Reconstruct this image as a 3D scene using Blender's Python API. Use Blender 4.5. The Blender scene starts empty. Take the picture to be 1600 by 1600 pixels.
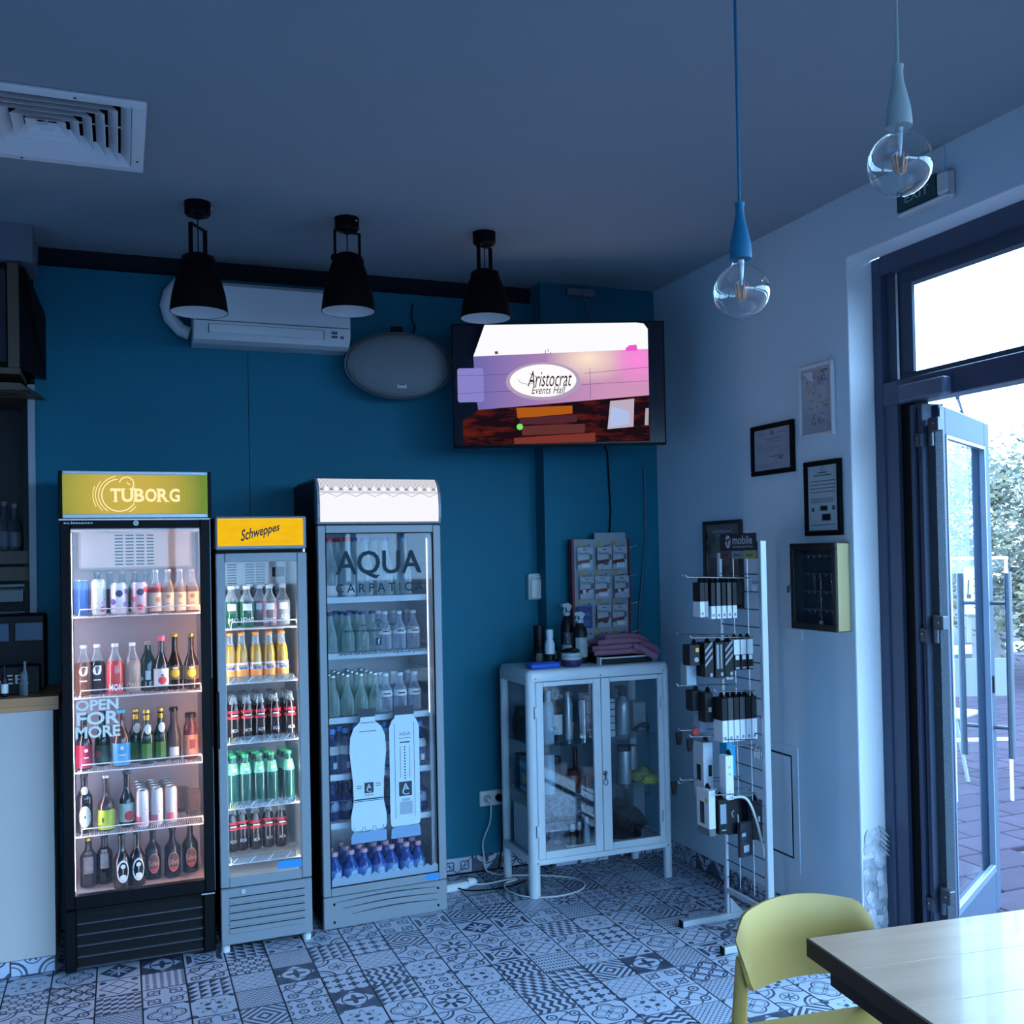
import bpy, math, random
from mathutils import Vector, Matrix
from math import sin, cos, pi
random.seed(7)
SC = bpy.context.scene
COL = SC.collection
# ------------------------------------------------------------------ camera, sky, exposure
cam = bpy.data.cameras.new('camera'); cam_o = bpy.data.objects.new('camera', cam); COL.objects.link(cam_o)
cam.sensor_width = 36; cam.lens = 36*1584/1600
cam.shift_x = -.01706; cam.shift_y = .02385
cam.clip_start = .05; cam.clip_end = 200
CR, CU, CW, CP = Vector((.9272, -.3739, -.020)), Vector((.0126, -.0220, .9997)), Vector((.3739, .9274, .016)), Vector((0, 0, 1.719))
CW = CW.normalized(); CR = (CR - CW*CR.dot(CW)).normalized(); CU = CR.cross(CW)
cam_o.matrix_world = Matrix(((CR.x, CU.x, -CW.x, CP.x), (CR.y, CU.y, -CW.y, CP.y), (CR.z, CU.z, -CW.z, CP.z), (0, 0, 0, 1)))
SC.camera = cam_o
EXPO = 1.2; EK = 2**-EXPO      # EK: strength at which a lit panel shows its own colour
SKY = (.92, 1.72, 2.75); SKY_K = 2.1
wd = bpy.data.worlds.new('overcast_sky'); SC.world = wd; wd.use_nodes = True
bg = wd.node_tree.nodes['Background']; bg.inputs[0].default_value = (*SKY, 1); bg.inputs[1].default_value = SKY_K
SC.view_settings.view_transform = 'Standard'; SC.view_settings.look = 'None'
SC.view_settings.exposure = EXPO; SC.view_settings.gamma = 1; SC.view_settings.use_curve_mapping = False
cy = SC.cycles
cy.use_denoising = True
try: cy.denoiser = 'OPENIMAGEDENOISE'
except Exception: pass
cy.max_bounces = 9; cy.diffuse_bounces = 5; cy.glossy_bounces = 4; cy.transmission_bounces = 6
cy.transparent_max_bounces = 24; cy.caustics_reflective = False; cy.caustics_refractive = False
cy.sample_clamp_indirect = 6
cy.use_adaptive_sampling = True; cy.adaptive_threshold = .02
# daylight portals: they only guide the sampling of the sky through the glazed openings
def portal(x, y, z, sx, sy, rot):
    l = bpy.data.lights.new('sky_portal', 'AREA'); l.shape = 'RECTANGLE'; l.size = sx; l.size_y = sy
    l.cycles.is_portal = True
    o = bpy.data.objects.new('sky_portal', l); COL.objects.link(o); o.location = (x, y, z); o.rotation_euler = rot
portal(3.2, .55, 1.48, 2.9, 5.8, (0, pi/2, 0))
portal(1.05, -2.52, 1.45, 3.3, 2.8, (pi/2, 0, pi))
# ------------------------------------------------------------------ room dimensions (metres; x along the blue wall, y into the room)
H = 3.21; RW = 2.868; BW = 5.25; LW = -3.6; NW = -2.4; JY = 3.458; PY = 5.128; PX0 = 2.16
# ------------------------------------------------------------------ mesh builder
class MB:
    def __init__(s): s.v = []; s.f = []; s.m = []; s.uv = None
    def add(s, vs, fs, m=0):
        b = len(s.v); s.v += [tuple(p) for p in vs]
        for f in fs: s.f.append(tuple(b+i for i in f)); s.m.append(m)
        return s
    def box(s, x0, x1, y0, y1, z0, z1, m=0, bev=0):
        if bev <= 0:
            return s.add([(x0,y0,z0),(x1,y0,z0),(x1,y1,z0),(x0,y1,z0),(x0,y0,z1),(x1,y0,z1),(x1,y1,z1),(x0,y1,z1)],
                         [(3,2,1,0),(4,5,6,7),(0,1,5,4),(1,2,6,5),(2,3,7,6),(3,0,4,7)], m)
        b = min(bev, (x1-x0)/2.01, (y1-y0)/2.01, (z1-z0)/2.01); X = (x0, x1); Y = (y0, y1); Z = (z0, z1)
        vs = []; ix = {}
        for i in (0, 1):
            for j in (0, 1):
                for k in (0, 1):
                    cx, cy_, cz = X[i], Y[j], Z[k]; dx, dy, dz = (b, -b)[i], (b, -b)[j], (b, -b)[k]
                    ix[i,j,k,0] = len(vs); vs.append((cx, cy_+dy, cz+dz))
                    ix[i,j,k,1] = len(vs); vs.append((cx+dx, cy_, cz+dz))
                    ix[i,j,k,2] = len(vs); vs.append((cx+dx, cy_+dy, cz))
        fs = []
        for i in (0, 1):
            fs.append([ix[i,0,0,0],ix[i,1,0,0],ix[i,1,1,0],ix[i,0,1,0]][::(-1 if i == 0 else 1)])
            fs.append([ix[0,i,0,1],ix[1,i,0,1],ix[1,i,1,1],ix[0,i,1,1]][::(1 if i == 0 else -1)])
            fs.append([ix[0,0,i,2],ix[1,0,i,2],ix[1,1,i,2],ix[0,1,i,2]][::(-1 if i == 0 else 1)])
        for a in (0, 1):
            for c in (0, 1):
                fs.append((ix[a,c,0,0],ix[a,c,1,0],ix[a,c,1,1],ix[a,c,0,1]))
                fs.append((ix[a,0,c,0],ix[a,1,c,0],ix[a,1,c,2],ix[a,0,c,2]))
                fs.append((ix[0,a,c,1],ix[1,a,c,1],ix[1,a,c,2],ix[0,a,c,2]))
                for d in (0, 1): fs.append((ix[a,c,d,0],ix[a,c,d,1],ix[a,c,d,2]))
        return s.add(vs, fs, m)
    def obox(s, c, hx, hy, hz, R=None, m=0, bev=0):
        t = MB().box(-hx, hx, -hy, hy, -hz, hz, m, bev)
        return s.merge(t, Matrix.Translation(Vector(c)) @ (R.to_4x4() if R else Matrix()))
    def merge(s, t, M=None):
        b = len(s.v)
        s.v += [tuple(M @ Vector(p)) for p in t.v] if M else t.v
        for f, m in zip(t.f, t.m): s.f.append(tuple(b+i for i in f)); s.m.append(m)
        return s
    def lathe(s, prof, n=16, c=(0,0,0), m=0, mf=None, a0=0, a1=2*pi, caps=True):
        full = abs(a1-a0-2*pi) < 1e-6; k = n if full else n+1; b = []
        for r, z in prof:
            for i in range(k):
                a = a0+(a1-a0)*i/n - pi/2
                b.append((c[0]+r*cos(a), c[1]+r*sin(a), c[2]+z))
        o = len(s.v); s.v += b
        for j in range(len(prof)-1):
            mm = mf(j) if mf else m
            for i in range(n):
                i2 = (i+1) % k if full else i+1
                s.f.append((o+j*k+i, o+j*k+i2, o+(j+1)*k+i2, o+(j+1)*k+i)); s.m.append(mm)
        if full and caps:
            if prof[0][0] > 1e-5: s.f.append(tuple(o+i for i in range(k))[::-1]); s.m.append(mf(0) if mf else m)
            if prof[-1][0] > 1e-5: s.f.append(tuple(o+(len(prof)-1)*k+i for i in range(k))); s.m.append(mf(len(prof)-2) if mf else m)
        return s
    def tube(s, pts, r, n=8, m=0, caps=True, closed=False):
        P = [Vector(p) for p in pts]; L = len(P); rr = r if hasattr(r, '__len__') else [r]*L
        o = len(s.v); up = Vector((.13, .31, .94)).normalized(); N = None
        for i in range(L):
            if closed: t = (P[(i+1) % L]-P[i-1]).normalized()
            else: t = (P[min(i+1, L-1)]-P[max(i-1, 0)]).normalized()
            if N is None:
                N = t.cross(up); N = N.normalized() if N.length > 1e-4 else t.orthogonal().normalized()
            else: N = (N-t*N.dot(t)).normalized()
            B = t.cross(N)
            for k in range(n):
                a = 2*pi*k/n; q = P[i]+(N*cos(a)+B*sin(a))*rr[i]; s.v.append(tuple(q))
        for i in range(L if closed else L-1):
            j = (i+1) % L
            for k in range(n):
                s.f.append((o+i*n+k, o+i*n+(k+1) % n, o+j*n+(k+1) % n, o+j*n+k)); s.m.append(m)
        if caps and not closed:
            s.f.append(tuple(o+k for k in range(n))[::-1]); s.m.append(m)
            s.f.append(tuple(o+(L-1)*n+k for k in range(n))); s.m.append(m)
        return s
    def prism(s, poly, d0, d1, ax='y', m=0):
        # polygon in the plane across axis ax, pushed from d0 to d1
        n = len(poly)
        def P(p, d): return (p[0], d, p[1]) if ax == 'y' else ((d, p[0], p[1]) if ax == 'x' else (p[0], p[1], d))
        vs = [P(p, d0) for p in poly]+[P(p, d1) for p in poly]
        return s.add(vs, [tuple(range(n))[::-1], tuple(range(n, 2*n))]+[(i, (i+1) % n, n+(i+1) % n, n+i) for i in range(n)], m)
    def quad(s, a, b, c, d, m=0): return s.add([a, b, c, d], [(0, 1, 2, 3)], m)
    def sphere(s, c, rx, ry, rz, n=12, k=8, m=0):
        o = len(s.v); s.v.append((c[0], c[1], c[2]-rz))
        for j in range(1, k):
            t = -pi/2+pi*j/k
            for i in range(n): s.v.append((c[0]+rx*cos(t)*cos(2*pi*i/n), c[1]+ry*cos(t)*sin(2*pi*i/n), c[2]+rz*sin(t)))
        s.v.append((c[0], c[1], c[2]+rz)); e = len(s.v)-1
        for i in range(n):
            s.f.append((o, o+1+(i+1) % n, o+1+i)); s.m.append(m)
            s.f.append((e, e-n+i, e-n+(i+1) % n)); s.m.append(m)
            for j in range(k-2):
                a = o+1+j*n; s.f.append((a+i, a+(i+1) % n, a+n+(i+1) % n, a+n+i)); s.m.append(m)
        return s
    def mesh(s, name, mats, smooth=False, uvs=None):
        me = bpy.data.meshes.new(name); me.from_pydata(s.v, [], s.f)
        for m in (mats if isinstance(mats, (list, tuple)) else [mats]): me.materials.append(m)
        if any(s.m): me.polygons.foreach_set('material_index', s.m)
        me.polygons.foreach_set('use_smooth', [bool(smooth)]*len(s.f))
        if smooth:
            try: me.set_sharp_from_angle(angle=.7)
            except Exception: pass
        if uvs:
            ul = me.uv_layers.new(name='UVMap')
            for l in me.loops: ul.data[l.index].uv = uvs[l.vertex_index]
        me.update(); return me
def link(o, parent=None):
    COL.objects.link(o)
    if parent: o.parent = parent
    return o
def obj(name, mb, mats, parent=None, loc=(0,0,0), rot=(0,0,0), smooth=False, kind=None, label=None):
    me = mb if isinstance(mb, bpy.types.Mesh) else mb.mesh(name, mats, smooth)
    o = bpy.data.objects.new(name, me); link(o, parent); o.location = loc; o.rotation_euler = rot
    if kind: o['kind'] = kind
    if label: o['label'] = label
    return o
def short(l):
    # keeps a label within sixteen words by folding the place into a possessive
    import re
    for a, b in ((r'\bfrom the left\b', 'from left'), (r'(on|at|of) the (\w+) (shelf|row) of the (\w+) (cooler|cabinet|rack)', r"\1 \4 \5's \2 \3"), (r'(on|at|of) the (floor) of the (\w+) (cooler)', r"\1 \3 \4's \2"), (r'\b(with|and) an? ', r'\1 '), (r'\bin the glass cabinet', 'in glass cabinet'), (r'\b(at|of|on) the ', r'\1 ')):
        if len(l.split()) <= 16: break
        l = re.sub(a, b, l)
    return l
def tag(o, label, cat, group=None, kind=None):
    o['label'] = short(label); o['category'] = cat
    if group: o['group'] = group
    if kind: o['kind'] = kind
    return o
def thing(name, label, cat, loc=(0,0,0), rz=0, group=None, rot=None):
    o = bpy.data.objects.new(name, None); o.empty_display_size = .05; link(o)
    o.location = loc; o.rotation_euler = rot or (0, 0, rz)
    return tag(o, label, cat, group)
def setting(name, mb=None, mats=None, smooth=False, loc=(0,0,0), rot=(0,0,0)):
    if mb is None:
        o = bpy.data.objects.new(name, None); o.empty_display_size = .05; link(o); o.location = loc; o.rotation_euler = rot
    else: o = obj(name, mb, mats, None, loc, rot, smooth)
    o['kind'] = 'structure'; return o
def dup(root, loc, rz=None, label=None, group=None):
    r = root.copy(); COL.objects.link(r); r.location = loc
    if rz is not None: r.rotation_euler = (0, 0, rz)
    if label: r['label'] = short(label)
    if group: r['group'] = group
    for ch in list(root.children):
        c = ch.copy(); COL.objects.link(c); c.parent = r
        for g in list(ch.children):
            d = g.copy(); COL.objects.link(d); d.parent = c
    return r
# ------------------------------------------------------------------ lettering
TX = {}
def prep_text(items):
    cs = []
    for key, (txt, off, shear) in items.items():
        cu = bpy.data.curves.new('t', 'FONT'); cu.body = txt; cu.size = 1; cu.offset = off; cu.shear = shear; cu.resolution_u = 3
        o = bpy.data.objects.new('t', cu); COL.objects.link(o); cs.append((key, o, cu))
    dg = bpy.context.evaluated_depsgraph_get()
    for key, o, cu in cs:
        me = bpy.data.meshes.new_from_object(o.evaluated_get(dg))
        vs = [(p.co.x, p.co.y) for p in me.vertices]; fs = [tuple(p.vertices) for p in me.polygons]
        x0 = min(v[0] for v in vs); x1 = max(v[0] for v in vs); y0 = min(v[1] for v in vs); y1 = max(v[1] for v in vs)
        TX[key] = ([((x-x0)/(x1-x0), (y-y0)/(y1-y0)) for x, y in vs], fs, (x1-x0)/(y1-y0))
        bpy.data.meshes.remove(me)
    for key, o, cu in cs:
        bpy.data.objects.remove(o); bpy.data.curves.remove(cu)
def put(mb, key, fn, m=0):
    vs, fs, a = TX[key]; mb.add([fn(u, v) for u, v in vs], fs, m); return mb
def flat(O, U, V, w, h):
    O, U, V = Vector(O), Vector(U), Vector(V)
    return lambda u, v: tuple(O+U*(u*w)+V*(v*h))
def front(x0, x1, z0, z1, y): return flat((x0, y, z0), (1,0,0), (0,0,1), x1-x0, z1-z0)      # faces -y
def wallR(y0, y1, z0, z1, x): return flat((x, y0, z0), (0,-1,0), (0,0,1), y0-y1, z1-z0)      # faces -x, reads from y0 (far) to y1 (near)
def curve(R, z0, z1, w, a0=0): return lambda u, v: (R*sin(a0+(u-.5)*w/R), -R*cos(a0+(u-.5)*w/R), z0+v*(z1-z0))
prep_text({k: v for k, v in {
 'O': ('O', .012, 0), 'T': ('T', .03, 0), 'U': ('U', .03, 0), 'B': ('B', .03, 0), 'Ob': ('O', .03, 0), 'R': ('R', .03, 0), 'G': ('G', .03, 0),
 'KLIMASAN': ('KL\u0130MASAN', .03, 0), 'OPEN': ('OPEN', .03, 0), 'FOR': ('FOR', .03, 0), 'MORE': ('MORE', .03, 0),
 'Schweppes': ('Schweppes', .022, .35), 'AQUA': ('AQUA', .012, 0), 'aq2': ('AQUA', 0, 0), 'CARPATICA': ('C A R P A T I C A', .012, 0),
 'www1': ('www.aquacarpatica.com', .012, 0), 'www2': ('www.facebook.com/aqua.carpatica', .012, 0), 'f': ('f', .03, 0),
 'BER': ('BER', 0, 0), 'MON': ('MON', .02, 0), 'ONA': ('ONA', .0, 0), 'LE': ('LE', .0, 0), 'LEMO': ('LEMO', 0, 0), 'MOLEMO': ('MO', 0, 0), 'AID': ('AID', 0, 0),
 'Ari': ('Aristocrat', 0, .35), 'Ev': ('Events Hall', 0, .35), 'EXIT': ('EXIT', .01, 0), 'mobile': ('mobile', .02, 0), 'acc': ('accessories', 0, 0),
 'JBL': ('JBL', .03, 0), 'fanta': ('fanta', .03, .1), 'Heineken': ('Heineken', .01, 0), 'Silva': ('Silva', .02, 0), 'En': ('Energizer', .02, .1), 'VARTA': ('VARTA', .02, 0),
 'A': ('A', .0, 0), 'C': ('C', 0, 0), 'GE': ('G', .02, 0), 'plus': ('+', .02, 0), '1': ('1', 0, 0), 'cert': ('CERTIFICAT', 0, 0), 'Rau': ('B', .02, 0)}.items()})
# ------------------------------------------------------------------ materials (all procedural)
def lin(c):
    c = [x/255 for x in c]; return tuple(x/12.92 if x <= .04045 else ((x+.055)/1.055)**2.4 for x in c)
MATS = {}
def P(nt): return nt.nodes['Principled BSDF']
def mat(name, col, rough=.5, metal=0, spec=.5, var=0, vscale=8, bump=0, bscale=40, emit=0, alpha=1, coat=0, stretch=None):
    if name in MATS: return MATS[name]
    m = bpy.data.materials.new(name); m.use_nodes = True; nt = m.node_tree; b = P(nt)
    b.inputs['Base Color'].default_value = (*col, 1); b.inputs['Roughness'].default_value = rough; b.inputs['Metallic'].default_value = metal
    b.inputs['Specular IOR Level'].default_value = spec; b.inputs['Coat Weight'].default_value = coat; b.inputs['Alpha'].default_value = alpha
    if emit: b.inputs['Emission Color'].default_value = (*col, 1); b.inputs['Emission Strength'].default_value = emit
    if var or bump:
        tc = nt.nodes.new('ShaderNodeTexCoord'); mp = nt.nodes.new('ShaderNodeMapping'); nt.links.new(tc.outputs['Object'], mp.inputs[0])
        if stretch: mp.inputs['Scale'].default_value = stretch
        if var:
            n = nt.nodes.new('ShaderNodeTexNoise'); n.inputs['Scale'].default_value = vscale; n.inputs['Detail'].default_value = 5; nt.links.new(mp.outputs[0], n.inputs[0])
            r = nt.nodes.new('ShaderNodeMapRange'); r.inputs['From Min'].default_value = .25; r.inputs['From Max'].default_value = .75
            r.inputs['To Min'].default_value = 1-var; r.inputs['To Max'].default_value = 1+var*.6; nt.links.new(n.outputs[0], r.inputs[0])
            x = nt.nodes.new('ShaderNodeVectorMath'); x.operation = 'SCALE'; x.inputs[0].default_value = col; nt.links.new(r.outputs[0], x.inputs['Scale'])
            nt.links.new(x.outputs[0], b.inputs['Base Color'])
        if bump:
            n = nt.nodes.new('ShaderNodeTexNoise'); n.inputs['Scale'].default_value = bscale; n.inputs['Detail'].default_value = 4; nt.links.new(mp.outputs[0], n.inputs[0])
            bp = nt.nodes.new('ShaderNodeBump'); bp.inputs['Strength'].default_value = bump; bp.inputs['Distance'].default_value = .01
            nt.links.new(n.outputs[0], bp.inputs['Height']); nt.links.new(bp.outputs[0], b.inputs['Normal'])
    MATS[name] = m; return m
def glass(name, tint=(.93,.96,.97), gloss=.09, rough=.02, gcol=(1,1,1), edge=.7, power=7):
    # thin pane: clear body with a mirror film that grows towards grazing angles
    if name in MATS: return MATS[name]
    m = bpy.data.materials.new(name); m.use_nodes = True; nt = m.node_tree; nt.nodes.remove(P(nt)); out = nt.nodes['Material Output']
    t = nt.nodes.new('ShaderNodeBsdfTransparent'); t.inputs[0].default_value = (*tint, 1)
    g = nt.nodes.new('ShaderNodeBsdfGlossy'); g.inputs[0].default_value = (*gcol, 1); g.inputs['Roughness'].default_value = rough
    lw = nt.nodes.new('ShaderNodeLayerWeight'); lw.inputs[0].default_value = .5
    pw = nt.nodes.new('ShaderNodeMath'); pw.operation = 'POWER'; pw.inputs[1].default_value = power; nt.links.new(lw.outputs['Facing'], pw.inputs[0])
    a = nt.nodes.new('ShaderNodeMath'); a.operation = 'MULTIPLY_ADD'; a.use_clamp = True; a.inputs[1].default_value = edge; a.inputs[2].default_value = gloss; nt.links.new(pw.outputs[0], a.inputs[0])
    mx = nt.nodes.new('ShaderNodeMixShader'); nt.links.new(a.outputs[0], mx.inputs[0]); nt.links.new(t.outputs[0], mx.inputs[1]); nt.links.new(g.outputs[0], mx.inputs[2])
    nt.links.new(mx.outputs[0], out.inputs[0]); MATS[name] = m; return m
def liquid(name, col, body=.5, tint=None, rough=.06):
    # coloured bottle: part see-through tint, part scattering drink, glossy skin
    if name in MATS: return MATS[name]
    m = bpy.data.materials.new(name); m.use_nodes = True; nt = m.node_tree; b = P(nt); out = nt.nodes['Material Output']
    b.inputs['Base Color'].default_value = (*col, 1); b.inputs['Roughness'].default_value = rough; b.inputs['Specular IOR Level'].default_value = .7
    t = nt.nodes.new('ShaderNodeBsdfTransparent'); tt = tint or tuple(min(1, c*.8+.25) for c in col); t.inputs[0].default_value = (*tt, 1)
    lw = nt.nodes.new('ShaderNodeLayerWeight'); lw.inputs[0].default_value = .35
    a = nt.nodes.new('ShaderNodeMath'); a.operation = 'ADD'; a.use_clamp = True; a.inputs[1].default_value = body; nt.links.new(lw.outputs['Facing'], a.inputs[0])
    mx = nt.nodes.new('ShaderNodeMixShader'); nt.links.new(a.outputs[0], mx.inputs[0]); nt.links.new(t.outputs[0], mx.inputs[1]); nt.links.new(b.outputs[0], mx.inputs[2])
    nt.links.new(mx.outputs[0], out.inputs[0]); MATS[name] = m; return m
def glow(name, col, k=1):
    if name in MATS: return MATS[name]
    m = bpy.data.materials.new(name); m.use_nodes = True; nt = m.node_tree; nt.nodes.remove(P(nt))
    e = nt.nodes.new('ShaderNodeEmission'); e.inputs[0].default_value = (*col, 1); e.inputs[1].default_value = k*EK
    nt.links.new(e.outputs[0], nt.nodes['Material Output'].inputs[0]); MATS[name] = m; return m
# --- little expression language that writes Math nodes
class E:
    nt = None
    def __init__(s, sock): s.s = sock
    def __add__(a, b): return op('ADD', a, b)
    __radd__ = __add__
    def __sub__(a, b): return op('SUBTRACT', a, b)
    def __rsub__(a, b): return op('SUBTRACT', b, a)
    def __mul__(a, b): return op('MULTIPLY', a, b)
    __rmul__ = __mul__
    def __truediv__(a, b): return op('DIVIDE', a, b)
    def __lt__(a, b): return op('LESS_THAN', a, b)
    def __gt__(a, b): return op('GREATER_THAN', a, b)
    def __or__(a, b): return op('MAXIMUM', a, b)
    def __and__(a, b): return op('MINIMUM', a, b)
    def __abs__(a): return op('ABSOLUTE', a)
def op(o, *a):
    n = E.nt.nodes.new('ShaderNodeMath'); n.operation = o
    for i, x in enumerate(a):
        if isinstance(x, E): E.nt.links.new(x.s, n.inputs[i])
        else: n.inputs[i].default_value = x
    return E(n.outputs[0])
def fr(x): return op('FRACT', x)
def fl(x): return op('FLOOR', x)
def sn(x): return op('SINE', x)
def ln(x, y): return op('SQRT', x*x+y*y)
def tri(x): return abs(fr(x)-.5)*2            # 1 at whole numbers, 0 half way
def no(x): return op('SUBTRACT', 1, x)
def at2(y, x): return op('ARCTAN2', y, x)
def uvxy(nt, which='UV'):
    E.nt = nt; tc = nt.nodes.new('ShaderNodeTexCoord'); sp = nt.nodes.new('ShaderNodeSeparateXYZ'); nt.links.new(tc.outputs[which], sp.inputs[0])
    return E(sp.outputs[0]), E(sp.outputs[1]), E(sp.outputs[2])
def ramp2(nt, fac, c0, c1):
    mx = nt.nodes.new('ShaderNodeMix'); mx.data_type = 'RGBA'; mx.inputs[6].default_value = (*c0, 1); mx.inputs[7].default_value = (*c1, 1)
    nt.links.new(fac.s, mx.inputs[0]); return mx.outputs[2]
def ring(x, y, r, w): return abs(ln(x, y)-r) < w
def disc(x, y, r): return ln(x, y) < r
def pat_list():
    L = []
    A = L.append
    A(lambda u, v: (tri((u+v)*3.5) > .8) | (tri((u-v)*3.5) > .8))                                     # lattice
    A(lambda u, v: (abs(u)+abs(v) > .93) | ring(u, v*1.3, .74, .05) | (ln(u, v) < .2+.3*op('POWER', abs(op('COSINE', 2*at2(v, u))), 3)))   # ringed four-petal flower
    A(lambda u, v: (fr(u*2) < fr(v*2)) & no(disc(u, v, .12)))                                        # triangles
    A(lambda u, v: ring(fr(u*1.5)-.5, fr(v*1.5)-.5, .3, .07) | disc(fr(u*1.5)-.5, fr(v*1.5)-.5, .1)) # rings
    def quatre(u, v):
        d = op('MINIMUM', ln(abs(u)-.42, v), ln(u, abs(v)-.42))
        return (abs(d-.4) < .045) | (abs(d-.25) < .02) | (ln(u, v) < .1+.1*op('COSINE', 4*at2(v, u))) | (abs(u)*abs(v) > .72)
    A(quatre)                                                                                          # quatrefoil outline
    A(lambda u, v: (ln(u, v) < .52+.26*op('COSINE', 8*at2(v, u))) & (ln(u, v) > .22) | ring(u, v, .9, .035))  # eight-pointed star
    A(lambda u, v: fr(fl((abs(u)+abs(v))*5)*.5) > .25)                                                 # stepped diamonds
    A(lambda u, v: ((fr(u*3) < .5) & (fr(v*6) < .62)))                                                 # dashes
    A(lambda u, v: fr(v*2.5+tri(u*1.5)*.5) < .5)                                                       # zigzags
    A(lambda u, v: (abs(u)+abs(v) < .92) & (ln(u, v) > .35+.22*op('COSINE', 8*at2(v, u))))             # white flower in dark diamond
    A(lambda u, v: ring(fr(u)-.5, fr(v)-.5, .44, .05) | ring(fr(u+.5)-.5, fr(v+.5)-.5, .44, .05))       # interlaced circles
    A(lambda u, v: ((fr((u+v)*2) < .2) * .45) | ((fr((u-v)*2) < .2) * .45) | disc(fr(u+v)-.5, fr(u-v)-.5, .07))  # pale gingham
    A(lambda u, v: ring(abs(u)-1, abs(v)-1, .72, .06) | ring(abs(u)-1, abs(v)-1, .5, .03) | (ln(u, v) < .2+.14*op('COSINE', 6*at2(v, u))) | ring(u, v, .42, .03))  # corner arcs and rosette
    A(lambda u, v: fr(u*2+fl(v*3)*.5+v*.9) < .5)                                                       # leaning blocks
    A(lambda u, v: ((ln(abs(u)-1, abs(v)) < .98) & (ln(u, abs(v)-1) < .98) & (ln(abs(u)-.5, abs(v)-.5) > .12)) | disc(u, v, .1))  # crossed lenses
    A(lambda u, v: (abs(v-.28*sn(u*6.28)) < .06) | (abs(u-.28*sn(v*6.28)) < .06) | ring(abs(u)-.55, abs(v)-.55, .22, .05) | disc(abs(u)-.55, abs(v)-.55, .08))  # scrolls
    A(lambda u, v: ((abs(fr(u*1.5)-.5) < .14) & (abs(fr(v*1.5)-.5) < .4)) | ((abs(fr(v*1.5)-.5) < .14) & (abs(fr(u*1.5)-.5) < .4)))  # crosses
    A(lambda u, v: (abs(abs(u)+abs(v)-.85) < .05) | ((abs(abs(u)-abs(v)) < .05) & (abs(u)+abs(v) < .8)) | disc(abs(u)-.72, abs(v)-.72, .16))  # diamond frame
    A(lambda u, v: (abs(fl(abs(u)*4+.5)*.25+fl(abs(v)*4+.5)*.25-1) < .06) | ring(u, v*1.7, .45, .06) | (abs(v) < .03))   # stepped border with an oval
    A(lambda u, v: (ln(u, v) > .5+.2*op('COSINE', 8*at2(v, u))) & (ln(u, v) < .58+.2*op('COSINE', 8*at2(v, u))) | (ln(abs(u)-.25, abs(v)-.25) < .12) | disc(abs(u)-1, abs(v)-1, .3))  # cusped medallion
    A(lambda u, v: ((op('MAXIMUM', abs(u), abs(v)) > .6) & (op('MAXIMUM', abs(u), abs(v)) < .86) & (abs(abs(u)-abs(v)) > .22)) | (fr((abs(u)+abs(v))*2.5) < .4) * (op('MAXIMUM', abs(u), abs(v)) < .5))  # broken bars
    A(lambda u, v: (fr(fl(u*3)*.5+fl(v*3)*.5) > .25) & no(disc(fr(u*3)-.5, fr(v*3)-.5, .2)))           # checks with dots
    A(lambda u, v: (abs(sn((u+v)*4.7)*sn((u-v)*4.7)-.35) < .16) | ring(u, v, .25, .05))                 # arabesque net
    A(lambda u, v: ring(abs(abs(u)-.5)-.12, abs(abs(v)-.5)-.12, .15, .04) | (abs(abs(u)+abs(v)-1) < .04))  # looped knots
    return L
TILE_MATS = []
for i, f in enumerate(pat_list()):
    m = bpy.data.materials.new('cement_tile_pattern'); m.use_nodes = True; nt = m.node_tree; b = P(nt)
    u, v, _ = uvxy(nt); mask = f(u*2-1, v*2-1)
    border = (abs(u*2-1) > .975) | (abs(v*2-1) > .975)
    n = nt.nodes.new('ShaderNodeTexNoise'); n.inputs['Scale'].default_value = 14; n.inputs['Detail'].default_value = 6
    oi = nt.nodes.new('ShaderNodeObjectInfo'); tc = nt.nodes.new('ShaderNodeTexCoord'); nt.links.new(tc.outputs['Object'], n.inputs[0])
    wear = op('MULTIPLY_ADD', E(n.outputs[0]), .35, .72)
    dk = op('MULTIPLY', mask | border, wear, )
    c = ramp2(nt, dk, (.45, .50, .62), (.010, .020, .048))
    nt.links.new(c, b.inputs['Base Color']); b.inputs['Roughness'].default_value = .42
    TILE_MATS.append(m)
def wood(name, c0, c1, scale=6, ax=0, rough=.4, coat=0):
    if name in MATS: return MATS[name]
    m = bpy.data.materials.new(name); m.use_nodes = True; nt = m.node_tree; b = P(nt)
    tc = nt.nodes.new('ShaderNodeTexCoord'); mp = nt.nodes.new('ShaderNodeMapping'); nt.links.new(tc.outputs['Object'], mp.inputs[0])
    s = [scale*3]*3; s[ax] = scale*.22; mp.inputs['Scale'].default_value = s
    n = nt.nodes.new('ShaderNodeTexNoise'); n.inputs['Scale'].default_value = 1; n.inputs['Detail'].default_value = 7; n.inputs['Distortion'].default_value = .6; nt.links.new(mp.outputs[0], n.inputs[0])
    E.nt = nt; fac = op('MULTIPLY_ADD', E(n.outputs[0]), 1.8, -.4)
    nt.links.new(ramp2(nt, fac, c0, c1), b.inputs['Base Color']); b.inputs['Roughness'].default_value = rough; b.inputs['Coat Weight'].default_value = coat
    MATS[name] = m; return m
BLACK = mat('black_paint', (.0018,.0022,.0035), .45, spec=.12)
DBLACK = mat('dull_black', (.002,.002,.003), .7, spec=.2)
SILVER = mat('silver_grey_paint', (.215,.245,.27), .38, .1)
WHITE = mat('white_enamel', (.60,.63,.64), .35)
LINER = mat('white_liner', (.62,.56,.57), .45)
CHROME = mat('brushed_steel', (.55,.56,.58), .25, 1)
DSTEEL = mat('dark_steel', (.10,.11,.13), .35, .8)
WIRE = mat('white_coated_wire', (.75,.72,.72), .35)
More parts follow.
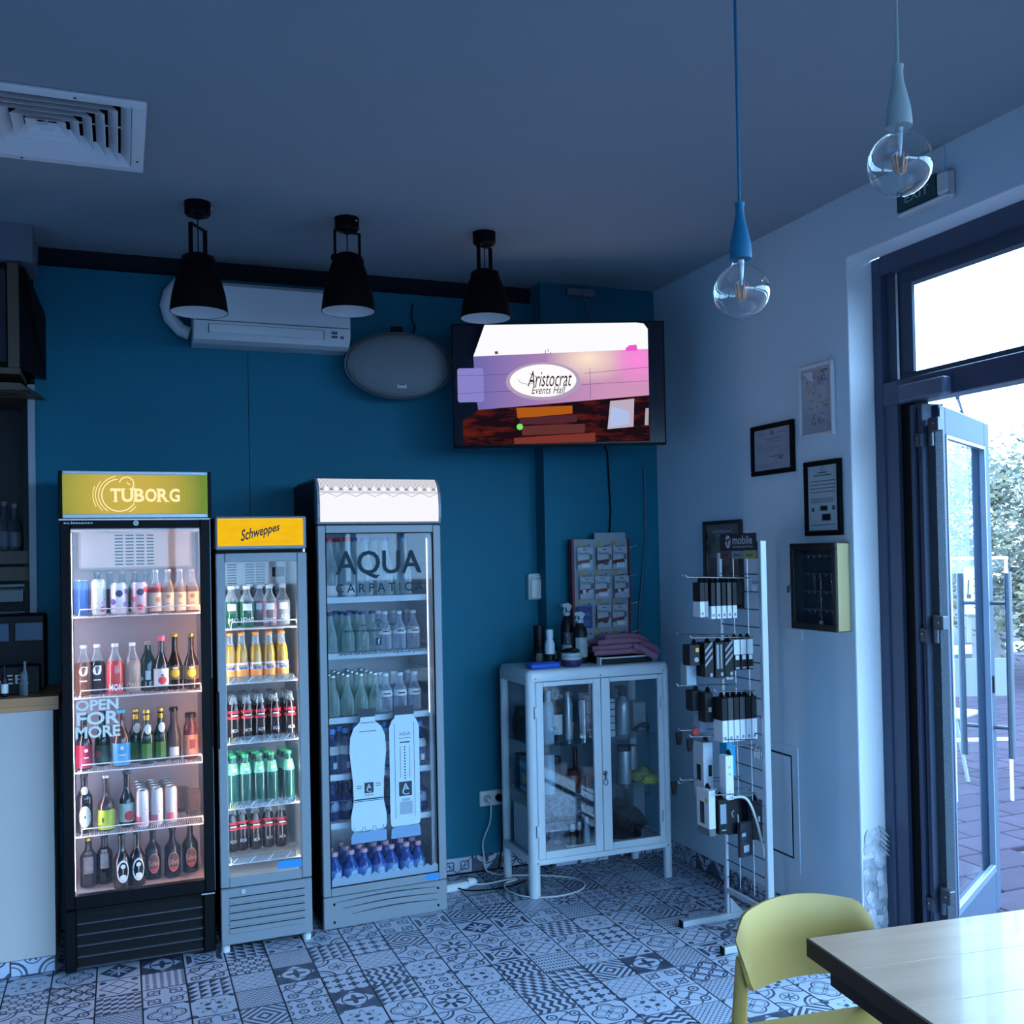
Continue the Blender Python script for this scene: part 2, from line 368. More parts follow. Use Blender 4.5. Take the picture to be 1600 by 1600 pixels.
PLAS = mat('white_plastic', (.62,.65,.66), .4)
DOORGLASS = glass('cooler_door_glass', (.95,.96,.97), .016)
PANE = glass('window_glass', (.95,.97,.98), .012, edge=.22)
CLEAR = liquid('clear_bottle_glass', (.75,.80,.82), .10, (.90,.93,.94))
CLEARG = liquid('green_tinted_glass', (.42,.56,.54), .22, (.72,.84,.80))
PETC = liquid('clear_plastic_bottle', (.55,.62,.72), .2, (.82,.87,.93))
PETB = liquid('blue_plastic_bottle', (.03,.11,.42), .5, (.25,.42,.85))
AMBER = liquid('dark_amber_glass', (.035,.014,.008), .8)
DARKG = liquid('dark_green_glass', (.008,.03,.018), .75)
BLKG = liquid('black_bottle_glass', (.008,.009,.013), .85)
BROWNG = liquid('dusky_brown_glass', (.05,.022,.022), .6)
# ------------------------------------------------------------------ room shell
TEAL = mat('petrol_blue_wall_paint', (.0025,.138,.21), .6, spec=.25, var=.08, vscale=1.5, bump=.04, bscale=60)
GREYW = mat('pale_grey_wall_paint', (.55,.68,.77), .7, var=.05, vscale=2, bump=.06, bscale=70)
CEILM = mat('matt_grey_ceiling_paint', (.26,.31,.345), .85, var=.03, vscale=3, bump=.03, bscale=90)
GROUT = mat('dark_grout', (.03,.035,.05), .8)
REVEAL = mat('white_reveal_plaster', (.80,.82,.84), .6, bump=.05, bscale=50)
DARKGAP = mat('shadow_gap_black', (.005,.012,.02), .8, spec=.2)
# floor slab with every tile of its own
floor = setting('floor', MB().box(LW, RW+.15, NW, 5.7, -.1, -.009), GROUT)
TS = .17; TX0 = .055; TY0 = 4.37
def proj(p):
    d = Vector(p)-CP; z = d.dot(CW)
    if z < .2: return None
    return 827.3+1584*d.dot(CR)/z, 838.2-1584*d.dot(CU)/z, z
tile_me = []
g = .0012; t = TS/2-g; c = .0015
for m in TILE_MATS:
    b = MB(); vs = [(-t,-t,-.008),(t,-t,-.008),(t,t,-.008),(-t,t,-.008),(-t,-t,-c),(t,-t,-c),(t,t,-c),(-t,t,-c),(-t+c,-t+c,0),(t-c,-t+c,0),(t-c,t-c,0),(-t+c,t-c,0)]
    b.add(vs, [(8,9,10,11)]+[(i,(i+1)%4,4+(i+1)%4,4+i) for i in range(4)]+[(4+i,4+(i+1)%4,8+(i+1)%4,8+i) for i in range(4)])
    tile_me.append(b.mesh('tile', m, uvs=[((p[0]+t)/(2*t), (p[1]+t)/(2*t)) for p in vs]))
cells = []
for i in range(int((LW-TX0)/TS)-1, int((RW+.1-TX0)/TS)+1):
    for j in range(int((-.5-TY0)/TS), int((5.35-TY0)/TS)+1):
        x, y = TX0+(i+.5)*TS, TY0+(j+.5)*TS
        if x < -3.4 or x > RW+.12 or y > 5.24: continue
        q = proj((x, y, 0)); vis = q is not None and -30 < q[0] < 1630 and q[1] < 1640
        hid = (-.2 < x < 1.4 and y > 4.75) or (x < -.3 and y > 4.8)
        cells.append((0 if vis and not hid else 1, q[2] if q else 99, x, y, i, j))
cells.sort()
rt = random.Random(11); last = {}
rest = MB(); restuv = []
for k, (_, _, x, y, i, j) in enumerate(cells):
    pi_ = rt.randrange(len(tile_me))
    while last.get((i-1, j)) == pi_ or last.get((i, j-1)) == pi_ or last.get((i+1, j)) == pi_ or last.get((i, j+1)) == pi_: pi_ = rt.randrange(len(tile_me))
    last[i, j] = pi_; rot = rt.randrange(4)
    if k < 295:
        obj('tile', tile_me[pi_], None, floor, (x, y, rt.uniform(-.0004, .0003)), (0, 0, rot*pi/2))
    else:
        rest.add([(x-t, y-t, 0), (x+t, y-t, 0), (x+t, y+t, 0), (x-t, y+t, 0)], [(0,1,2,3)], pi_); restuv += [(0,0),(1,0),(1,1),(0,1)]
o = bpy.data.objects.new('tile_field', rest.mesh('tile_field', TILE_MATS, uvs=restuv)); link(o, floor); o['kind'] = 'stuff'
VX, VY = -.218, 3.80      # the vent's opening in the ceiling
# walls and ceiling
setting('ceiling', MB().box(LW, VX-.27, NW, 5.7, H, H+.1).box(VX+.27, RW+.14, NW, 5.7, H, H+.1).box(VX-.27, VX+.27, NW, VY-.27, H, H+.1).box(VX-.27, VX+.27, VY+.27, 5.7, H, H+.1), CEILM)
wb = setting('wall_back', MB().box(-.365, RW+.2, BW+.03, BW+.2, -.009, H).box(-.365, PX0, BW, BW+.03, 0, 3.115, 1).box(PX0, RW+.1, PY, BW+.06, 0, H, 1), [DARKGAP, TEAL])
obj('panel_joint', MB().box(.604, .607, BW-.0008, BW+.001, .1, 3.1), DARKGAP, wb)
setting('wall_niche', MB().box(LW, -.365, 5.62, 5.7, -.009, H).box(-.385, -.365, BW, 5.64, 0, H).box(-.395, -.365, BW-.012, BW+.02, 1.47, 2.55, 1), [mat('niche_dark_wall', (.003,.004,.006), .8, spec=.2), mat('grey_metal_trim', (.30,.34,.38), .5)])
setting('wall_bulkhead', MB().box(LW, -.345, 4.93, 5.62, 3.045, H), mat('dim_bulkhead_paint', (.13,.16,.20), .8))
setting('wall_left', MB().box(LW-.1, LW, NW, 5.7, -.009, H), GREYW)
# right wall: solid part, lintel over the long glazed front
wr = setting('wall_right', MB().box(RW, RW+.135, JY+.004, BW+.2, -.009, H).box(RW, RW+.135, NW, JY+.004, 2.945, H), GREYW)
obj('lintel_lining', MB().box(RW-.0015, RW+.127, NW, JY, 2.94, 2.945), REVEAL, wr)
obj('reveal_lining', MB().box(RW+.002, RW+.135, JY, JY+.005, 0, 2.945), REVEAL, wr)
# peeling plaster low on the reveal
fp = MB(); rp = random.Random(5)
for k in range(46):
    z = .02+.5*rp.random()**1.4; x = RW+.01+.115*rp.random(); s = .008+.022*rp.random(); a = rp.uniform(0, 6.3); n = 6
    pts = [(x+s*(.7+.5*rp.random())*cos(a+2*pi*i/n), JY-.002-.006*rp.random(), max(.004, z+1.3*s*(.7+.5*rp.random())*sin(a+2*pi*i/n))) for i in range(n)]
    fp.add(pts+[(x, JY-.004-.01*rp.random(), z)], [(i, (i+1) % n, n) for i in range(n)])
for k in range(5):
    z = .46+.02*k; fp.add([(RW+.09, JY-.002, z), (RW+.128, JY-.002, z-.03), (RW+.128, JY-.028, z-.055), (RW+.095, JY-.018, z-.03)], [(0,1,2,3)])
obj('peeling_plaster', fp, mat('flaking_plaster', (.66,.68,.72), .8, var=.35, vscale=30), wr, kind='stuff')
obj('bare_patch', MB().box(RW+.008, RW+.127, JY-.0012, JY, .001, .40), mat('bare_render', (.50,.52,.57), .9, var=.45, vscale=22, bump=.6, bscale=60), wr)
# flush access hatch and blank cover plate in the right wall
ht = obj('access_hatch', MB().box(RW-.003, RW, 3.93, 4.105, .288, .747, 0, .001), GREYW, wr)
obj('hatch_gap', MB().box(RW-.0012, RW, 3.921, 4.113, .279, .756), DARKGAP, wr)
obj('hatch_edge_filler', MB().tube([(RW-.001, 4.16, .80), (RW-.001, 3.875, .80), (RW-.001, 3.875, .22)], .004, 6), GREYW, wr, smooth=True)
obj('painted_cover_plate', MB().box(RW-.006, RW, 3.815, 3.935, 1.29, 1.345, 0, .002), GREYW, wr)
# far walls behind the camera: a glazed front carries daylight in
setting('wall_front', MB().box(LW, -.55, NW-.15, NW, -.009, H).box(2.65, RW+.14, NW-.15, NW, -.009, H).box(-.55, 2.65, NW-.15, NW, 2.85, H), GREYW)
FR = mat('anthracite_frame_paint', (.045,.060,.110), .38)
FR2 = mat('slate_frame_paint', (.052,.068,.105), .6, spec=.2)
w2 = setting('window_2')
f = MB(); xs = [-.55, .517, 1.583, 2.65]
for x in xs: f.box(x-.035, x+.035, NW-.1, NW-.03, 0, 2.85)
f.box(-.55, 2.65, NW-.1, NW-.03, 0, .08).box(-.55, 2.65, NW-.1, NW-.03, 2.78, 2.85).box(-.55, 2.65, NW-.1, NW-.03, 2.2, 2.27)
obj('window_frame', f, FR, w2)
for a, b in zip(xs, xs[1:]):
    obj('pane', MB().box(a+.035, b-.035, NW-.07, NW-.06, .08, 2.2), PANE, w2); obj('pane', MB().box(a+.035, b-.035, NW-.07, NW-.06, 2.27, 2.78), PANE, w2)
# shop front on the right, past the door towards the camera
w1 = setting('window_1'); f = MB(); ys = [1.3, -.3, -1.9, NW+.05]
for y in ys: f.box(RW+.125, RW+.185, y-.03, y+.03, 0, 2.94)
f.box(RW+.125, RW+.185, NW, 1.3, 0, .09).box(RW+.125, RW+.185, NW, 1.3, 2.87, 2.94).box(RW+.125, RW+.185, NW, 1.3, 2.31, 2.40)
obj('window_frame', f, FR, w1)
for a, b in zip(ys, ys[1:]):
    obj('pane', MB().box(RW+.15, RW+.158, b+.03, a-.03, .09, 2.31), PANE, w1); obj('pane', MB().box(RW+.15, RW+.158, b+.03, a-.03, 2.40, 2.87), PANE, w1)
# ------------------------------------------------------------------ door_1: fixed frame, fanlight, folded leaf
FX = RW+.128
d1 = setting('door_1')
obj('frame_jamb', MB().box(FX, FX+.07, 3.405, JY, 0, 2.94, 0, .004), FR, d1)
obj('frame_head', MB().box(FX, FX+.09, 1.33, 3.405, 2.86, 2.9449), FR, d1)
obj('transom_bar', MB().box(FX, FX+.10, 1.33, 3.405, 2.305, 2.405, 0, .004), FR, d1)
fl_ = MB().box(FX+.03, FX+.08, 3.30, 3.405, 2.405, 2.86).box(FX+.03, FX+.08, 1.33, 3.30, 2.80, 2.86).box(FX+.03, FX+.08, 1.33, 3.30, 2.405, 2.43)
obj('fanlight_frame', fl_, FR2, d1)
obj('fanlight_bead', MB().box(FX+.022, FX+.032, 3.325, 3.338, 2.41, 2.86), CHROME, d1)
obj('fanlight_bead', MB().box(FX+.018, FX+.032, 3.24, 3.30, 2.43, 2.80), FR2, d1)
obj('fanlight_pane', MB().box(FX+.05, FX+.058, 1.36, 3.30, 2.43, 2.80), PANE, d1)
# stacked vertical profiles between jamb and leaf
obj('side_panel', MB().box(FX+.01, FX+.05, 3.33, 3.405, 0, 2.305), FR, d1)
obj('side_panel_recess', MB().box(FX+.03, FX+.10, 3.25, 3.33, 0, 2.305), DBLACK, d1)
for a, b, x, m in ((3.232, 3.252, .0, FR), (3.206, 3.222, .012, FR), (3.188, 3.200, .004, FR2)):
    obj('frame_profile', MB().box(FX+x, FX+.10, a, b, 0, 2.29, 0, .003), m, d1)
obj('brush_strip', MB().box(FX+.03, FX+.07, 3.145, 3.188, .08, 2.2), mat('grey_brush_pile', (.05,.07,.09), .95, bump=1, bscale=300, var=.4, vscale=200), d1)
for z in (2.17, 1.38, .30):
    hb = obj('hinge', MB().lathe([(.014,-.055),(.014,-.002),(.012,-.002),(.012,.002),(.014,.002),(.014,.055)], 12, (FX+.03, 3.165, z)).box(FX-.002, FX+.03, 3.19, 3.225, z-.055, z, 0, .003).box(FX+.0, FX+.03, 3.10, 3.15, z, z+.055, 0, .003), DSTEEL, d1, smooth=False)
    obj('screw', MB().lathe([(.005,0),(.005,.002)], 8, (0,0,0)), CHROME, hb, (FX-.003, 3.208, z-.02), (0, -pi/2, 0)); obj('screw', MB().lathe([(.005,0),(.005,.002)], 8, (0,0,0)), CHROME, hb, (FX-.001, 3.12, z+.03), (0, -pi/2, 0))
obj('door_closer', MB().box(FX-.045, FX+.002, 3.02, 3.27, 2.305, 2.372, 0, .006), mat('closer_grey_blue', (.10,.125,.19), .4), d1)
# the leaf: x along the leaf from the hinge, y through its thickness
HX, HY = 3.07, 3.165; LA = math.atan2(3.628-HY, 3.815-HX); LL = .885
leaf = obj('door_leaf', MB().box(0, .085, 0, .06, .012, 2.285, 0, .005).box(LL-.10, LL, 0, .06, .012, 2.285, 0, .005).box(.085, LL-.10, 0, .06, 2.17, 2.285, 0, .004).box(.085, LL-.10, 0, .06, .012, .20, 0, .004), FR2, d1, (HX, HY, 0), (0, 0, LA))
obj('edge_shade', MB().box(-.004, 0, .004, .056, .02, 2.28).box(.0, .055, -.0015, 0, .02, 2.27), mat('navy_edge_shade', (.012,.018,.042), .5, spec=.25), leaf)  # added dark cover: puts the shade of the leaf's hinge edge into colour
obj('glass_pane', MB().box(.08, LL-.095, .026, .034, .19, 2.18), PANE, leaf)
obj('glazing_bead', MB().box(.085, LL-.10, -.004, .02, .20, .235, 0, .003).box(.085, .1, -.004, .02, .2, 2.17).box(LL-.115, LL-.10, -.004, .02, .2, 2.17).box(.085, LL-.1, -.004, .02, 2.155, 2.17), mat('pale_frame_bead', (.12,.15,.20), .35), leaf)
for s in (-1, 1):
    yy = -.075 if s < 0 else .135
    hd = MB().tube([(LL-.05, yy, .72), (LL-.05, yy, 1.58)], .016, 12)
    for z in (.86, 1.44): hd.tube([(LL-.05, yy, z), (LL-.05, .0 if s < 0 else .06, z)], .009, 8)
    obj('pull_handle', hd, mat('satin_grey_steel', (.13,.145,.17), .4, .6), leaf, smooth=True)
obj('lock_case', MB().box(LL-.065, LL-.035, -.006, .066, 1.02, 1.10, 0, .003), DBLACK, leaf)
obj('closer_arm', MB().tube([(.22, -.02, 2.335), (.42, .01, 2.30), (.60, .03, 2.292)], .010, 6).box(.10, .62, .01, .05, 2.286, 2.298), CHROME, leaf)
setting('trim_1', MB().box(FX-.01, FX+.14, 1.33, 3.41, -.009, .012, 0, .003), DSTEEL)
# ------------------------------------------------------------------ skirting of cut pattern tiles
def skirting(name, p0, p1, nrm, h=.083):
    s = setting(name); d = Vector((p1[0]-p0[0], p1[1]-p0[1], 0)); L = d.length; d.normalize(); n = int(L/TS+.999)
    obj('skirting_bed', MB().add([(p0[0], p0[1], 0), (p1[0], p1[1], 0), (p1[0], p1[1], h), (p0[0], p0[1], h)], [(0,1,2,3)]), GROUT, s)
    for k in range(n):
        a, b_ = k*TS+.001, min((k+1)*TS, L)-.001
        if b_-a < .01: continue
        P0 = Vector((*p0, 0))+d*a; P1 = Vector((*p0, 0))+d*b_; N = Vector((*nrm, 0))*.008
        q = [P0, P1, P1+Vector((0,0,h)), P0+Vector((0,0,h))]; r = [x+N for x in q]
        vs = [tuple(x) for x in q+r]; kk = (b_-a)/TS
        uv = [(0,0),(kk,0),(kk,.5),(0,.5)]*2
        mb = MB().add(vs, [(4,5,6,7),(0,1,5,4),(1,2,6,5),(2,3,7,6),(3,0,4,7)])
        me = mb.mesh('skirting_tile', TILE_MATS[rt.choice([1,4,10,12,15,19,23])], uvs=uv); link(bpy.data.objects.new('skirting_tile', me), s)
skirting('baseboard_right', (RW-.001, BW-.13), (RW-.001, JY+.01), (-1, 0))
skirting('baseboard_back', (1.40, BW-.001), (PX0, BW-.001), (0, -1))
skirting('baseboard_pilaster', (PX0, PY-.001), (RW-.01, PY-.001), (0, -1))
# ------------------------------------------------------------------ the three glass-door drink coolers
def shell(root, w, d, h0, h1, out, liner, wall=.035, y0=.05):
    obj('cabinet_body', MB().box(0, .02, y0, d, h0, h1).box(w-.02, w, y0, d, h0, h1).box(.02, w-.02, d-.02, d, h0, h1).box(.02, w-.02, y0, d-.02, h1-.02, h1).box(.02, w-.02, y0, d-.02, h0, h0+.02), out, root)
    a = wall
    obj('inner_liner', MB().box(.02, a, y0, d-.02, h0+.02, h1-.02).box(w-a, w-.02, y0, d-.02, h0+.02, h1-.02).box(a, w-a, d-.05, d-.02, h0+.02, h1-.02).box(a, w-a, y0, d-.05, h1-.05, h1-.02).box(a, w-a, y0, d-.05, h0+.02, h0+.04), liner, root)
def wire_shelf(root, x0, x1, y0, y1, z, mt, n=46, lip=True):
    m = MB(); r = .0017
    for k in range(n+1):
        x = x0+(x1-x0)*k/n; m.box(x-.0013, x+.0013, y0, y1, z-.004, z-.001)
    for y in (y0, (y0+y1)/2, y1): m.tube([(x0, y, z-.005), (x1, y, z-.005)], .0032, 6)
    if lip: m.tube([(x0+.03, y0, z-.004), (x0+.035, y0, z+.028), (x1-.01, y0, z+.028), (x1-.005, y0, z-.004)], .0028, 6)
    return obj('shelf', m, mt, root)
def door(root, w, z0, z1, gx0, gx1, gz0, gz1, mt, th=.045, y0=0):
    d = obj('door', MB().box(0, gx0, y0, y0+th, z0, z1, 0, .004).box(gx1, w, y0, y0+th, z0, z1, 0, .004).box(gx0, gx1, y0, y0+th, gz1, z1, 0, .002).box(gx0, gx1, y0, y0+th, z0, gz0, 0, .002), mt, root)
    obj('glass_pane', MB().box(gx0-.004, gx1+.004, y0+.006, y0+.012, gz0-.004, gz1+.004), DOORGLASS, d)
    return d
# ---- black beer cooler
TUB = (-.236, 4.645)
t1 = thing('drinks_cooler', 'tall black glass-door drinks cooler with a lit yellow-green sign on top, nearest the counter', 'refrigerator', (*TUB, 0), 0)
LIN1 = mat('pinkish_white_liner', (.62,.52,.53), .5)
shell(t1, .60, .565, .255, 1.90, BLACK, LIN1, .03)
obj('plinth', MB().box(0, .045, 0, .5, .012, .27, 0, .006).box(.548, .60, 0, .5, .012, .27, 0, .006).box(.045, .548, .03, .05, .012, .27).box(.0, .6, .4, .565, .0, .26), BLACK, t1)
gr = obj('lower_grille', MB().box(.045, .548, .024, .03, .02, .262), DBLACK, t1)
for k in range(5): obj('slat', MB().prism([(.012, .006), (.022, .040), (.026, .040), (.018, .002)], .047, .546, 'x').prism([(.0, .0), (.0, .005), (.012, .006), (.018, .002)], .047, .546, 'x', 1), [DBLACK, mat('satin_slat_lip', (.055,.06,.075), .4, spec=.3)], gr, (0, 0, .026+.0455*k))
d_ = door(t1, .60, .272, 1.893, .041, .556, .324, 1.857, BLACK)
tmark = mat('off_white_print', (.72,.74,.74), .5)
m = MB(); put(m, 'KLIMASAN', front(.016, .126, 1.877, 1.887, -.001)); obj('badge_lettering', m, tmark, d_)
m = MB().lathe([(.011,0),(.011,.001)], 18, (0,0,0)); o = obj('round_badge', m, tmark, d_, (.297, -.0005, 1.879), (pi/2, 0, 0))
m = MB(); put(m, 'GE', front(.2925, .3015, 1.875, 1.883, -.0025)); obj('badge_lettering', m, BLACK, d_)
stk = mat('pale_window_vinyl', (.85,.85,.82), .6)
m = MB(); put(m, 'OPEN', front(.052, .218, 1.093, 1.139, .003)); put(m, 'FOR', front(.056, .222, 1.032, 1.088, .003)); put(m, 'MORE', front(.050, .224, .978, 1.028, .003))
obj('window_lettering', m, stk, d_)
obj('door_handle', MB().box(.592, .604, -.008, .03, .9, 1.2, 0, .003), BLACK, d_)
obj('silver_edge', MB().box(.5975, .6003, -.0008, .01, .275, 1.89), DSTEEL, d_)
obj('lower_hinge', MB().box(.54, .598, -.008, .03, .262, .271, 0, .002), CHROME, t1)
hd = obj('header_sign', MB().box(-.004, .012, -.004, .5, 1.899, 2.10, 0, .002).box(.591, .606, -.004, .5, 1.899, 2.10, 0, .002).box(.012, .591, .02, .5, 1.899, 2.10), BLACK, t1)
obj('sign_rail', MB().box(.012, .591, -.004, .02, 2.086, 2.100, 0, .002).box(.012, .591, -.004, .02, 1.901, 1.918, 0, .002).box(-.004, .60, -.012, .03, 1.891, 1.899, 0, .002), mat('sign_rail_silver', (.50,.54,.55), .35, .3), hd)
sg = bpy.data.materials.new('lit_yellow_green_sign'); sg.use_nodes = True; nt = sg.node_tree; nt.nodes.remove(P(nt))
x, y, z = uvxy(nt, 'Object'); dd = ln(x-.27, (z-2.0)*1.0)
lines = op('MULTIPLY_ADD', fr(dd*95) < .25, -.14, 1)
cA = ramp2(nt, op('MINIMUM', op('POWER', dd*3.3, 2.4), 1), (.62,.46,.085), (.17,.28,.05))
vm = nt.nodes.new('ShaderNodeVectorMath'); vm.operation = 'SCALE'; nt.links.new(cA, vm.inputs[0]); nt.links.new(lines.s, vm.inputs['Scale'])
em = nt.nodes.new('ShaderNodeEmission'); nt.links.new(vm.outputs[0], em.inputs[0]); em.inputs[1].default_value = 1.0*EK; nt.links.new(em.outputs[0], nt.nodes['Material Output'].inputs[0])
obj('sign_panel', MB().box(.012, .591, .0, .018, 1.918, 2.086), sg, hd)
LOGO = glow('lit_cream_lettering', (1.0,.80,.42), 1.15)
m = MB(); yl = -.001
def arcs(cx, cz, R, w, a0, a1, n=26):
    p = [(cx+R*cos(a0+(a1-a0)*i/n), cz+R*sin(a0+(a1-a0)*i/n)) for i in range(n+1)]; q = [(cx+(R+w)*cos(a0+(a1-a0)*i/n), cz+(R+w)*sin(a0+(a1-a0)*i/n)) for i in range(n+1)]
    m.add([(a, yl, b) for a, b in p]+[(a, yl, b) for a, b in q], [(i, i+1, n+2+i, n+1+i) for i in range(n)])
R_ = math.radians
arcs(.232, 1.998, .066, .0045, R_(95), R_(330)); arcs(.232, 1.998, .079, .0035, R_(100), R_(235)); arcs(.232, 1.998, .079, .0035, R_(300), R_(325)); arcs(.232, 1.998, .091, .003, R_(140), R_(225)); arcs(.232, 1.998, .101, .003, R_(158), R_(208))
arcs(.262, 2.047, .026, .0045, R_(-60), R_(170), 18); arcs(.232, 1.998, .060, .004, R_(45), R_(62)); arcs(.285, 2.032, .006, .003, R_(-150), R_(20), 8)
xx = .197
for ch, wd_ in (('T', .044), ('U', .050), ('B', .044), ('Ob', .050), ('R', .048), ('G', .046)):
    put(m, ch, front(xx, xx+wd_-.003, 1.969, 2.027, yl)); e = .005
    sl = {'T': ((.30, 0, .70), (.0, .045, .12), (.88, .045, 1.0)), 'U': ((-.05, .053, .32), (.68, .053, 1.05)), 'B': ((-.10, 0, .15), (-.10, .053, .15)), 'R': ((-.1, 0, .36), (-.1, .053, .2), (.75, 0, 1.06))}.get(ch, ())
    for a, b, c2 in sl: m.box(xx+a*(wd_-.003), xx+c2*(wd_-.003), yl-.0002, yl+.0002, 1.969+b, 1.969+b+e)
    xx += wd_
obj('sign_lettering', m, LOGO, hd)
ev = obj('evaporator_cover', MB().box(.06, .54, .30, .50, 1.68, 1.86, 0, .01), mat('cream_cover', (.55,.50,.46), .5), t1)
for k in range(10): obj('vent_slot', MB().box(.21, .245, .2975, .301, 1.70+.0145*k, 1.706+.0145*k).box(.255, .29, .2975, .301, 1.70+.0145*k, 1.706+.0145*k).box(.30, .335, .2975, .301, 1.70+.0145*k, 1.706+.0145*k).box(.345, .375, .2975, .301, 1.70+.0145*k, 1.706+.0145*k), DBLACK, ev)
TZ = (1.487, 1.143, .829, .559)
for z in TZ: wire_shelf(t1, .036, .564, .065, .50, z, WIRE, 60)
WARM = glow('warm_led_strip', (1.0,.62,.42), 75); COOL = glow('cool_led_strip', (.88,.78,.88), 62)
obj('lamp_strip', MB().box(.0305, .036, .05, .062, .32, 1.86), COOL, t1); obj('lamp_strip', MB().box(.564, .5695, .05, .062, .32, 1.86), WARM, t1)
for x in (.037, .558): obj('shelf_rail', MB().box(x, x+.005, .064, .07, .33, 1.84), mat('rail_white', (.6,.6,.62), .4), t1)
# ---- slim silver soda cooler
SCH = (.384, 4.62)
t2 = thing('drinks_cooler', 'slim silver-grey glass-door soda cooler with a lit yellow sign, standing between the two taller coolers', 'refrigerator', (*SCH, 0), 0)
LIN2 = mat('grey_white_liner', (.40,.43,.45), .5)
shell(t2, .393, .58, .26, 1.75, BLACK, LIN2, .03)
lp = obj('lower_panel', MB().box(0, .393, 0, .03, .036, .279, 0, .004), SILVER, t2)
for k in range(5): obj('louvre', MB().prism([(-.0065, .012), (.0, .022), (.0, .0), (-.0065, .004)], .036, .358, 'x'), SILVER, lp, (0, 0, .082+.033*k)); obj('louvre_slot', MB().box(.034, .360, -.0008, .002, .105+.033*k, .109+.033*k), DBLACK, lp)
obj('lock', MB().lathe([(.011,0),(.011,.004),(.006,.004),(.006,.002)], 14), CHROME, lp, (.095, -.0005, .262), (pi/2, 0, 0))
obj('base_box', MB().box(.004, .389, .03, .55, .036, .27), BLACK, t2)
for x in (.02, .372):
    for y in (.035, .5): obj('foot', MB().lathe([(.018,0),(.018,.024),(.012,.026),(.012,.038)], 12, (x, y, 0)), WHITE, t2)
d_ = door(t2, .393, .284, 1.742, .038, .349, .327, 1.703, SILVER)
obj('door_handle', MB().box(-.006, .006, -.006, .03, .89, 1.14, 0, .002), BLACK, d_)
BLUEL = mat('bright_blue_label', (.02,.24,.60), .4)
obj('blue_energy_label', MB().box(.245, .347, -.0015, .001, .337, .372), BLUEL, d_)
hd = obj('header_sign', MB().box(0, .393, 0, .5, 1.756, 1.905, 0, .006), SILVER, t2)
obj('header_gap', MB().box(.002, .391, .004, .05, 1.742, 1.757), DBLACK, t2); obj('upper_hinge', MB().lathe([(.009,0),(.009,.014)], 10, (.378, .004, 1.743)), CHROME, t2)
YEL = bpy.data.materials.new('lit_yellow_sign'); YEL.use_nodes = True; nt = YEL.node_tree; nt.nodes.remove(P(nt)); x, y, z = uvxy(nt, 'Object')
em = nt.nodes.new('ShaderNodeEmission'); em.inputs[1].default_value = 1.0*EK
nz = nt.nodes.new('ShaderNodeTexNoise'); nz.inputs['Scale'].default_value = 4
nt.links.new(ramp2(nt, E(nz.outputs[0]), (1.0,.62,.012), (.80,.42,.01)), em.inputs[0]); nt.links.new(em.outputs[0], nt.nodes['Material Output'].inputs[0])
obj('sign_panel', MB().box(.008, .378, -.004, .002, 1.774, 1.895, 0, .002), YEL, hd)
MAR = mat('maroon_print', (.055,.008,.004), .5)
m = MB(); ca, sa = cos(.40), sin(.40); wL, hL = .185, .066; put(m, 'Schweppes', lambda u, v: (.108+(u*wL)*ca-(v*hL)*sa*.2, -.0055, 1.778+(u*wL)*sa*.74+(v*hL)*(1-.32*u))); obj('sign_lettering', m, MAR, hd)
ev = obj('evaporator_cover', MB().box(.05, .345, .30, .52, 1.56, 1.72, 0, .008), mat('grey_cover', (.34,.36,.37), .5), t2)
for k in range(10):
    for a in (.075, .155, .205): obj('vent_slot', MB().box(a, a+.042, .2975, .301, 1.575+.0125*k, 1.581+.0125*k), DBLACK, ev)
obj('control_box', MB().box(.28, .335, .292, .30, 1.63, 1.675, 0, .003), DBLACK, ev)
SZ = (1.408, 1.167, .90, .613, .37)
RAIL = glass('clear_price_rail', (.80,.86,.90), .12, .15)
for k, z in enumerate(SZ):
    s = wire_shelf(t2, .034, .360, .062, .50, z, WIRE, 34, k == 0)
    if k: 
        obj('price_rail', MB().box(.05, .335, .056, .060, z-.004, z+.028, 0, .001), RAIL, s)
        for q in range(4): obj('rail_clip', MB().prism([(0, 0), (.008, 0), (.030, .022), (.022, .022)], .0545, .056), mat('yellow_clip', (.75,.55,.03), .4) if q == 0 and k in (2, 3) else mat('clear_clip', (.55,.62,.66), .3), s, (.052+.078*q, 0, z))
NEUT = glow('white_led_strip', (.90,.94,1.0), 60)
obj('lamp_strip', MB().box(.0305, .033, .052, .058, .34, 1.70), NEUT, t2); obj('lamp_strip', MB().box(.3585, .3625, .050, .060, .34, 1.53), NEUT, t2)
obj('lamp_tube', MB().box(.06, .33, .08, .10, 1.708, 1.715), glow('white_tube', (.9,.95,1), 22), t2)
# ---- wide silver water cooler
AQ = (.843, 4.713); AR = .0415
t3 = thing('drinks_cooler', 'wide silver-grey water cooler with glowing white curved sign and two bottle stickers on its glass', 'refrigerator', (*AQ, 0), AR)
LIN3 = mat('pale_blue_grey_liner', (.50,.54,.58), .5)
shell(t3, .602, .515, .02, 2.075, BLACK, LIN3, .03)
lp = obj('lower_panel', MB().box(0, .602, 0, .03, .0, .146, 0, .004), SILVER, t3)
for a, z in ((.05, .119), (.09, .088), (.13, .057)):
    n = 14; pts = [(a+(.552-a-.0)*i/n, -.0012, z+.010*sin(pi*i/n)) for i in range(n+1)]; obj('curved_groove', MB().tube(pts, [.0008+.0018*sin(pi*i/n) for i in range(n+1)], 5), DSTEEL, lp)
for x in (.05, .555):
    for z in (.030, .112): obj('screw', MB().lathe([(.006,0),(.006,.002)], 8), DBLACK, lp, (x, -.0005, z), (pi/2, 0, 0))
d_ = door(t3, .602, .149, 1.864, .039, .560, .190, 1.826, SILVER)
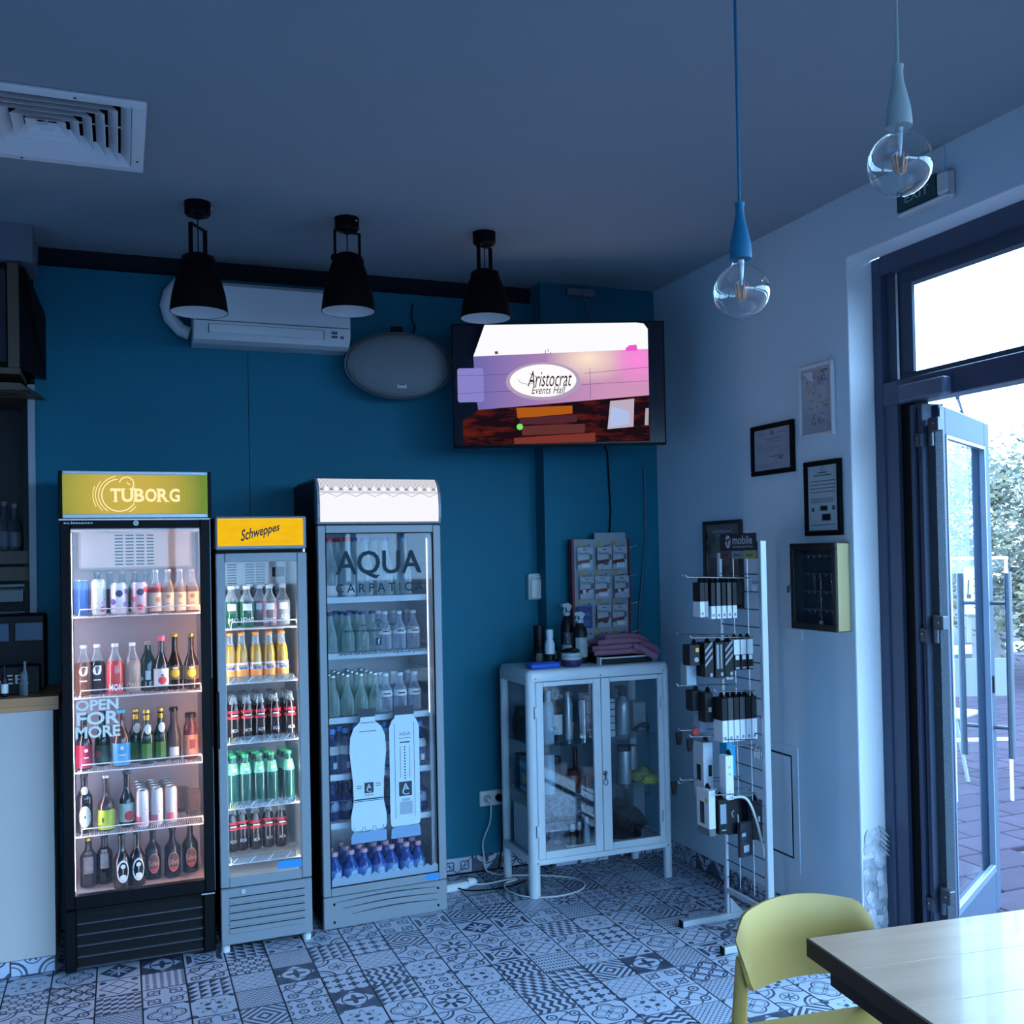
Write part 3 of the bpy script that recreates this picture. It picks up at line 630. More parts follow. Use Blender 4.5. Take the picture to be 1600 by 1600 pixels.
obj('glass_gasket', MB().box(.036, .0405, -.001, .012, .186, 1.83).box(.5585, .5625, -.001, .012, .186, 1.83).box(.04, .56, -.001, .012, 1.8245, 1.829).box(.04, .56, -.001, .012, .187, .1915), DBLACK, d_)
obj('blue_energy_label', MB().box(.495, .562, -.0015, .001, .157, .183), BLUEL, d_)
hz0, hz1 = 1.870, 2.085
prof = [(0, hz0), (-.012, hz0+.03), (-.014, hz0+.09), (-.006, hz0+.15), (.012, hz0+.19), (.040, hz1), (.45, hz1), (.45, hz0)]
hd = obj('header_sign', MB().prism(prof, 0, .602, 'x'), SILVER, t3)
wp = bpy.data.materials.new('lit_white_patterned_sign'); wp.use_nodes = True; nt = wp.node_tree; nt.nodes.remove(P(nt)); x, y, z = uvxy(nt, 'Object')
zz = z-2.030; tr = op('MULTIPLY', tri(x*22), .026)
dark = ((fr(x*160) < .45) & (zz > tr-.006)) & (zz > .0) | ((abs(fr(x*22)-.5) < .26) & (zz > -.002) & (zz < .011) & (op('SUBTRACT', .26, abs(fr(x*22)-.5)) > zz*20)) | (abs(zz+.008) < .0012) | (abs(zz+.014) < .001) | (abs(zz+.032-op('MULTIPLY', tri(x*11+.5), .020)) < .0012)
em = nt.nodes.new('ShaderNodeEmission'); em.inputs[1].default_value = 1.0*EK
nt.links.new(ramp2(nt, dark, (.95,.94,1.0), (.26,.28,.34)), em.inputs[0]); nt.links.new(em.outputs[0], nt.nodes['Material Output'].inputs[0])
o2 = [(y-.002, z) for y, z in prof[1:6]]; o2[0] = (o2[0][0], hz0+.012); pp = o2+[(y+.004, z-.002) for y, z in o2[::-1]]
obj('sign_panel', MB().prism(pp, .012, .588, 'x'), wp, hd)
obj('header_gap', MB().box(.002, .60, .004, .05, 1.862, 1.872), DBLACK, t3)
INK = mat('dark_teal_vinyl', (.012,.035,.05), .6, spec=.2); VIN = mat('white_blue_vinyl', (.50,.62,.72), .5); NAVY = mat('navy_vinyl', (.006,.012,.03), .5)
m = MB(); put(m, 'AQUA', front(.083, .503, 1.612, 1.744, .003)); obj('glass_lettering', m, INK, d_)
for key_, q_ in (('CARPATICA', (.083, .508, 1.548, 1.590, .003)), ('www1', (.115, .465, 1.358, 1.376, .003)), ('www2', (.09, .525, 1.250, 1.274, .003))): m = MB(); put(m, key_, front(*q_)); obj('glass_lettering', m, INK, d_)
m = MB()
m.add([(.255,.003,1.395),(.285,.003,1.42),(.315,.003,1.395),(.31,.003,1.395),(.285,.003,1.415),(.26,.003,1.395)], [(0,1,4,5),(1,2,3,4)]); m.box(.20, .225, .0028, .003, 1.39, 1.394).box(.33, .37, .0028, .003, 1.39, 1.394)
obj('mountain_mark', m, INK, d_)
m = MB().box(.270, .298, .0028, .0032, 1.296, 1.330); obj('web_icon', m, INK, d_); m = MB(); put(m, 'f', front(.279, .290, 1.300, 1.327, .0015)); obj('web_icon_letter', m, VIN, d_)
ys_ = .003
def sil(pts, y, m): return MB().prism(pts+[(2*pts[0][0]-x if False else x, z) for x, z in []], y-.0004, y, 'y')
def sym(cx, half): return [(cx-x, z) for x, z in half]+[(cx+x, z) for x, z in half[::-1]]
b1 = sym(.222, [(.068,.430),(.084,.445),(.086,.50),(.072,.57),(.074,.66),(.082,.74),(.088,.80),(.084,.87),(.066,.915),(.036,.940),(.034,.962)])
obj('bottle_sticker', MB().prism(b1, ys_-.0004, ys_), VIN, d_)
obj('sticker_cap', MB().box(.186, .258, ys_-.0006, ys_, .962, 1.0, 0, .0002), NAVY, d_)
m = MB()
for a, b, w in ((.895, .040, .0015), (.935, .034, .0015), (.578, .07, .003), (.570, .07, .0015)): m.box(.222-b, .222+b, ys_-.0008, ys_-.0005, a-w, a+w)
for dx in (-.05, 0, .05): m.tube([(.222+dx-.02, ys_-.001, .452), (.222+dx-.018, ys_-.001, .436), (.222+dx, ys_-.001, .430), (.222+dx+.018, ys_-.001, .436), (.222+dx+.02, ys_-.001, .452)], .0012, 4)
put(m, 'aq2', front(.203, .245, .590, .601, ys_-.001)); m.box(.165, .19, ys_-.0008, ys_-.0005, .64, .643).box(.165, .19, ys_-.0008, ys_-.0005, .63, .633).box(.255, .28, ys_-.0008, ys_-.0005, .645, .648).box(.255, .28, ys_-.0008, ys_-.0005, .635, .638)
obj('sticker_print', m, INK, d_)
obj('sticker_badge', MB().box(.202, .246, ys_-.0009, ys_-.0005, .606, .655), NAVY, d_)
m = MB(); put(m, 'A', front(.214, .234, .628, .648, ys_-.0012)); put(m, 'C', front(.212, .236, .611, .632, ys_-.0012)); obj('badge_letters', m, VIN, d_)
b2 = sym(.400, [(.062,.432),(.072,.440),(.074,.48),(.074,.90),(.060,.935),(.046,.945),(.046,.958)])
obj('bottle_sticker', MB().prism(b2, ys_-.0004, ys_), VIN, d_); obj('sticker_cap', MB().box(.350, .450, ys_-.0006, ys_, .958, 1.0), NAVY, d_)
m = MB()
for x in (.352, .448): m.box(x-.001, x+.001, ys_-.0008, ys_-.0005, .47, .92)
put(m, 'aq2', front(.374, .430, .858, .874, ys_-.001)); m.box(.37, .432, ys_-.0008, ys_-.0005, .846, .848).box(.378, .426, ys_-.0008, ys_-.0005, .824, .830)
for k in range(12): m.box(.3985, .4045, ys_-.0009, ys_-.0005, .652+.0135*k, .659+.0135*k)
m.box(.378, .38, ys_-.0008, ys_-.0005, .66, .81).box(.424, .426, ys_-.0008, ys_-.0005, .66, .81)
obj('sticker_print', m, INK, d_); obj('sticker_badge', MB().box(.370, .434, ys_-.0009, ys_-.0005, .572, .640), NAVY, d_)
m = MB(); put(m, 'A', front(.389, .417, .604, .632, ys_-.0012)); put(m, 'C', front(.386, .420, .578, .608, ys_-.0012)); obj('badge_letters', m, VIN, d_)
obj('grey_info_print', MB().box(.372, .436, ys_-.0009, ys_-.0005, .485, .545).box(.384, .424, ys_-.0009, ys_-.0005, .548, .560), mat('grey_vinyl', (.28,.36,.43), .5), d_)
BANDM = mat('blue_band_vinyl', (.22,.38,.58), .5, alpha=.75)
obj('sticker_band', MB().prism([(.136,.376),(.136,.41),(.15,.430),(.205,.425),(.25,.432),(.306,.425),(.306,.376)], ys_-.0002, ys_+.0002), BANDM, d_); obj('sticker_band', MB().prism([(.328,.376),(.330,.42),(.35,.430),(.47,.430),(.476,.376)], ys_-.0002, ys_+.0002), BANDM, d_)  # translucent blue band under each bottle sticker
m = MB()
for k in range(14): x = .042+.037*k; m.add([(x, .003, .192), (x+.037, .003, .192), (x+.037, .003, .222), (x+.0185, .003, .238), (x, .003, .222)], [(0,1,2,3,4)])
obj('zigzag_border', m, mat('pale_vinyl_border', (.34,.46,.56), .5, alpha=.65), d_)
AZ = (1.524, 1.26, .958, .693, .466)
ASH = mat('pale_shelf_strip', (.50,.58,.63), .45)
for z in AZ:
    s = wire_shelf(t3, .034, .566, .062, .45, z, WIRE, 40, False); obj('shelf_strip', MB().box(.036, .556, .056, .061, z-.026, z+.003, 0, .001), ASH, s)
obj('side_light_guide', MB().box(.548, .567, .052, .075, .2, 1.81, 0, .004), mat('milky_light_guide', (.75,.74,.74), .5), t3)
for k in range(22): obj('side_rib', MB().box(.560, .5695, .09, .43, .26+.068*k, .282+.068*k, 0, .004), LIN3, t3)
obj('lamp_tube', MB().box(.06, .54, .10, .13, 1.990, 2.0), glow('white_cooler_tube', (.85,.95,1), 120), t3)
obj('lamp_strip', MB().box(.5455, .548, .054, .060, .95, 1.80), glow('soft_white_strip', (.85,.93,1), 3), t3)
# ------------------------------------------------------------------ bottles, cans and glasses
ORD = ['leftmost', 'second from the left', 'third from the left', 'fourth from the left', 'fifth from the left', 'sixth from the left', 'seventh from the left']
ROWS = ['front row', 'second row', 'third row', 'back row']
def rowlab(kind, r, k, where, n=None): return '%s, %s, %s, %s' % (kind, ROWS[r], 'rightmost' if n and k == n-1 and n > 2 else ORD[k].replace('from the left', 'from left'), where)
def bprof(h, r, rn, hs, hn, foot=.006):
    p = [(r*.80, 0), (r*.97, .003), (r, foot+.004)]
    p.append((r, h*hs))
    for k in range(1, 5):
        t = k/5; e = t*t*(3-2*t); p.append((r+(rn-r)*e, h*(hs+(hn-hs)*t)))
    p += [(rn, h*hn), (rn*.95, h*.93), (rn*1.12, h*.935), (rn*1.12, h*.955), (rn, h*.96), (rn, h)]
    return p
def discf(mb, fn, n=10):
    us = [.5-.5*cos(pi*i/n) for i in range(n+1)]; hv = [.5*sin(pi*i/n) for i in range(n+1)]
    vs = [fn(0, .5)]+[fn(us[i], .5-hv[i]) for i in range(1, n)]+[fn(us[i], .5+hv[i]) for i in range(1, n)]+[fn(1, .5)]
    mb.add(vs, [(0, 1, n)]+[(i, i+1, n+i, n-1+i) for i in range(1, n-1)]+[(n-1, 2*n-1, 2*n-2)])
def bottle(name, label, cat, h, r, rn, hs, hn, body, fill=1, clear=CLEAR, cap=None, bands=(), prints=(), group=None, n=16, prof=None):
    t = thing(name, label, cat, (0, 0, 0), 0, group)
    p = prof or bprof(h, r, rn, hs, hn)
    if fill < 1: # split the profile at the fill line
        zf = h*fill; q = []
        for a, b in zip(p, p[1:]):
            q.append(a)
            if a[1] < zf <= b[1]: k = (zf-a[1])/(b[1]-a[1]); q.append((a[0]+(b[0]-a[0])*k, zf))
        p = q+[p[-1]]
    me = MB().lathe(p, n, mf=lambda j: 0 if p[j+1][1] <= h*fill+1e-6 else 1).mesh('glass_body', [body, clear], True)
    obj('glass_body', me, None, t)
    if cap:
        cm, cr, ch = cap[:3]; obj('cap', MB().lathe([(cr, h-ch), (cr, h-.003), (cr*.85, h+.001)], 14), cm, t, smooth=True)
    def rad(z):
        for a, b in zip(p, p[1:]):
            if a[1] <= z <= b[1] and b[1] > a[1]: return a[0]+(b[0]-a[0])*(z-a[1])/(b[1]-a[1])
        return r
    for bnd in bands:
        z0, z1, m = bnd[:3]; w = bnd[3] if len(bnd) > 3 else None
        k = 4 if abs(rad(z0)-rad(z1)) > .002 else 1
        pr = [(rad(z0+(z1-z0)*i/k)+.0009, z0+(z1-z0)*i/k) for i in range(k+1)]
        obj('paper_label', MB().lathe(pr, 18, caps=False) if w is None else MB().lathe(pr, 8, a0=-w, a1=w), m, t, smooth=True)
    for pn, (key, z0, z1, w, m, a0) in enumerate(prints):
        mb = MB()
        if key == 'disc':
            discf(mb, curve(max(rad(z0), rad(z1), rad((z0+z1)/2))+.0016+.0004*pn, z0, z1, w, a0))
        elif key == 'bar': mb.add([curve(rad((z0+z1)/2)+.0018+.0004*pn, z0, z1, w, a0)(*q) for q in ((0,0),(.5,0),(1,0),(1,1),(.5,1),(0,1))], [(0,1,4,5),(1,2,3,4)])
        elif key == 'drop': mb.add([curve(rad((z0+z1)/2)+.0018, z0, z1, w, a0)(*q) for q in ((.5,0),(.85,.1),(1,.4),(1,1),(.35,1),(.08,.75),(0,.4),(.15,.1))], [tuple(range(8))])
        else: put(mb, key, curve(rad((z0+z1)/2)+.0018+.0004*pn, z0, z1, w, a0))
        obj('label_print', mb, m, t)
    return t
def can(name, label, h, r, paint, prints=(), group=None):
    t = thing(name, label, 'can', (0,0,0), 0, group)
    obj('can_body', MB().lathe([(r*.78, 0), (r*.9, .004), (r, .012), (r, h-.016), (r*.86, h-.004)], 20), paint, t, smooth=True)
    ALU = mat('bare_aluminium', (.55,.54,.54), .3, .9)
    obj('can_lid', MB().lathe([(r*.86, h-.0045), (r*.88, h), (r*.82, h), (r*.80, h-.004), (0, h-.004)], 18), ALU, t, smooth=True)
    obj('pull_tab', MB().box(-.008, .008, -.012, .012, h-.004, h-.002, 0, .001), ALU, t)
    for key, z0, z1, w, m, a0 in prints:
        mb = MB(); nn = 14; f_ = curve(r+.0007, z0, z1, w, a0)
        if key == 'disc': discf(mb, f_)
        elif key == 'slash': mb.add([f_(0, .1), f_(.2, 0), f_(1, .9), f_(.8, 1)], [(0,1,2,3)])
        elif key == 'bar': mb.add([f_(i/8, 0) for i in range(9)]+[f_(i/8, 1) for i in range(9)], [(i, i+1, 10+i, 9+i) for i in range(8)])
        else: put(mb, key, f_)
        obj('can_print', mb, m, t)
    return t
def at(t, root, x, y, z, ang=0):
    # stand t on a shelf of cooler root: x, y, z in the cooler's own frame
    M = Matrix.Translation(root.location) @ Matrix.Rotation(root.rotation_euler[2], 4, 'Z'); p = M @ Vector((x, y, z))
    t.location = p; t.rotation_euler = (0, 0, root.rotation_euler[2]+ang); return t
def again(proto, root, x, y, z, label=None, group=None, ang=0):
    return at(dup(proto, (0,0,0), 0, label, group), root, x, y, z, ang)
C_ = lambda *c: lin(c)
cream = mat('cream_label', (.72,.55,.42), .5); whiteL = mat('white_label', (.66,.68,.68), .5); redL = mat('red_label', (.62,.035,.045), .45); gold = mat('gold_foil', (.55,.34,.06), .3, .7)
bkcap = mat('black_cap', (.01,.01,.012), .4); whcap = mat('white_cap', (.75,.78,.8), .35); blcap = mat('blue_cap', (.03,.10,.42), .4); dbcap = mat('dark_blue_cap', (.012,.03,.19), .4); rdcap = mat('red_cap', (.60,.03,.04), .4); lbcap = mat('light_blue_cap', (.10,.32,.75), .4)
pkcap = mat('pink_cap', (.75,.12,.20), .45); applered = mat('apple_red', (.60,.02,.03), .5); yelp = mat('lemon_yellow', (.85,.50,.03), .5); navyp = mat('navy_print', (.02,.03,.12), .5); ink2 = mat('white_print', (.8,.8,.8), .5)
# --- beer cooler, top shelf
z = TZ[0]+.001; y1 = .14
at(can('drink_can', 'slim blue drink can at the left end of the top shelf in the black cooler', .152, .031, mat('can_blue', (.05,.16,.45), .35, .3)), t1, .075, y1, z)
at(can('drink_can', 'tall white drink can with dark slashes and a pink spot in the black cooler', .152, .031, mat('can_white', (.62,.62,.66), .35, .2), [('slash', .03, .05, .03, navyp, -.5), ('slash', .11, .13, .03, navyp, .1), ('slash', .05, .07, .02, navyp, .7), ('disc', .012, .036, .024, pkcap, .55)]), t1, .144, y1, z)
dots = [('disc', .074, .104, .032, navyp, .0), ('disc', .04, .066, .028, mat('violet_spot', (.10,.07,.42), .5), -.75), ('disc', .030, .054, .024, mat('lilac_spot', (.35,.22,.55), .5), .75), ('disc', .085, .108, .022, mat('mauve_spot', (.45,.2,.42), .5), .9)]
at(can('drink_can', 'short white can with blue and violet spots on the top shelf of the black cooler', .135, .036, mat('can_white', (.6,.6,.65), .35, .2), dots), t1, .226, y1, z)
at(can('drink_can', 'short pinkish can with red spots and a dark round mark on the top shelf of the black cooler', .135, .036, mat('can_pink', (.62,.42,.48), .35, .2), [('disc', .078, .108, .032, navyp, .1), ('disc', .05, .074, .026, mat('can_red_spot', (.6,.08,.16), .5), -.75), ('disc', .016, .040, .026, redL, .0), ('disc', .09, .118, .04, redL, .95)]), t1, .309, y1, z)
at(bottle('soda_bottle', 'clear-necked bottle of red drink with a cream label on the top shelf of the black cooler', 'bottle', .188, .031, .011, .52, .80, liquid('red_drink', (.5,.02,.02), .5), .68, CLEAR, (mat('tin_cap', (.55,.5,.48), .35, .6), .0145, .009), [(.006, .088, cream)], [('disc', .045, .068, .022, mat('tan_print', (.45,.22,.1), .5), .3)]), t1, .376, y1, z)
pb = bottle('soda_bottle', 'clear soda bottle with a pale peach label, left of three alike on the top shelf of the black cooler', 'bottle', .188, .030, .011, .52, .80, liquid('pale_peach_drink', (.55,.42,.36), .25, (.85,.75,.68)), .7, CLEAR, (mat('tin_cap', (.55,.5,.48), .35, .6), .0145, .009), [(.006, .088, cream)], [('disc', .060, .080, .02, mat('tan_print', (.45,.22,.1), .5), 0), ('bar', .036, .040, .022, mat('tan_print', (.45,.22,.1), .5), 0)], 'peach-labelled bottles')
at(pb, t1, .428, y1, z); again(pb, t1, .478, y1, z, 'clear soda bottle with a pale peach label, middle of three alike on the top shelf of the black cooler'); again(pb, t1, .529, y1, z, 'clear soda bottle with a pale peach label, at the right end of the top shelf of the black cooler')
bk = bottle('wine_bottle', 'dusky brown bottle with a tin cap, standing behind the cans on the top shelf of the black cooler', 'bottle', .185, .026, .0125, .55, .80, BROWNG, 1, CLEAR, (mat('grey_tin_cap', (.22,.2,.2), .4, .6), .0155, .010), group='bottles behind the cans')
for k, x in enumerate((.135, .187, .238, .292, .343)):
    if k == 0: at(bk, t1, x, .28, z); bk['label'] = "dusky brown bottle, leftmost behind the cans on black cooler's top shelf"
    else: again(bk, t1, x, .28, z, "dusky brown bottle, %s behind the cans on black cooler's top shelf" % (ORD[k].replace('the ', '') if k < 4 else 'rightmost'))
# --- second shelf
z = TZ[1]+.001; wt = mat('white_screen_print', (.7,.72,.74), .5); swing = whcap
lem = [('drop', .085, .125, .036, wt, 0), ('bar', .062, .066, .03, wt, 0)]
at(bottle('lemonade_bottle', 'brown lemonade bottle with a white drop mark at the left end of the second shelf of the black cooler', 'bottle', .215, .034, .013, .55, .85, liquid('brown_tea', (.20,.085,.05), .55, (.6,.4,.3)), .66, CLEAR, (whcap, .015, .013), (), lem), t1, .080, .13, z)
at(bottle('lemonade_bottle', 'blackcurrant-dark lemonade bottle with a white drop mark on the second shelf of the black cooler', 'bottle', .215, .034, .013, .55, .85, liquid('dark_currant', (.02,.010,.02), .8), .66, CLEAR, (whcap, .015, .013), (), lem), t1, .134, .15, z)
at(bottle('lemonade_bottle', 'bright red lemonade bottle with large white letters on the second shelf of the black cooler', 'bottle', .215, .035, .013, .55, .85, liquid('red_lemonade', (.62,.06,.07), .7), .66, CLEAR, (whcap, .015, .013), (), [('MON', .014, .044, .060, wt, .1)]), t1, .206, .13, z)
at(bottle('lemonade_bottle', 'cloudy beige lemonade bottle with pale letters on the second shelf of the black cooler', 'bottle', .215, .035, .013, .55, .85, liquid('cloudy_lemonade', (.50,.40,.33), .55, (.8,.7,.6)), .66, CLEAR, (whcap, .015, .013), (), [('ONA', .018, .044, .058, cream, .1)]), t1, .276, .14, z)
at(bottle('lemonade_bottle', 'dark green bottle with a white cross and letters on the second shelf of the black cooler', 'bottle', .215, .034, .013, .55, .85, DARKG, 1, CLEAR, (mat('tan_cap', (.5,.35,.25), .4), .015, .014), [(.05, .09, whiteL, .32)], [('LE', .020, .042, .030, wt, .1), ('plus', .045, .065, .018, wt, -.8)]), t1, .340, .16, z)
at(bottle('cider_bottle', 'tall black cider bottle with a pink cap and a white apple label on the second shelf of the black cooler', 'bottle', .240, .032, .012, .42, .74, BLKG, 1, CLEAR, (pkcap, .0165, .022), [(.022, .098, whiteL)], [('disc', .030, .064, .036, applered, .1), ('bar', .066, .074, .012, mat('leaf_green', (.05,.2,.12), .5), .1)]), t1, .395, .13, z)
lb = bottle('beer_bottle', 'amber beer bottle with lemon label, left of the pair on the second shelf of the black cooler', 'bottle', .245, .032, .012, .42, .72, AMBER, 1, CLEAR, (gold, .0165, .012), [(.045, .105, mat('olive_label', (.14,.11,.04), .5))], [('disc', .055, .092, .038, yelp, .0), ('bar', .094, .1, .02, ink2, 0)], 'lemon beer bottles')
at(lb, t1, .452, .14, z); again(lb, t1, .520, .12, z, 'amber beer bottle with lemon label, right of the pair on the second shelf of the black cooler')
# --- third shelf
z = TZ[2]+.001
at(bottle('beer_bottle', 'black bottle with a crimson label behind the window lettering, left end of the third shelf of the black cooler', 'bottle', .235, .033, .013, .45, .74, BLKG, 1, CLEAR, (bkcap, .016, .012), [(.008, .105, mat('crimson_label', (.32,.012,.05), .5))], [('disc', .075, .09, .016, ink2, .3), ('bar', .05, .055, .02, ink2, .3), ('bar', .02, .024, .03, ink2, .2)]), t1, .078, .12, z)
at(bottle('beer_bottle', 'dull green bottle with a pinkish label, second on the third shelf of the black cooler', 'bottle', .235, .032, .013, .45, .74, DARKG, 1, CLEAR, (bkcap, .016, .012), [(.01, .09, mat('murky_green_label', (.05,.10,.07), .5))], [('disc', .04, .07, .03, mat('dusty_pink', (.4,.1,.12), .5), -.6)]), t1, .151, .17, z)
at(bottle('beer_bottle', 'brown bottle with a sky-blue label and a turquoise cap on the third shelf of the black cooler', 'bottle', .243, .036, .013, .46, .74, liquid('brown_neck_glass', (.10,.045,.04), .7), 1, CLEAR, (mat('turquoise_cap', (.05,.35,.45), .4), .0165, .014), [(.006, .102, mat('sky_blue_label', (.06,.33,.58), .5))], [('disc', .074, .090, .016, wt, .05), ('bar', .05, .054, .03, wt, .05), ('bar', .022, .025, .034, wt, .05)]), t1, .228, .12, z)
gb = bottle('beer_bottle', 'green beer bottle with a gold neck foil, left of three on the third shelf of the black cooler', 'bottle', .235, .031, .013, .48, .74, DARKG, 1, CLEAR, (gold, .016, .014), [(.19, .212, gold)], [('disc', .13, .175, .03, whiteL, .2), ('bar', .02, .09, .045, mat('grass_green_label', (.05,.16,.015), .5), .0)], 'green beer bottles')
at(gb, t1, .286, .18, z); again(gb, t1, .330, .12, z, 'green beer bottle with a gold neck foil, front one of three on the third shelf of the black cooler'); again(gb, t1, .388, .15, z, 'green beer bottle with a gold neck foil, right of three on the third shelf of the black cooler')
at(bottle('vinegar_bottle', 'grey see-through bottle with a black cap on the third shelf of the black cooler', 'bottle', .232, .030, .015, .45, .75, liquid('smoky_clear', (.16,.14,.15), .35, (.6,.55,.55)), 1, CLEAR, (bkcap, .019, .016), [(.02, .06, whiteL, .7)]), t1, .444, .16, z)
at(bottle('juice_bottle', 'reddish juice bottle with a salmon label and a black lid, right end of the third shelf of the black cooler', 'bottle', .205, .031, .020, .62, .85, liquid('plum_juice', (.22,.06,.07), .6), 1, CLEAR, (bkcap, .024, .022), [(.02, .11, mat('salmon_label', (.55,.25,.17), .5))], [('bar', .05, .09, .025, mat('plum_print', (.25,.05,.08), .5), .2)]), t1, .514, .14, z)
# --- fourth shelf
z = TZ[3]+.001
at(bottle('beer_bottle', 'black beer bottle with two pale oval labels at the left end of the fourth shelf of the black cooler', 'bottle', .250, .033, .014, .58, .78, BLKG, 1, CLEAR, (bkcap, .016, .012), (), [('disc', .026, .118, .050, mat('pale_grey_oval', (.42,.45,.45), .5), .1), ('bar', .066, .076, .046, BLACK, .1), ('disc', .165, .20, .030, mat('pale_grey_oval', (.42,.45,.45), .5), .1)]), t1, .077, .12, z)
at(bottle('beer_bottle', 'brown beer bottle with a lime-yellow label on the fourth shelf of the black cooler', 'bottle', .235, .033, .013, .45, .66, liquid('brown_neck_glass2', (.055,.03,.028), .75), 1, CLEAR, (mat('tin_cap', (.55,.5,.48), .35, .6), .0155, .010), [(.008, .092, mat('lime_label', (.38,.50,.035), .5))], [('bar', .04, .06, .006, DARKGAP, -.4)]), t1, .163, .12, z)
at(bottle('cider_bottle', 'black cider bottle with a red apple label on the fourth shelf of the black cooler', 'bottle', .240, .032, .012, .42, .72, BLKG, 1, CLEAR, (bkcap, .016, .012), [(.024, .104, mat('mint_white_label', (.42,.52,.50), .5))], [('disc', .030, .072, .040, applered, .3)]), t1, .246, .15, z)
cn = can('drink_can', 'x', .160, .0265, mat('can_rose_white', (.66,.58,.58), .35, .2), [('slash', .06, .08, .022, applered, .25), ('bar', .014, .048, .03, pkcap, -.75)], 'slim pink-white cans')
side = ['left', 'middle', 'right']; rows = ['front', 'second', 'third', 'back']
for r_ in range(4):
    for c_ in range(3):
        x, yy = .309+.059*c_-.006*r_, .11+.056*r_+.012*c_
        lab = "slim pink-white drink can, %s column, %s row, black cooler's fourth shelf" % (side[c_], rows[r_])
        if r_+c_ == 0: at(cn, t1, x, yy, z); cn['label'] = lab
        else: again(cn, t1, x, yy, z, lab, None, .3*c_-.2*r_)
gl = thing('drinking_glass', 'clear tumbler upside down at the back right of the fourth shelf of the black cooler', 'glass', group='tumblers in the black cooler')
obj('glass_wall', MB().lathe([(.036, 0), (.033, .10), (.028, .105), (0, .106)], 18), liquid('dusty_tumbler', (.45,.38,.37), .18), gl, smooth=True)
at(gl, t1, .480, .34, z); again(gl, t1, .528, .27, z, 'clear tumbler upside down nearest the right wall on the fourth shelf of the black cooler')
# --- cooler floor
z = .295+.001; pr = [(.027, 0), (.031, .006), (.031, .13), (.024, .16), (.013, .19), (.013, .225)]
at(bottle('dark_bottle', 'murky grey bottle with a torn pale label, left end of the floor of the black cooler', 'bottle', .21, .034, .014, .6, .8, liquid('murky_glass', (.05,.045,.05), .7), 1, CLEAR, (gold, .016, .012), [(.06, .15, mat('torn_grey_label', (.22,.2,.2), .7, var=.5, vscale=40), .6)]), t1, .087, .24, z)
at(bottle('dark_bottle', 'dark bottle with a white paper label, second on the floor of the black cooler', 'bottle', .21, .034, .014, .6, .8, BLKG, 1, CLEAR, (bkcap, .016, .012), [(.07, .15, mat('torn_grey_label2', (.33,.33,.36), .7, var=.4, vscale=30), .5)]), t1, .151, .26, z)
hk = bottle('beer_bottle', 'dark beer bottle with a white oval badge, left of the front pair on the floor of the black cooler', 'bottle', .235, .034, .013, .50, .74, BLKG, 1, CLEAR, (bkcap, .016, .012), (), [('disc', .028, .125, .052, wt, .15), ('disc', .036, .117, .042, BLACK, .16), ('bar', .068, .086, .052, wt, .15), ('disc', .088, .108, .02, wt, .16), ('disc', .038, .064, .028, wt, .16), ('Heineken', .0715, .083, .046, BLACK, .16)], 'badged beers on the cooler floor')
at(hk, t1, .222, .15, z); again(hk, t1, .285, .16, z, 'dark beer bottle with a white oval badge, right of the front pair on the floor of the black cooler')
sv = bottle('beer_bottle', 'dark beer bottle with a reddish oval badge, left of three alike on the floor of the black cooler', 'bottle', .22, .035, .013, .56, .78, liquid('dark_blue_black_glass', (.012,.018,.035), .8), 1, CLEAR, (bkcap, .016, .012), (), [('disc', .030, .118, .050, mat('rosy_badge', (.42,.24,.22), .5), .1), ('disc', .034, .114, .042, mat('brown_badge', (.10,.05,.05), .5), .1), ('Silva', .062, .086, .046, mat('rosy_badge', (.42,.24,.22), .5), .1), ('bar', .040, .050, .03, redL, .1)], 'red-badged beers')
at(sv, t1, .352, .23, z); again(sv, t1, .434, .22, z, 'dark beer bottle with a reddish oval badge, middle of three alike on the floor of the black cooler'); again(sv, t1, .512, .26, z, 'dark beer bottle with a reddish oval badge, at the right end of the floor of the black cooler')
# --- soda cooler
z = SZ[0]+.001; GRN = liquid('green_lemonade', (.01,.13,.06), .6); DUST = liquid('dusty_rose_drink', (.33,.20,.25), .5); CLD = liquid('cloudy_grey_drink', (.42,.43,.42), .5)
def lmn(label, body, prints, lab=True, grp=None): return bottle('lemonade_bottle', label, 'bottle', .185, .034, .014, .58, .86, body, .62, CLEAR, (whcap, .0165, .014), [(.075, .105, whiteL, .55)] if lab else (), prints, grp)
for x, y_, lab, bd, prn in ((.074, .13, 'green lemonade bottle with a white cap and label, left end of the top shelf of the slim cooler', GRN, [('MOLEMO', .02, .042, .05, wt, .2)]),
    (.106, .21, 'green lemonade bottle standing back between two others on the top shelf of the slim cooler', GRN, ()), (.142, .13, 'pale-topped green lemonade bottle with large letters on the top shelf of the slim cooler', GRN, [('LEMO', .02, .044, .062, wt, .0)]),
    (.202, .16, 'dusty pink lemonade bottle, middle of the top shelf of the slim cooler', DUST, ()), (.242, .13, 'dusty pink lemonade bottle with white letters on the top shelf of the slim cooler', DUST, [('LEMO', .016, .040, .060, wt, -.1)]),
    (.304, .15, 'cloudy grey lemonade bottle at the right end of the top shelf of the slim cooler', CLD, [('AID', .03, .052, .044, wt, .2)])):
    at(lmn(lab, bd, prn), t2, x, y_, z)
bq = bottle('lemonade_bottle', 'capped lemonade bottle in the back row of the top shelf of the slim cooler', 'bottle', .188, .03, .013, .58, .86, BROWNG, 1, CLEAR, (whcap, .016, .012), group='back-row lemonades')
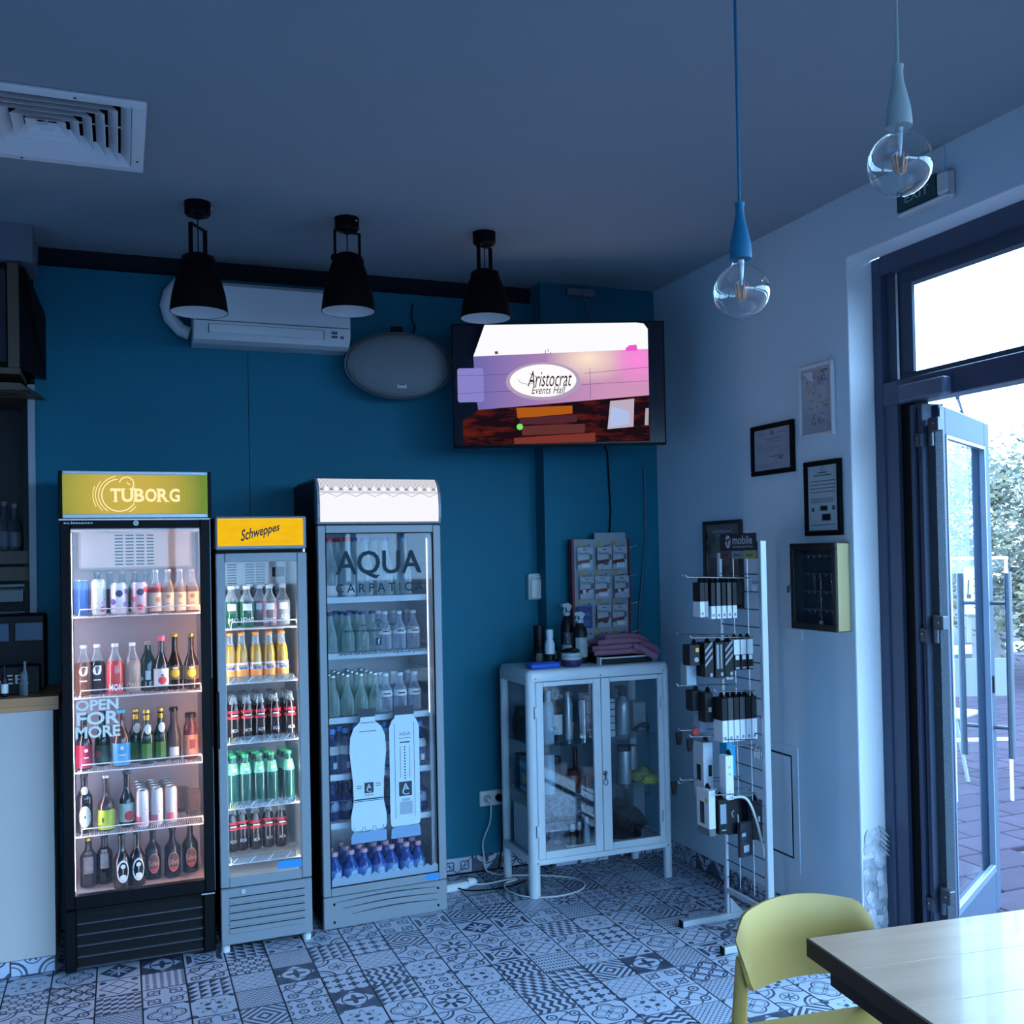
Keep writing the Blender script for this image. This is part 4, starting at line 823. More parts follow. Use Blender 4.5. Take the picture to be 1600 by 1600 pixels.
for k, x in enumerate((.170, .222, .270, .320)):
    if k == 0: at(bq, t2, x, .245, z); bq['label'] = "capped lemonade bottle, leftmost in back row, slim cooler's top shelf"
    else: again(bq, t2, x, .245, z, "capped lemonade bottle, %s in back row, slim cooler's top shelf" % (ORD[k].replace('the ', '') if k < 3 else 'rightmost'))
z = SZ[1]+.001; ORG = liquid('orange_soda', (.50,.27,.015), .62, (.85,.6,.15)); orl = mat('orange_label', (.85,.26,.04), .45)
fp_ = [(.026, 0), (.030, .006), (.030, .07), (.0275, .085), (.0275, .11), (.024, .14), (.014, .175), (.013, .20), (.013, .215)]
fb = bottle('orange_soda_bottle', 'x', 'bottle', .215, .030, .013, .5, .8, ORG, .74, CLEAR, (orl, .0155, .012), [(.022, .050, orl), (.050, .082, mat('pinkish_white_label', (.72,.62,.66), .5))], [('fanta', .052, .070, .040, navyp, .1)], 'orange sodas in the slim cooler', prof=fp_)
FXs = (.064, .116, .178, .236, .293)
for r_ in range(3):
    for k, x in enumerate(FXs):
        lab = rowlab('orange soda bottle with two-tone label', r_, k, "slim cooler's second shelf", 5)
        if r_ == 0 and k == 0: at(fb, t2, x, .12, z); fb['label'] = lab
        else: again(fb, t2, x+.004*r_, .12+.062*r_, z, lab, 'orange sodas in the slim cooler' if r_ == 0 else 'orange sodas behind the front row')
COLA = liquid('cola', (.018,.008,.007), .85); TIN = mat('dark_tin_cap', (.10,.10,.11), .4, .6)
cp = [(.024, 0), (.0275, .006), (.0285, .05), (.0255, .08), (.0285, .115), (.027, .135), (.019, .165), (.013, .185), (.0125, .205)]
cb = bottle('cola_bottle', 'x', 'bottle', .205, .028, .0125, .5, .8, COLA, .80, CLEAR, (TIN, .0145, .009), [(.098, .136, mat('cola_red_label', (.62,.02,.035), .4))], [('bar', .112, .118, .03, ink2, .1), ('MON', .04, .056, .03, mat('faint_white_print', (.35,.35,.36), .5), .1)], prof=cp)
z = SZ[2]+.001; CX = (.076, .135, .192, .257, .325)
for r_ in range(3):
    for k, x in enumerate(CX):
        lab = rowlab('cola bottle with red neck label', r_, k, "slim cooler's third shelf", 5)
        gp = 'colas on the third shelf' if r_ == 0 else 'colas behind the front row'
        if r_ == 0 and k == 0: at(cb, t2, x, .12, z); cb['label'] = lab; cb['group'] = gp
        else: again(cb, t2, max(x-.004*r_, .066), .12+.06*r_, z, lab, gp)
SPR = liquid('green_soda', (.012,.085,.06), .72, (.2,.5,.38)); gcap = mat('green_cap', (.03,.42,.12), .4)
sp = [(.026, 0), (.029, .006), (.029, .12), (.027, .14), (.020, .18), (.014, .20), (.0135, .222)]
sb = bottle('lime_soda_bottle', 'x', 'bottle', .222, .029, .0135, .5, .8, SPR, 1, CLEAR, (gcap, .0155, .012), [(.138, .186, mat('mint_neck_label', (.14,.50,.33), .4))], [('bar', .15, .165, .02, ink2, .2), ('disc', .168, .182, .013, mat('lime_spot', (.5,.7,.05), .5), -.1)], prof=sp)
z = SZ[3]+.001; SX = (.070, .124, .184, .238, .314)
for r_ in range(3):
    for k, x in enumerate(SX):
        lab = rowlab('green lime soda bottle', r_, k, "slim cooler's fourth shelf", 5)
        gp = 'lime sodas on the fourth shelf' if r_ == 0 else 'lime sodas behind the front row'
        if r_ == 0 and k == 0: at(sb, t2, x, .12, z); sb['label'] = lab; sb['group'] = gp
        else: again(sb, t2, max(x-.010*r_, .066), .12+.06*r_, z, lab, gp)
z = SZ[4]+.001
for k, x in enumerate((.076, .121, .180, .239, .297)):
    again(cb, t2, x, .26+.01*(k % 2), z, 'cola bottle with red neck label, %s on slim cooler\'s lowest shelf' % (ORD[k] if k < 4 else 'rightmost'), 'colas on the lowest shelf')
# --- water cooler (x, y in its own frame)
def wb_(label, h, r, rn, hs, hn, body, cap, bands=(), prints=(), grp=None, nm='water_bottle'): return bottle(nm, label, 'bottle', h, r, rn, hs, hn, body, 1, CLEAR, cap, bands, prints, grp)
z = AZ[0]+.001; L3 = 'of the water cooler'
GW = liquid('big_water_bottle_glass', (.56,.68,.70), .20, (.82,.90,.92))
pr_ = wb_('large clear water bottle with a red cap, leftmost on the top shelf of the water cooler', .285, .040, .016, .40, .84, GW, (rdcap, .020, .020), [(.0, .055, whiteL, .9)], (), 'large bottles on the top shelf')
at(pr_, t3, .085, .14, z); again(pr_, t3, .172, .14, z, 'large clear water bottle with a red cap, second on the top shelf of the water cooler')
pb_ = wb_('large clear water bottle with a blue cap, left of two on the top shelf of the water cooler', .285, .040, .016, .40, .84, GW, (blcap, .020, .018), (), (), 'large bottles on the top shelf')
at(pb_, t3, .257, .14, z); again(pb_, t3, .357, .14, z, 'large clear water bottle with a blue cap, right of two on the top shelf of the water cooler')
pw_ = wb_('large clear water bottle with a pale cap near the right end of the top shelf of the water cooler', .285, .040, .016, .40, .84, GW, (lbcap, .019, .016), (), (), 'large bottles on the top shelf')
at(pw_, t3, .455, .15, z)
bkc = 0
for c0, xs_ in ((pr_, (.085, .172)), (pb_, (.257, .357)), (pw_, (.455,))):
    for x in xs_:
        again(c0, t3, max(x-.02, .078), .26, z, 'large clear water bottle, back row, %s, water cooler\'s top shelf' % ORD[bkc].replace('the ', ''), 'large bottles in the back row'); bkc += 1
z = AZ[1]+.001
w1_ = wb_(rowlab('glass water bottle with dark blue cap', 0, 0, "water cooler's second shelf"), .190, .032, .0135, .35, .80, CLEARG, (dbcap, .0165, .014), (), (), 'blue-capped waters')
gx = (.080, .165, .236)
for r_ in range(3):
    for k, x in enumerate(gx):
        lab = rowlab('glass water bottle with dark blue cap', r_, k, "water cooler's second shelf")
        gp = 'blue-capped waters in front' if r_ == 0 else 'blue-capped waters behind'
        if r_ == 0 and k == 0: at(w1_, t3, x, .12, z); w1_['group'] = gp
        else: again(w1_, t3, max(x-.012*r_, .072), .12+.075*r_, z, lab, gp)
again(w1_, t3, .296, .16, z, rowlab('glass water bottle with dark blue cap', 0, 3, "water cooler's second shelf"), 'blue-capped waters in front')
pt = wb_('x', .185, .033, .0135, .50, .82, PETC, (mat('frosty_cap', (.55,.62,.68), .4), .0165, .014), [(.075, .105, whiteL)], [('bar', .086, .092, .035, INK, .0)])
px_ = (.352, .425, .498)
for zz, nm_ in ((AZ[1]+.001, 'second'), (AZ[2]+.001, 'third')):
    for r_ in range(2):
        for k, x in enumerate(px_):
            lab = 'clear plastic water bottle, %s, %s of three, water cooler\'s %s shelf' % (ROWS[r_], side[k], nm_)
            gp = 'plastic waters on the %s shelf, %s' % (nm_, 'front' if r_ == 0 else 'behind')
            if nm_ == 'second' and r_ == 0 and k == 0: at(pt, t3, x, .14, zz); pt['label'] = lab; pt['group'] = gp
            else: again(pt, t3, x-.01*r_, .14+.075*r_, zz, lab, gp)
z = AZ[2]+.001
w2_ = wb_('x', .195, .033, .0125, .30, .82, CLEARG, (mat('silver_tin_cap', (.55,.58,.58), .3, .7), .0150, .010))
for r_ in range(4):
    for k, x in enumerate((.088, .156, .224, .294)):
        lab = rowlab('greenish glass water bottle', r_, k, "water cooler's third shelf")
        gp = 'greenish glass waters, front row' if r_ == 0 else 'greenish glass waters, behind'
        if r_ == 0 and k == 0: at(w2_, t3, x, .12, z); w2_['label'] = lab; w2_['group'] = gp
        else: again(w2_, t3, max(x-.004*r_, .074), .12+.072*r_, z, lab, gp)
z = AZ[3]+.001
w3_ = wb_('x', .205, .034, .014, .50, .80, liquid('bluish_plastic', (.12,.20,.38), .38, (.5,.62,.82)), (lbcap, .017, .024), [(.085, .125, whiteL)], [('bar', .020, .05, .02, wt, .2)])
for r_ in range(2):
    for k, x in enumerate((.082, .146, .215, .290, .365, .440, .515)):
        lab = rowlab('light-blue-capped water bottle', r_, k, "water cooler's fourth shelf", 7)
        gp = 'light-blue-capped waters, front' if r_ == 0 else 'light-blue-capped waters, behind'
        if r_ == 0 and k == 0: at(w3_, t3, x, .13, z); w3_['label'] = lab; w3_['group'] = gp
        else: again(w3_, t3, max(x-.01*r_, .074), .13+.078*r_, z, lab, gp)
z = AZ[4]+.001; DB = liquid('deep_blue_plastic', (.015,.045,.20), .6, (.2,.3,.6))
w4_ = wb_('x', .170, .034, .014, .52, .80, DB, (dbcap, .017, .018), [(.045, .095, mat('blue_grey_label', (.16,.22,.36), .5))], [('disc', .05, .09, .034, mat('pale_blue_disc', (.35,.42,.58), .5), .25)])
for r_ in range(2):
    for k, x in enumerate((.080, .146, .215, .290, .365, .440, .515)):
        lab = rowlab('deep blue water bottle', r_, k, "water cooler's fifth shelf", 7)
        gp = 'deep blue waters, front' if r_ == 0 else 'deep blue waters, behind'
        if r_ == 0 and k == 0: at(w4_, t3, x, .13, z); w4_['label'] = lab; w4_['group'] = gp
        else: again(w4_, t3, max(x-.01*r_, .074), .13+.078*r_, z, lab, gp)
z = .061; w5_ = wb_('x', .165, .035, .014, .50, .80, PETB, (mat('rosy_cap', (.65,.32,.40), .4), .017, .018), [(.012, .028, mat('rosy_strip', (.4,.22,.32), .5)), (.028, .085, mat('mid_blue_label', (.10,.22,.50), .5))], [('disc', .035, .078, .038, mat('pale_sky_disc', (.35,.55,.75), .5), .3)])
BASE = obj('bottom_deck', MB().box(.036, .566, .055, .45, .060, .156), LIN3, t3); z = .157
for r_ in range(3):
    for k, x in enumerate((.079, .157, .222, .293, .355, .431, .491)):
        lab = rowlab('rosy-capped blue water bottle', r_, k, "water cooler's floor", 7)
        gp = 'blue waters on the floor, front' if r_ == 0 else 'blue waters on the floor, behind'
        if r_ == 0 and k == 0: at(w5_, t3, x, .105, z); w5_['label'] = lab; w5_['group'] = gp
        else: again(w5_, t3, x-.005*r_, .105+.078*r_, z, lab, gp, .2*((k*7+r_) % 3-1))
# ------------------------------------------------------------------ ceiling vent
VW = mat('pale_vent_enamel', (.78,.80,.82), .5)
obj('vent_throat', MB().box(VX-.28, VX+.28, VY-.28, VY+.28, H+.14, H+.15).box(VX-.28, VX-.27, VY-.28, VY+.28, H+.001, H+.15).box(VX+.27, VX+.28, VY-.28, VY+.28, H+.001, H+.15).box(VX-.28, VX+.28, VY-.28, VY-.27, H+.001, H+.15).box(VX-.28, VX+.28, VY+.27, VY+.28, H+.001, H+.15), DBLACK, bpy.data.objects['ceiling'])
vt = thing('ceiling_vent', 'square white four-way air vent set in the ceiling', 'vent', (-.218, 3.80, H))
s = .315
obj('flange', MB().box(-s, s, -s, -s+.045, -.012, 0, 0, .003).box(-s, s, s-.045, s, -.012, 0, 0, .003).box(-s, -s+.045, -s+.045, s-.045, -.012, 0, 0, .003).box(s-.045, s, -s+.045, s-.045, -.012, 0, 0, .003), VW, vt)
for k in range(6):
    a = .268-.041*k; b = a-.030; z0, z1 = -.010+.004*(k > 4), .026; m = MB()
    def sq(r, z): return [(-r,-r,z),(r,-r,z),(r,r,z),(-r,r,z)]
    m.add(sq(a, z0)+sq(b, z1)+sq(b-.002, z1)+sq(a-.002, z0), [(i,(i+1)%4,4+(i+1)%4,4+i) for i in range(4)]+[(12+i,8+i,8+(i+1)%4,12+(i+1)%4) for i in range(4)]+[(i,12+i,12+(i+1)%4,(i+1)%4) for i in range(4)])
    obj('louvre_ring', m, VW, vt)
obj('centre_plate', MB().box(-.022, .022, -.022, .022, -.008, -.004, 0, .001).box(-.004, .004, -.004, .004, -.004, .05).box(-.26, .26, -.004, .004, .026, .030), VW, vt)
for x, y in ((-.292, -.2), (.292, .2), (-.1, .292), (.1, -.292)): obj('screw', MB().lathe([(.005, -.0145), (.005, -.012)], 8, (x, y, 0)), DSTEEL, vt)
# ------------------------------------------------------------------ three black pendants over the coolers
SHW = mat('white_shade_inside', (.72,.74,.76), .5)
def pendant(label, x, y, zb, ht, rz, yh=.11, r=.117):
    t = thing('pendant_lamp', label, 'lamp', (x, y, H), rz, 'black pendants')
    b = zb-H
    obj('ceiling_canopy', MB().lathe([(.045, -.056), (.053, -.048), (.054, 0)], 20).lathe([(.012, -.07), (.016, -.056)], 12), BLACK, t, smooth=True)
    obj('canopy_screw', MB().sphere((.02, -.052, -.02), .004, .003, .004, 6, 4), CHROME, t)
    zt = b+ht; yk = zt+yh
    obj('cord', MB().tube([(0, 0, -.06), (0, 0, zt)], .0025, 6), BLACK, t)
    obj('hanging_wire', MB().tube([(0, 0, -.065), (0, 0, yk)], .0015, 5), CHROME, t)
    obj('yoke', MB().box(-.062, .062, -.009, .009, yk-.006, yk, 0, .002).box(-.062, -.057, -.009, .009, zt-.04, yk).box(.057, .062, -.009, .009, zt-.04, yk), BLACK, t)
    for sx in (-1, 1): obj('wing_bolt', MB().lathe([(.014, 0), (.014, .012), (.008, .014)], 10), BLACK, t, (sx*.062, 0, zt-.03), (0, sx*pi/2, 0))
    pf = [(r, b), (r*.985, b+.02), (r*.92, b+ht*.3), (r*.77, b+ht*.58), (r*.61, b+ht*.80), (r*.49, b+ht*.92), (r*.36, b+ht*.975), (.02, b+ht)]
    obj('shade', MB().lathe(pf, 32, caps=False), mat('matt_black_shade', (.0015,.0015,.0025), .7, spec=.1), t, smooth=True)
    obj('shade_lining', MB().lathe([(p[0]-.003, p[1]+.001) for p in pf[:6]]+[(0, b+ht*.92)], 32, caps=False), SHW, t, smooth=True)
    obj('shade_collar', MB().lathe([(r*.55, b+ht*.86), (r*.58, b+ht*.865), (r*.56, b+ht*.93), (r*.50, b+ht*.935)], 24), BLACK, t, smooth=True)
    obj('bulb', MB().sphere((0, 0, b+.085), .03, .03, .035, 12, 8).lathe([(.015, b+.11), (.015, b+.16)], 10), SHW, t, smooth=True)
    return t
pendant('black bell-shaped pendant lamp, leftmost of three over the coolers', .315, 4.42, 2.748, .25, 1.0, .112)
pendant('black bell-shaped pendant lamp, middle of three, in front of the air conditioner end', .943, 4.42, 2.797, .26, .25, .095)
pendant('black bell-shaped pendant lamp, rightmost of three, overlapping the corner of the television', 1.585, 4.42, 2.810, .23, .75, .113)
# ------------------------------------------------------------------ bare-bulb pendants
BULB = glass('clear_bulb_glass', (.96,.98,.985), .06, .01, power=3.2, edge=.8); FIL = mat('amber_filament', (.75,.28,.10), .4); STEM = mat('glass_stem', (.6,.66,.7), .15, 0, .8)
def bulb_pendant(label, x, y, zt, zb, colr, sway):
    t = thing('bulb_pendant', label, 'lamp', (x, y, H)); h = zb-H; hh = zt-zb
    obj('ceiling_cup', MB().lathe([(.03, -.02), (.045, 0)], 16), colr, t, smooth=True)
    obj('cord', MB().tube([(sway*sin(pi*k/14), 0, (zt-H+.004)*k/14) for k in range(15)], .0035, 8), colr, t, smooth=True)
    obj('socket_sleeve', MB().lathe([(.0245, h), (.0245, h+hh*.10), (.0225, h+hh*.30), (.016, h+hh*.55), (.0105, h+hh*.75), (.0095, h+hh*.9), (.0115, h+hh)], 22), colr, t, smooth=True)
    c = h-.073; R = .062
    pf = [(.019, h+.004), (.019, h-.006), (.021, h-.014)]
    for k in range(13): a = R_(69)-k*R_(159)/12; pf.append((max(R*cos(a), .0005), c+R*sin(a)))
    g = obj('bulb', MB().lathe(pf[::-1], 32, caps=False), BULB, t, smooth=True)
    obj('stem', MB().lathe([(.0075, h-.002), (.0055, h-.03), (.003, h-.05), (.0015, h-.058)][::-1], 12), STEM, g, smooth=True)
    m = MB()
    for k in range(6):
        a = 2*pi*k/6+.3; m.tube([(.007*cos(a), .007*sin(a), c-.018), (.015*cos(a), .015*sin(a), c+.017)], .0016, 6)
    obj('filament', m, FIL, g)
    m = MB()
    for k in range(6):
        a = 2*pi*k/6+.3; m.tube([(.015*cos(a), .015*sin(a), c+.017), (.004*cos(a), .004*sin(a), h-.046)], .0005, 4); m.tube([(.007*cos(a), .007*sin(a), c-.018), (0, 0, c-.02)], .0005, 4)
    obj('support_wire', m, CHROME, g)
bulb_pendant('clear globe bulb hanging on a bright blue cord and blue rubber socket', 1.287, 1.902, 2.488, 2.362, mat('bright_blue_rubber', (.004,.16,.30), .5), .0)
bulb_pendant('clear globe bulb hanging on a pale grey cord and grey-green rubber socket', 1.413, 1.541, 2.652, 2.532, mat('pale_grey_rubber', (.36,.44,.44), .55), .0)
# ------------------------------------------------------------------ split air conditioner
ac = thing('air_conditioner', 'white split air conditioner unit high on the blue wall', 'air conditioner', (.335, BW, 2.765))
W_ = .75
pf = [(-.003, .295), (-.175, .290), (-.196, .27), (-.205, .12), (-.20, .05), (-.17, .012), (-.12, 0), (-.003, 0)]
obj('casing', MB().prism(pf, 0, W_, 'x'), WHITE, ac)
obj('front_panel', MB().prism([(-.200, .098), (-.2075, .10), (-.2005, .268), (-.193, .275)], .008, W_-.008, 'x'), mat('white_panel', (.66,.69,.71), .3), ac)
obj('panel_seam', MB().box(.006, W_-.006, -.2055, -.19, .095, .0985), DSTEEL, ac)
fl2 = obj('air_flap', MB().prism([(-.2015, .078), (-.2065, .080), (-.2025, .042), (-.196, .036)], .07, .615, 'x'), mat('pale_flap', (.58,.62,.64), .35), ac)
obj('flap_outline', MB().box(.066, .619, -.2052, -.19, .0795, .082).box(.066, .069, -.2052, -.19, .038, .082).box(.616, .619, -.2045, -.19, .038, .082), DSTEEL, ac)
obj('display_icons', MB().box(.655, .685, -.2055, -.20, .066, .078).box(.655, .685, -.2045, -.20, .046, .058).box(.70, .716, -.2035, -.199, .044, .058), mat('grey_icon', (.06,.09,.11), .4), ac)
obj('pipe_duct', MB().tube([(-.01, -.05, .06), (-.05, -.045, .075), (-.10, -.04, .13), (-.115, -.04, .19), (-.10, -.04, .25), (-.06, -.04, .30), (-.03, -.04, .325)], .032, 12), PLAS, ac, smooth=True)
# ------------------------------------------------------------------ oval loudspeaker
sp_ = thing('loudspeaker', 'pale grey oval loudspeaker hung on the blue wall between lamp and television', 'speaker', (1.352, BW-.105, 2.70), -.08)
GRIL = mat('speaker_grille', (.23,.25,.27), .75, bump=.8, bscale=260, var=.25, vscale=180)
def ell(a, b, dep, mat_, nm, y0):
    m = MB(); n, k = 40, 6; o = []
    for j in range(k+1):
        t = (pi/2)*j/k; f_ = cos(t)
        for i in range(n): m.v.append((a*f_*cos(2*pi*i/n) if j < k else 0, y0-dep*sin(t), b*f_*sin(2*pi*i/n) if j < k else 0))
    for j in range(k):
        for i in range(n): m.f.append((j*n+i, j*n+(i+1)%n, (j+1)*n+(i+1)%n, (j+1)*n+i)); m.m.append(0)
    return obj(nm, m, mat_, sp_, smooth=True)
ell(.272, .166, .075, GRIL, 'grille', -.055)
m = MB(); n = 40
for y, q in ((-.052, 1.018), (-.056, 1.035), (-.02, 1.03), (.03, .85), (.04, .6)):
    for i in range(n): m.v.append((.272*q*cos(2*pi*i/n), y, .166*q*sin(2*pi*i/n)))
for j in range(4):
    for i in range(n): m.f.append((j*n+(i+1)%n, j*n+i, (j+1)*n+i, (j+1)*n+(i+1)%n)); m.m.append(0)
obj('speaker_housing', m, mat('speaker_grey', (.30,.32,.34), .5), sp_, smooth=True)
bd = obj('badge', MB().box(-.025, .025, -.111, -.100, -.128, -.090, 0, .002), mat('badge_grey', (.45,.48,.48), .4), sp_, rot=(.0, 0, 0))
m = MB(); put(m, 'JBL', front(-.015, .017, -.115, -.102, -.1115)); obj('badge_lettering', m, DBLACK, bd)
obj('wall_bracket', MB().box(-.03, .03, .0, .03, .165, .215, 0, .004).box(-.01, .01, -.03, .0, .15, .175), BLACK, sp_)
tag(obj('speaker_cable', MB().tube([(1.46, BW-.03, 3.06), (1.455, BW-.012, 2.99), (1.475, BW-.012, 2.94), (1.465, BW-.012, 2.90)], .004, 6), BLACK, smooth=True), 'short black cable curling down the blue wall above the oval loudspeaker', 'cable')
# ------------------------------------------------------------------ television
TV = Vector((2.09, 4.74, 2.577)); TA = -.368
tv = thing('television', 'flat wall-mounted television showing a lit building front with an oval sign', 'television', TV, TA)
w2h, hh = .545, .318
obj('casing', MB().box(-w2h, w2h, 0, .03, -hh, hh, 0, .004).box(-.3, .3, .03, .07, -.22, .2, 0, .01), DBLACK, tv)
obj('bezel', MB().box(-w2h, w2h, -.004, .001, hh-.007, hh).box(-w2h, w2h, -.004, .001, -hh, -hh+.012).box(-w2h, -w2h+.007, -.004, .001, -hh, hh).box(w2h-.007, w2h, -.004, .001, -hh, hh), BLACK, tv)
scr = obj('screen', MB().box(-w2h+.006, w2h-.006, -.002, .001, -hh+.012, hh-.006), mat('dark_screen', (.008,.010,.022), .15), tv)
def spx(px, py): return (px-727)/326*2*w2h-w2h, hh-(py-492)/190*2*hh
def spoly(nm, pts, m, y): 
    q = [spx(*p) for p in pts]; mb = MB().add([(a, y, b) for a, b in q], [tuple(range(len(q)))]); return obj(nm, mb, m, scr)
def egrad(nm, f_, k=1.0):
    m = bpy.data.materials.new(nm); m.use_nodes = True; nt = m.node_tree; nt.nodes.remove(P(nt)); x, y, z = uvxy(nt, 'Object'); e = nt.nodes.new('ShaderNodeEmission'); e.inputs[1].default_value = k*EK
    nt.links.new(f_(nt, x, z), e.inputs[0]); nt.links.new(e.outputs[0], nt.nodes['Material Output'].inputs[0]); return m
SKYS = glow('screen_white_sky', (.93,.92,.95), 1.05)
def facade(nt, x, z):
    a = op('MINIMUM', op('MAXIMUM', op('MULTIPLY_ADD', x, 1.5, .62), 0), 1)
    c1 = ramp2(nt, a, (.16,.14,.42), (.62,.30,.50)); d = op('MINIMUM', op('MULTIPLY', ln(x-.15, (z-.13)*1.6), 4.6), 1); mx = nt.nodes.new('ShaderNodeMix'); mx.data_type = 'RGBA'
    nt.links.new(d.s, mx.inputs[0]); mx.inputs[6].default_value = (1.0,.80,.62,1); nt.links.new(c1, mx.inputs[7])
    d2 = op('MINIMUM', op('MULTIPLY', ln(x-.40, (z-.12)*1.0), 7), 1); m2 = nt.nodes.new('ShaderNodeMix'); m2.data_type = 'RGBA'; nt.links.new(d2.s, m2.inputs[0]); m2.inputs[6].default_value = (1,.25,.75,1); nt.links.new(mx.outputs[2], m2.inputs[7])
    return m2.outputs[2]
FAC = egrad('screen_lilac_facade', facade)
spoly('picture_sky', [(778,494),(1010,494),(1022,496),(1028,504),(1028,540),(760,542)], SKYS, -.003)
spoly('picture_facade', [(760,542),(1028,535),(1028,606),(766,624),(762,600)], FAC, -.0031)
def dusk(nt, x, z):
    n = nt.nodes.new('ShaderNodeTexNoise'); n.inputs['Scale'].default_value = 9; a = op('MINIMUM', op('MAXIMUM', op('MULTIPLY_ADD', E(n.outputs[0]), 4, -1.9), 0), 1); return ramp2(nt, a, (.010,.004,.008), (.11,.012,.008))
spoly('picture_ground', [(742,640),(766,624),(1028,606),(1028,676),(742,678)], egrad('screen_dusk_red', dusk), -.0031)
LILA = glow('screen_lilac_plaque', (.24,.22,.58), 1.0)
q = [(737,560),(773,560),(775,563),(775,609),(772,612),(737,612),(735,609),(735,563)]; spoly('picture_plaque', q, LILA, -.0036)
m = MB()
for p0, p1 in (((775,571),(812,570)),((775,597),(818,596)),((735,571),(775,571)),((735,599),(775,597)),((925,588),(1028,584)),((930,571),(1028,563)),((938,563),(938,609))):
    a, b = spx(*p0), spx(*p1); m.tube([(a[0], -.0036, a[1]), (b[0], -.0036, b[1])], .0011, 4)
obj('picture_joint', m, glow('screen_joint', (.10,.06,.16), 1), scr)
def oval(cx, cy, rx, ry, n=36): return [(cx+rx*cos(2*pi*i/n), cy+ry*sin(2*pi*i/n)) for i in range(n)]
spoly('picture_sign_rim', oval(866,582,57,29)[::-1], glow('screen_sign_rim', (.42,.34,.48), 1), -.0038)
spoly('picture_sign', oval(866,581,51,25)[::-1], glow('screen_sign_white', (.96,.93,.94), 1.05), -.0042)
m = MB(); a, b = spx(842, 590), spx(910, 566); put(m, 'Ari', front(a[0], b[0], a[1], b[1], -.0046)); a, b = spx(848, 601), spx(900, 590); put(m, 'Ev', front(a[0], b[0], a[1], b[1], -.0046))
m.tube([(spx(842-14*cos(k*.5), 578+8*sin(k*.5))[0], -.0046, spx(0, 578+8*sin(k*.5))[1]) for k in range(10)], .0012, 4)
obj('picture_lettering', m, glow('screen_dark_ink', (.03,.01,.02), 1), scr)
spoly('picture_magenta_lamp', [(993,534),(999,529),(1010,528),(1012,537),(994,538)], glow('screen_magenta', (.85,.10,.60), 1), -.0042)
spoly('picture_window', [(968,614),(1005,611),(1003,654),(963,657)], glow('screen_lit_window', (.50,.42,.52), 1), -.0040)
spoly('picture_window', [(970,622),(996,630),(996,650),(966,654)], glow('screen_window_blue', (.42,.52,.80), 1), -.0043)
spoly('picture_doorway', [(824,622),(910,620),(910,632),(826,638)], glow('screen_amber', (.42,.10,.01), 1), -.0036); spoly('picture_step', [(828,637),(918,634),(916,645),(830,648)], glow('screen_brown', (.075,.02,.03), 1), -.0038); spoly('picture_step', [(832,650),(929,648),(928,662),(832,664)], glow('screen_brown2', (.12,.03,.03), 1), -.0039); spoly('picture_step', [(820,668),(944,662),(944,676),(820,677)], glow('screen_brown3', (.20,.035,.025), 1), -.004)
spoly('picture_green_light', oval(829,651,5,5,10)[::-1], glow('screen_green', (.2,.75,.12), 1), -.0045); spoly('picture_window', [(1022,626),(1027,626),(1026,652),(1020,652)], glow('screen_small_window', (.4,.38,.42), 1), -.0042)
m = MB()
for k in range(3): a, b = spx(870+4*k, 540-3*(k == 1)), spx(872+4*k, 527); m.box(a[0], a[0]+.003, -.0036, -.0034, a[1], a[1]+.02-.005*k)
a = spx(793, 539); m.box(a[0], a[0]+.016, -.0036, -.0034, a[1], a[1]+.014); obj('picture_roof_detail', m, glow('screen_roof_detail', (.12,.06,.08), 1), scr)
ar = MB().box(-.11, .11, .07, .08, -.16, .18, 0, .003)
iv = Matrix.Rotation(-TA, 3, 'Z')
def loc(p): return tuple(iv @ (Vector(p)-TV))
w0, w1b = loc((2.36, PY-.01, 2.62)), (0, .10, .02)
ar.tube([(0, .075, .04), tuple((Vector(w0)+Vector((0, 0, .0)))*.5+Vector((.1, .08, 0))), w0], .02, 6)
obj('mount_arm', ar, BLACK, tv); obj('wall_plate', MB().obox(w0, .08, .012, .12, Matrix.Rotation(-TA, 3, 'Z')), BLACK, tv)
s0, s1 = loc((2.40, PY-.012, 3.165)), loc((2.47, PY-.06, 2.93))
obj('stay_wire', MB().tube([s0, loc((2.41, PY-.05, 3.13)), s1, (.20, .06, hh-.05)], .004, 6), DSTEEL, tv); obj('stay_plate', MB().obox(s0, .085, .010, .02, Matrix.Rotation(-TA, 3, 'Z')), mat('dim_steel', (.2,.22,.25), .4, .6), tv)
tag(obj('hanging_cable', MB().tube([(2.45, PY-.03, 2.42), (2.545, PY-.012, 2.28), (2.56, PY-.008, 1.95), (2.535, PY-.008, 1.6)], .005, 6), DBLACK, smooth=True), 'thin black cable hanging down the pilaster below the television', 'cable')
tag(obj('wall_cable', MB().tube([(2.78, PY-.008, 2.2), (2.78, PY-.008, 1.8), (2.73, PY-.008, 1.4), (2.72, PY-.008, 1.18)], .006, 6), mat('painted_cable', (.018,.08,.13), .5), smooth=True), 'painted cable running down the pilaster near the right-hand corner', 'cable')
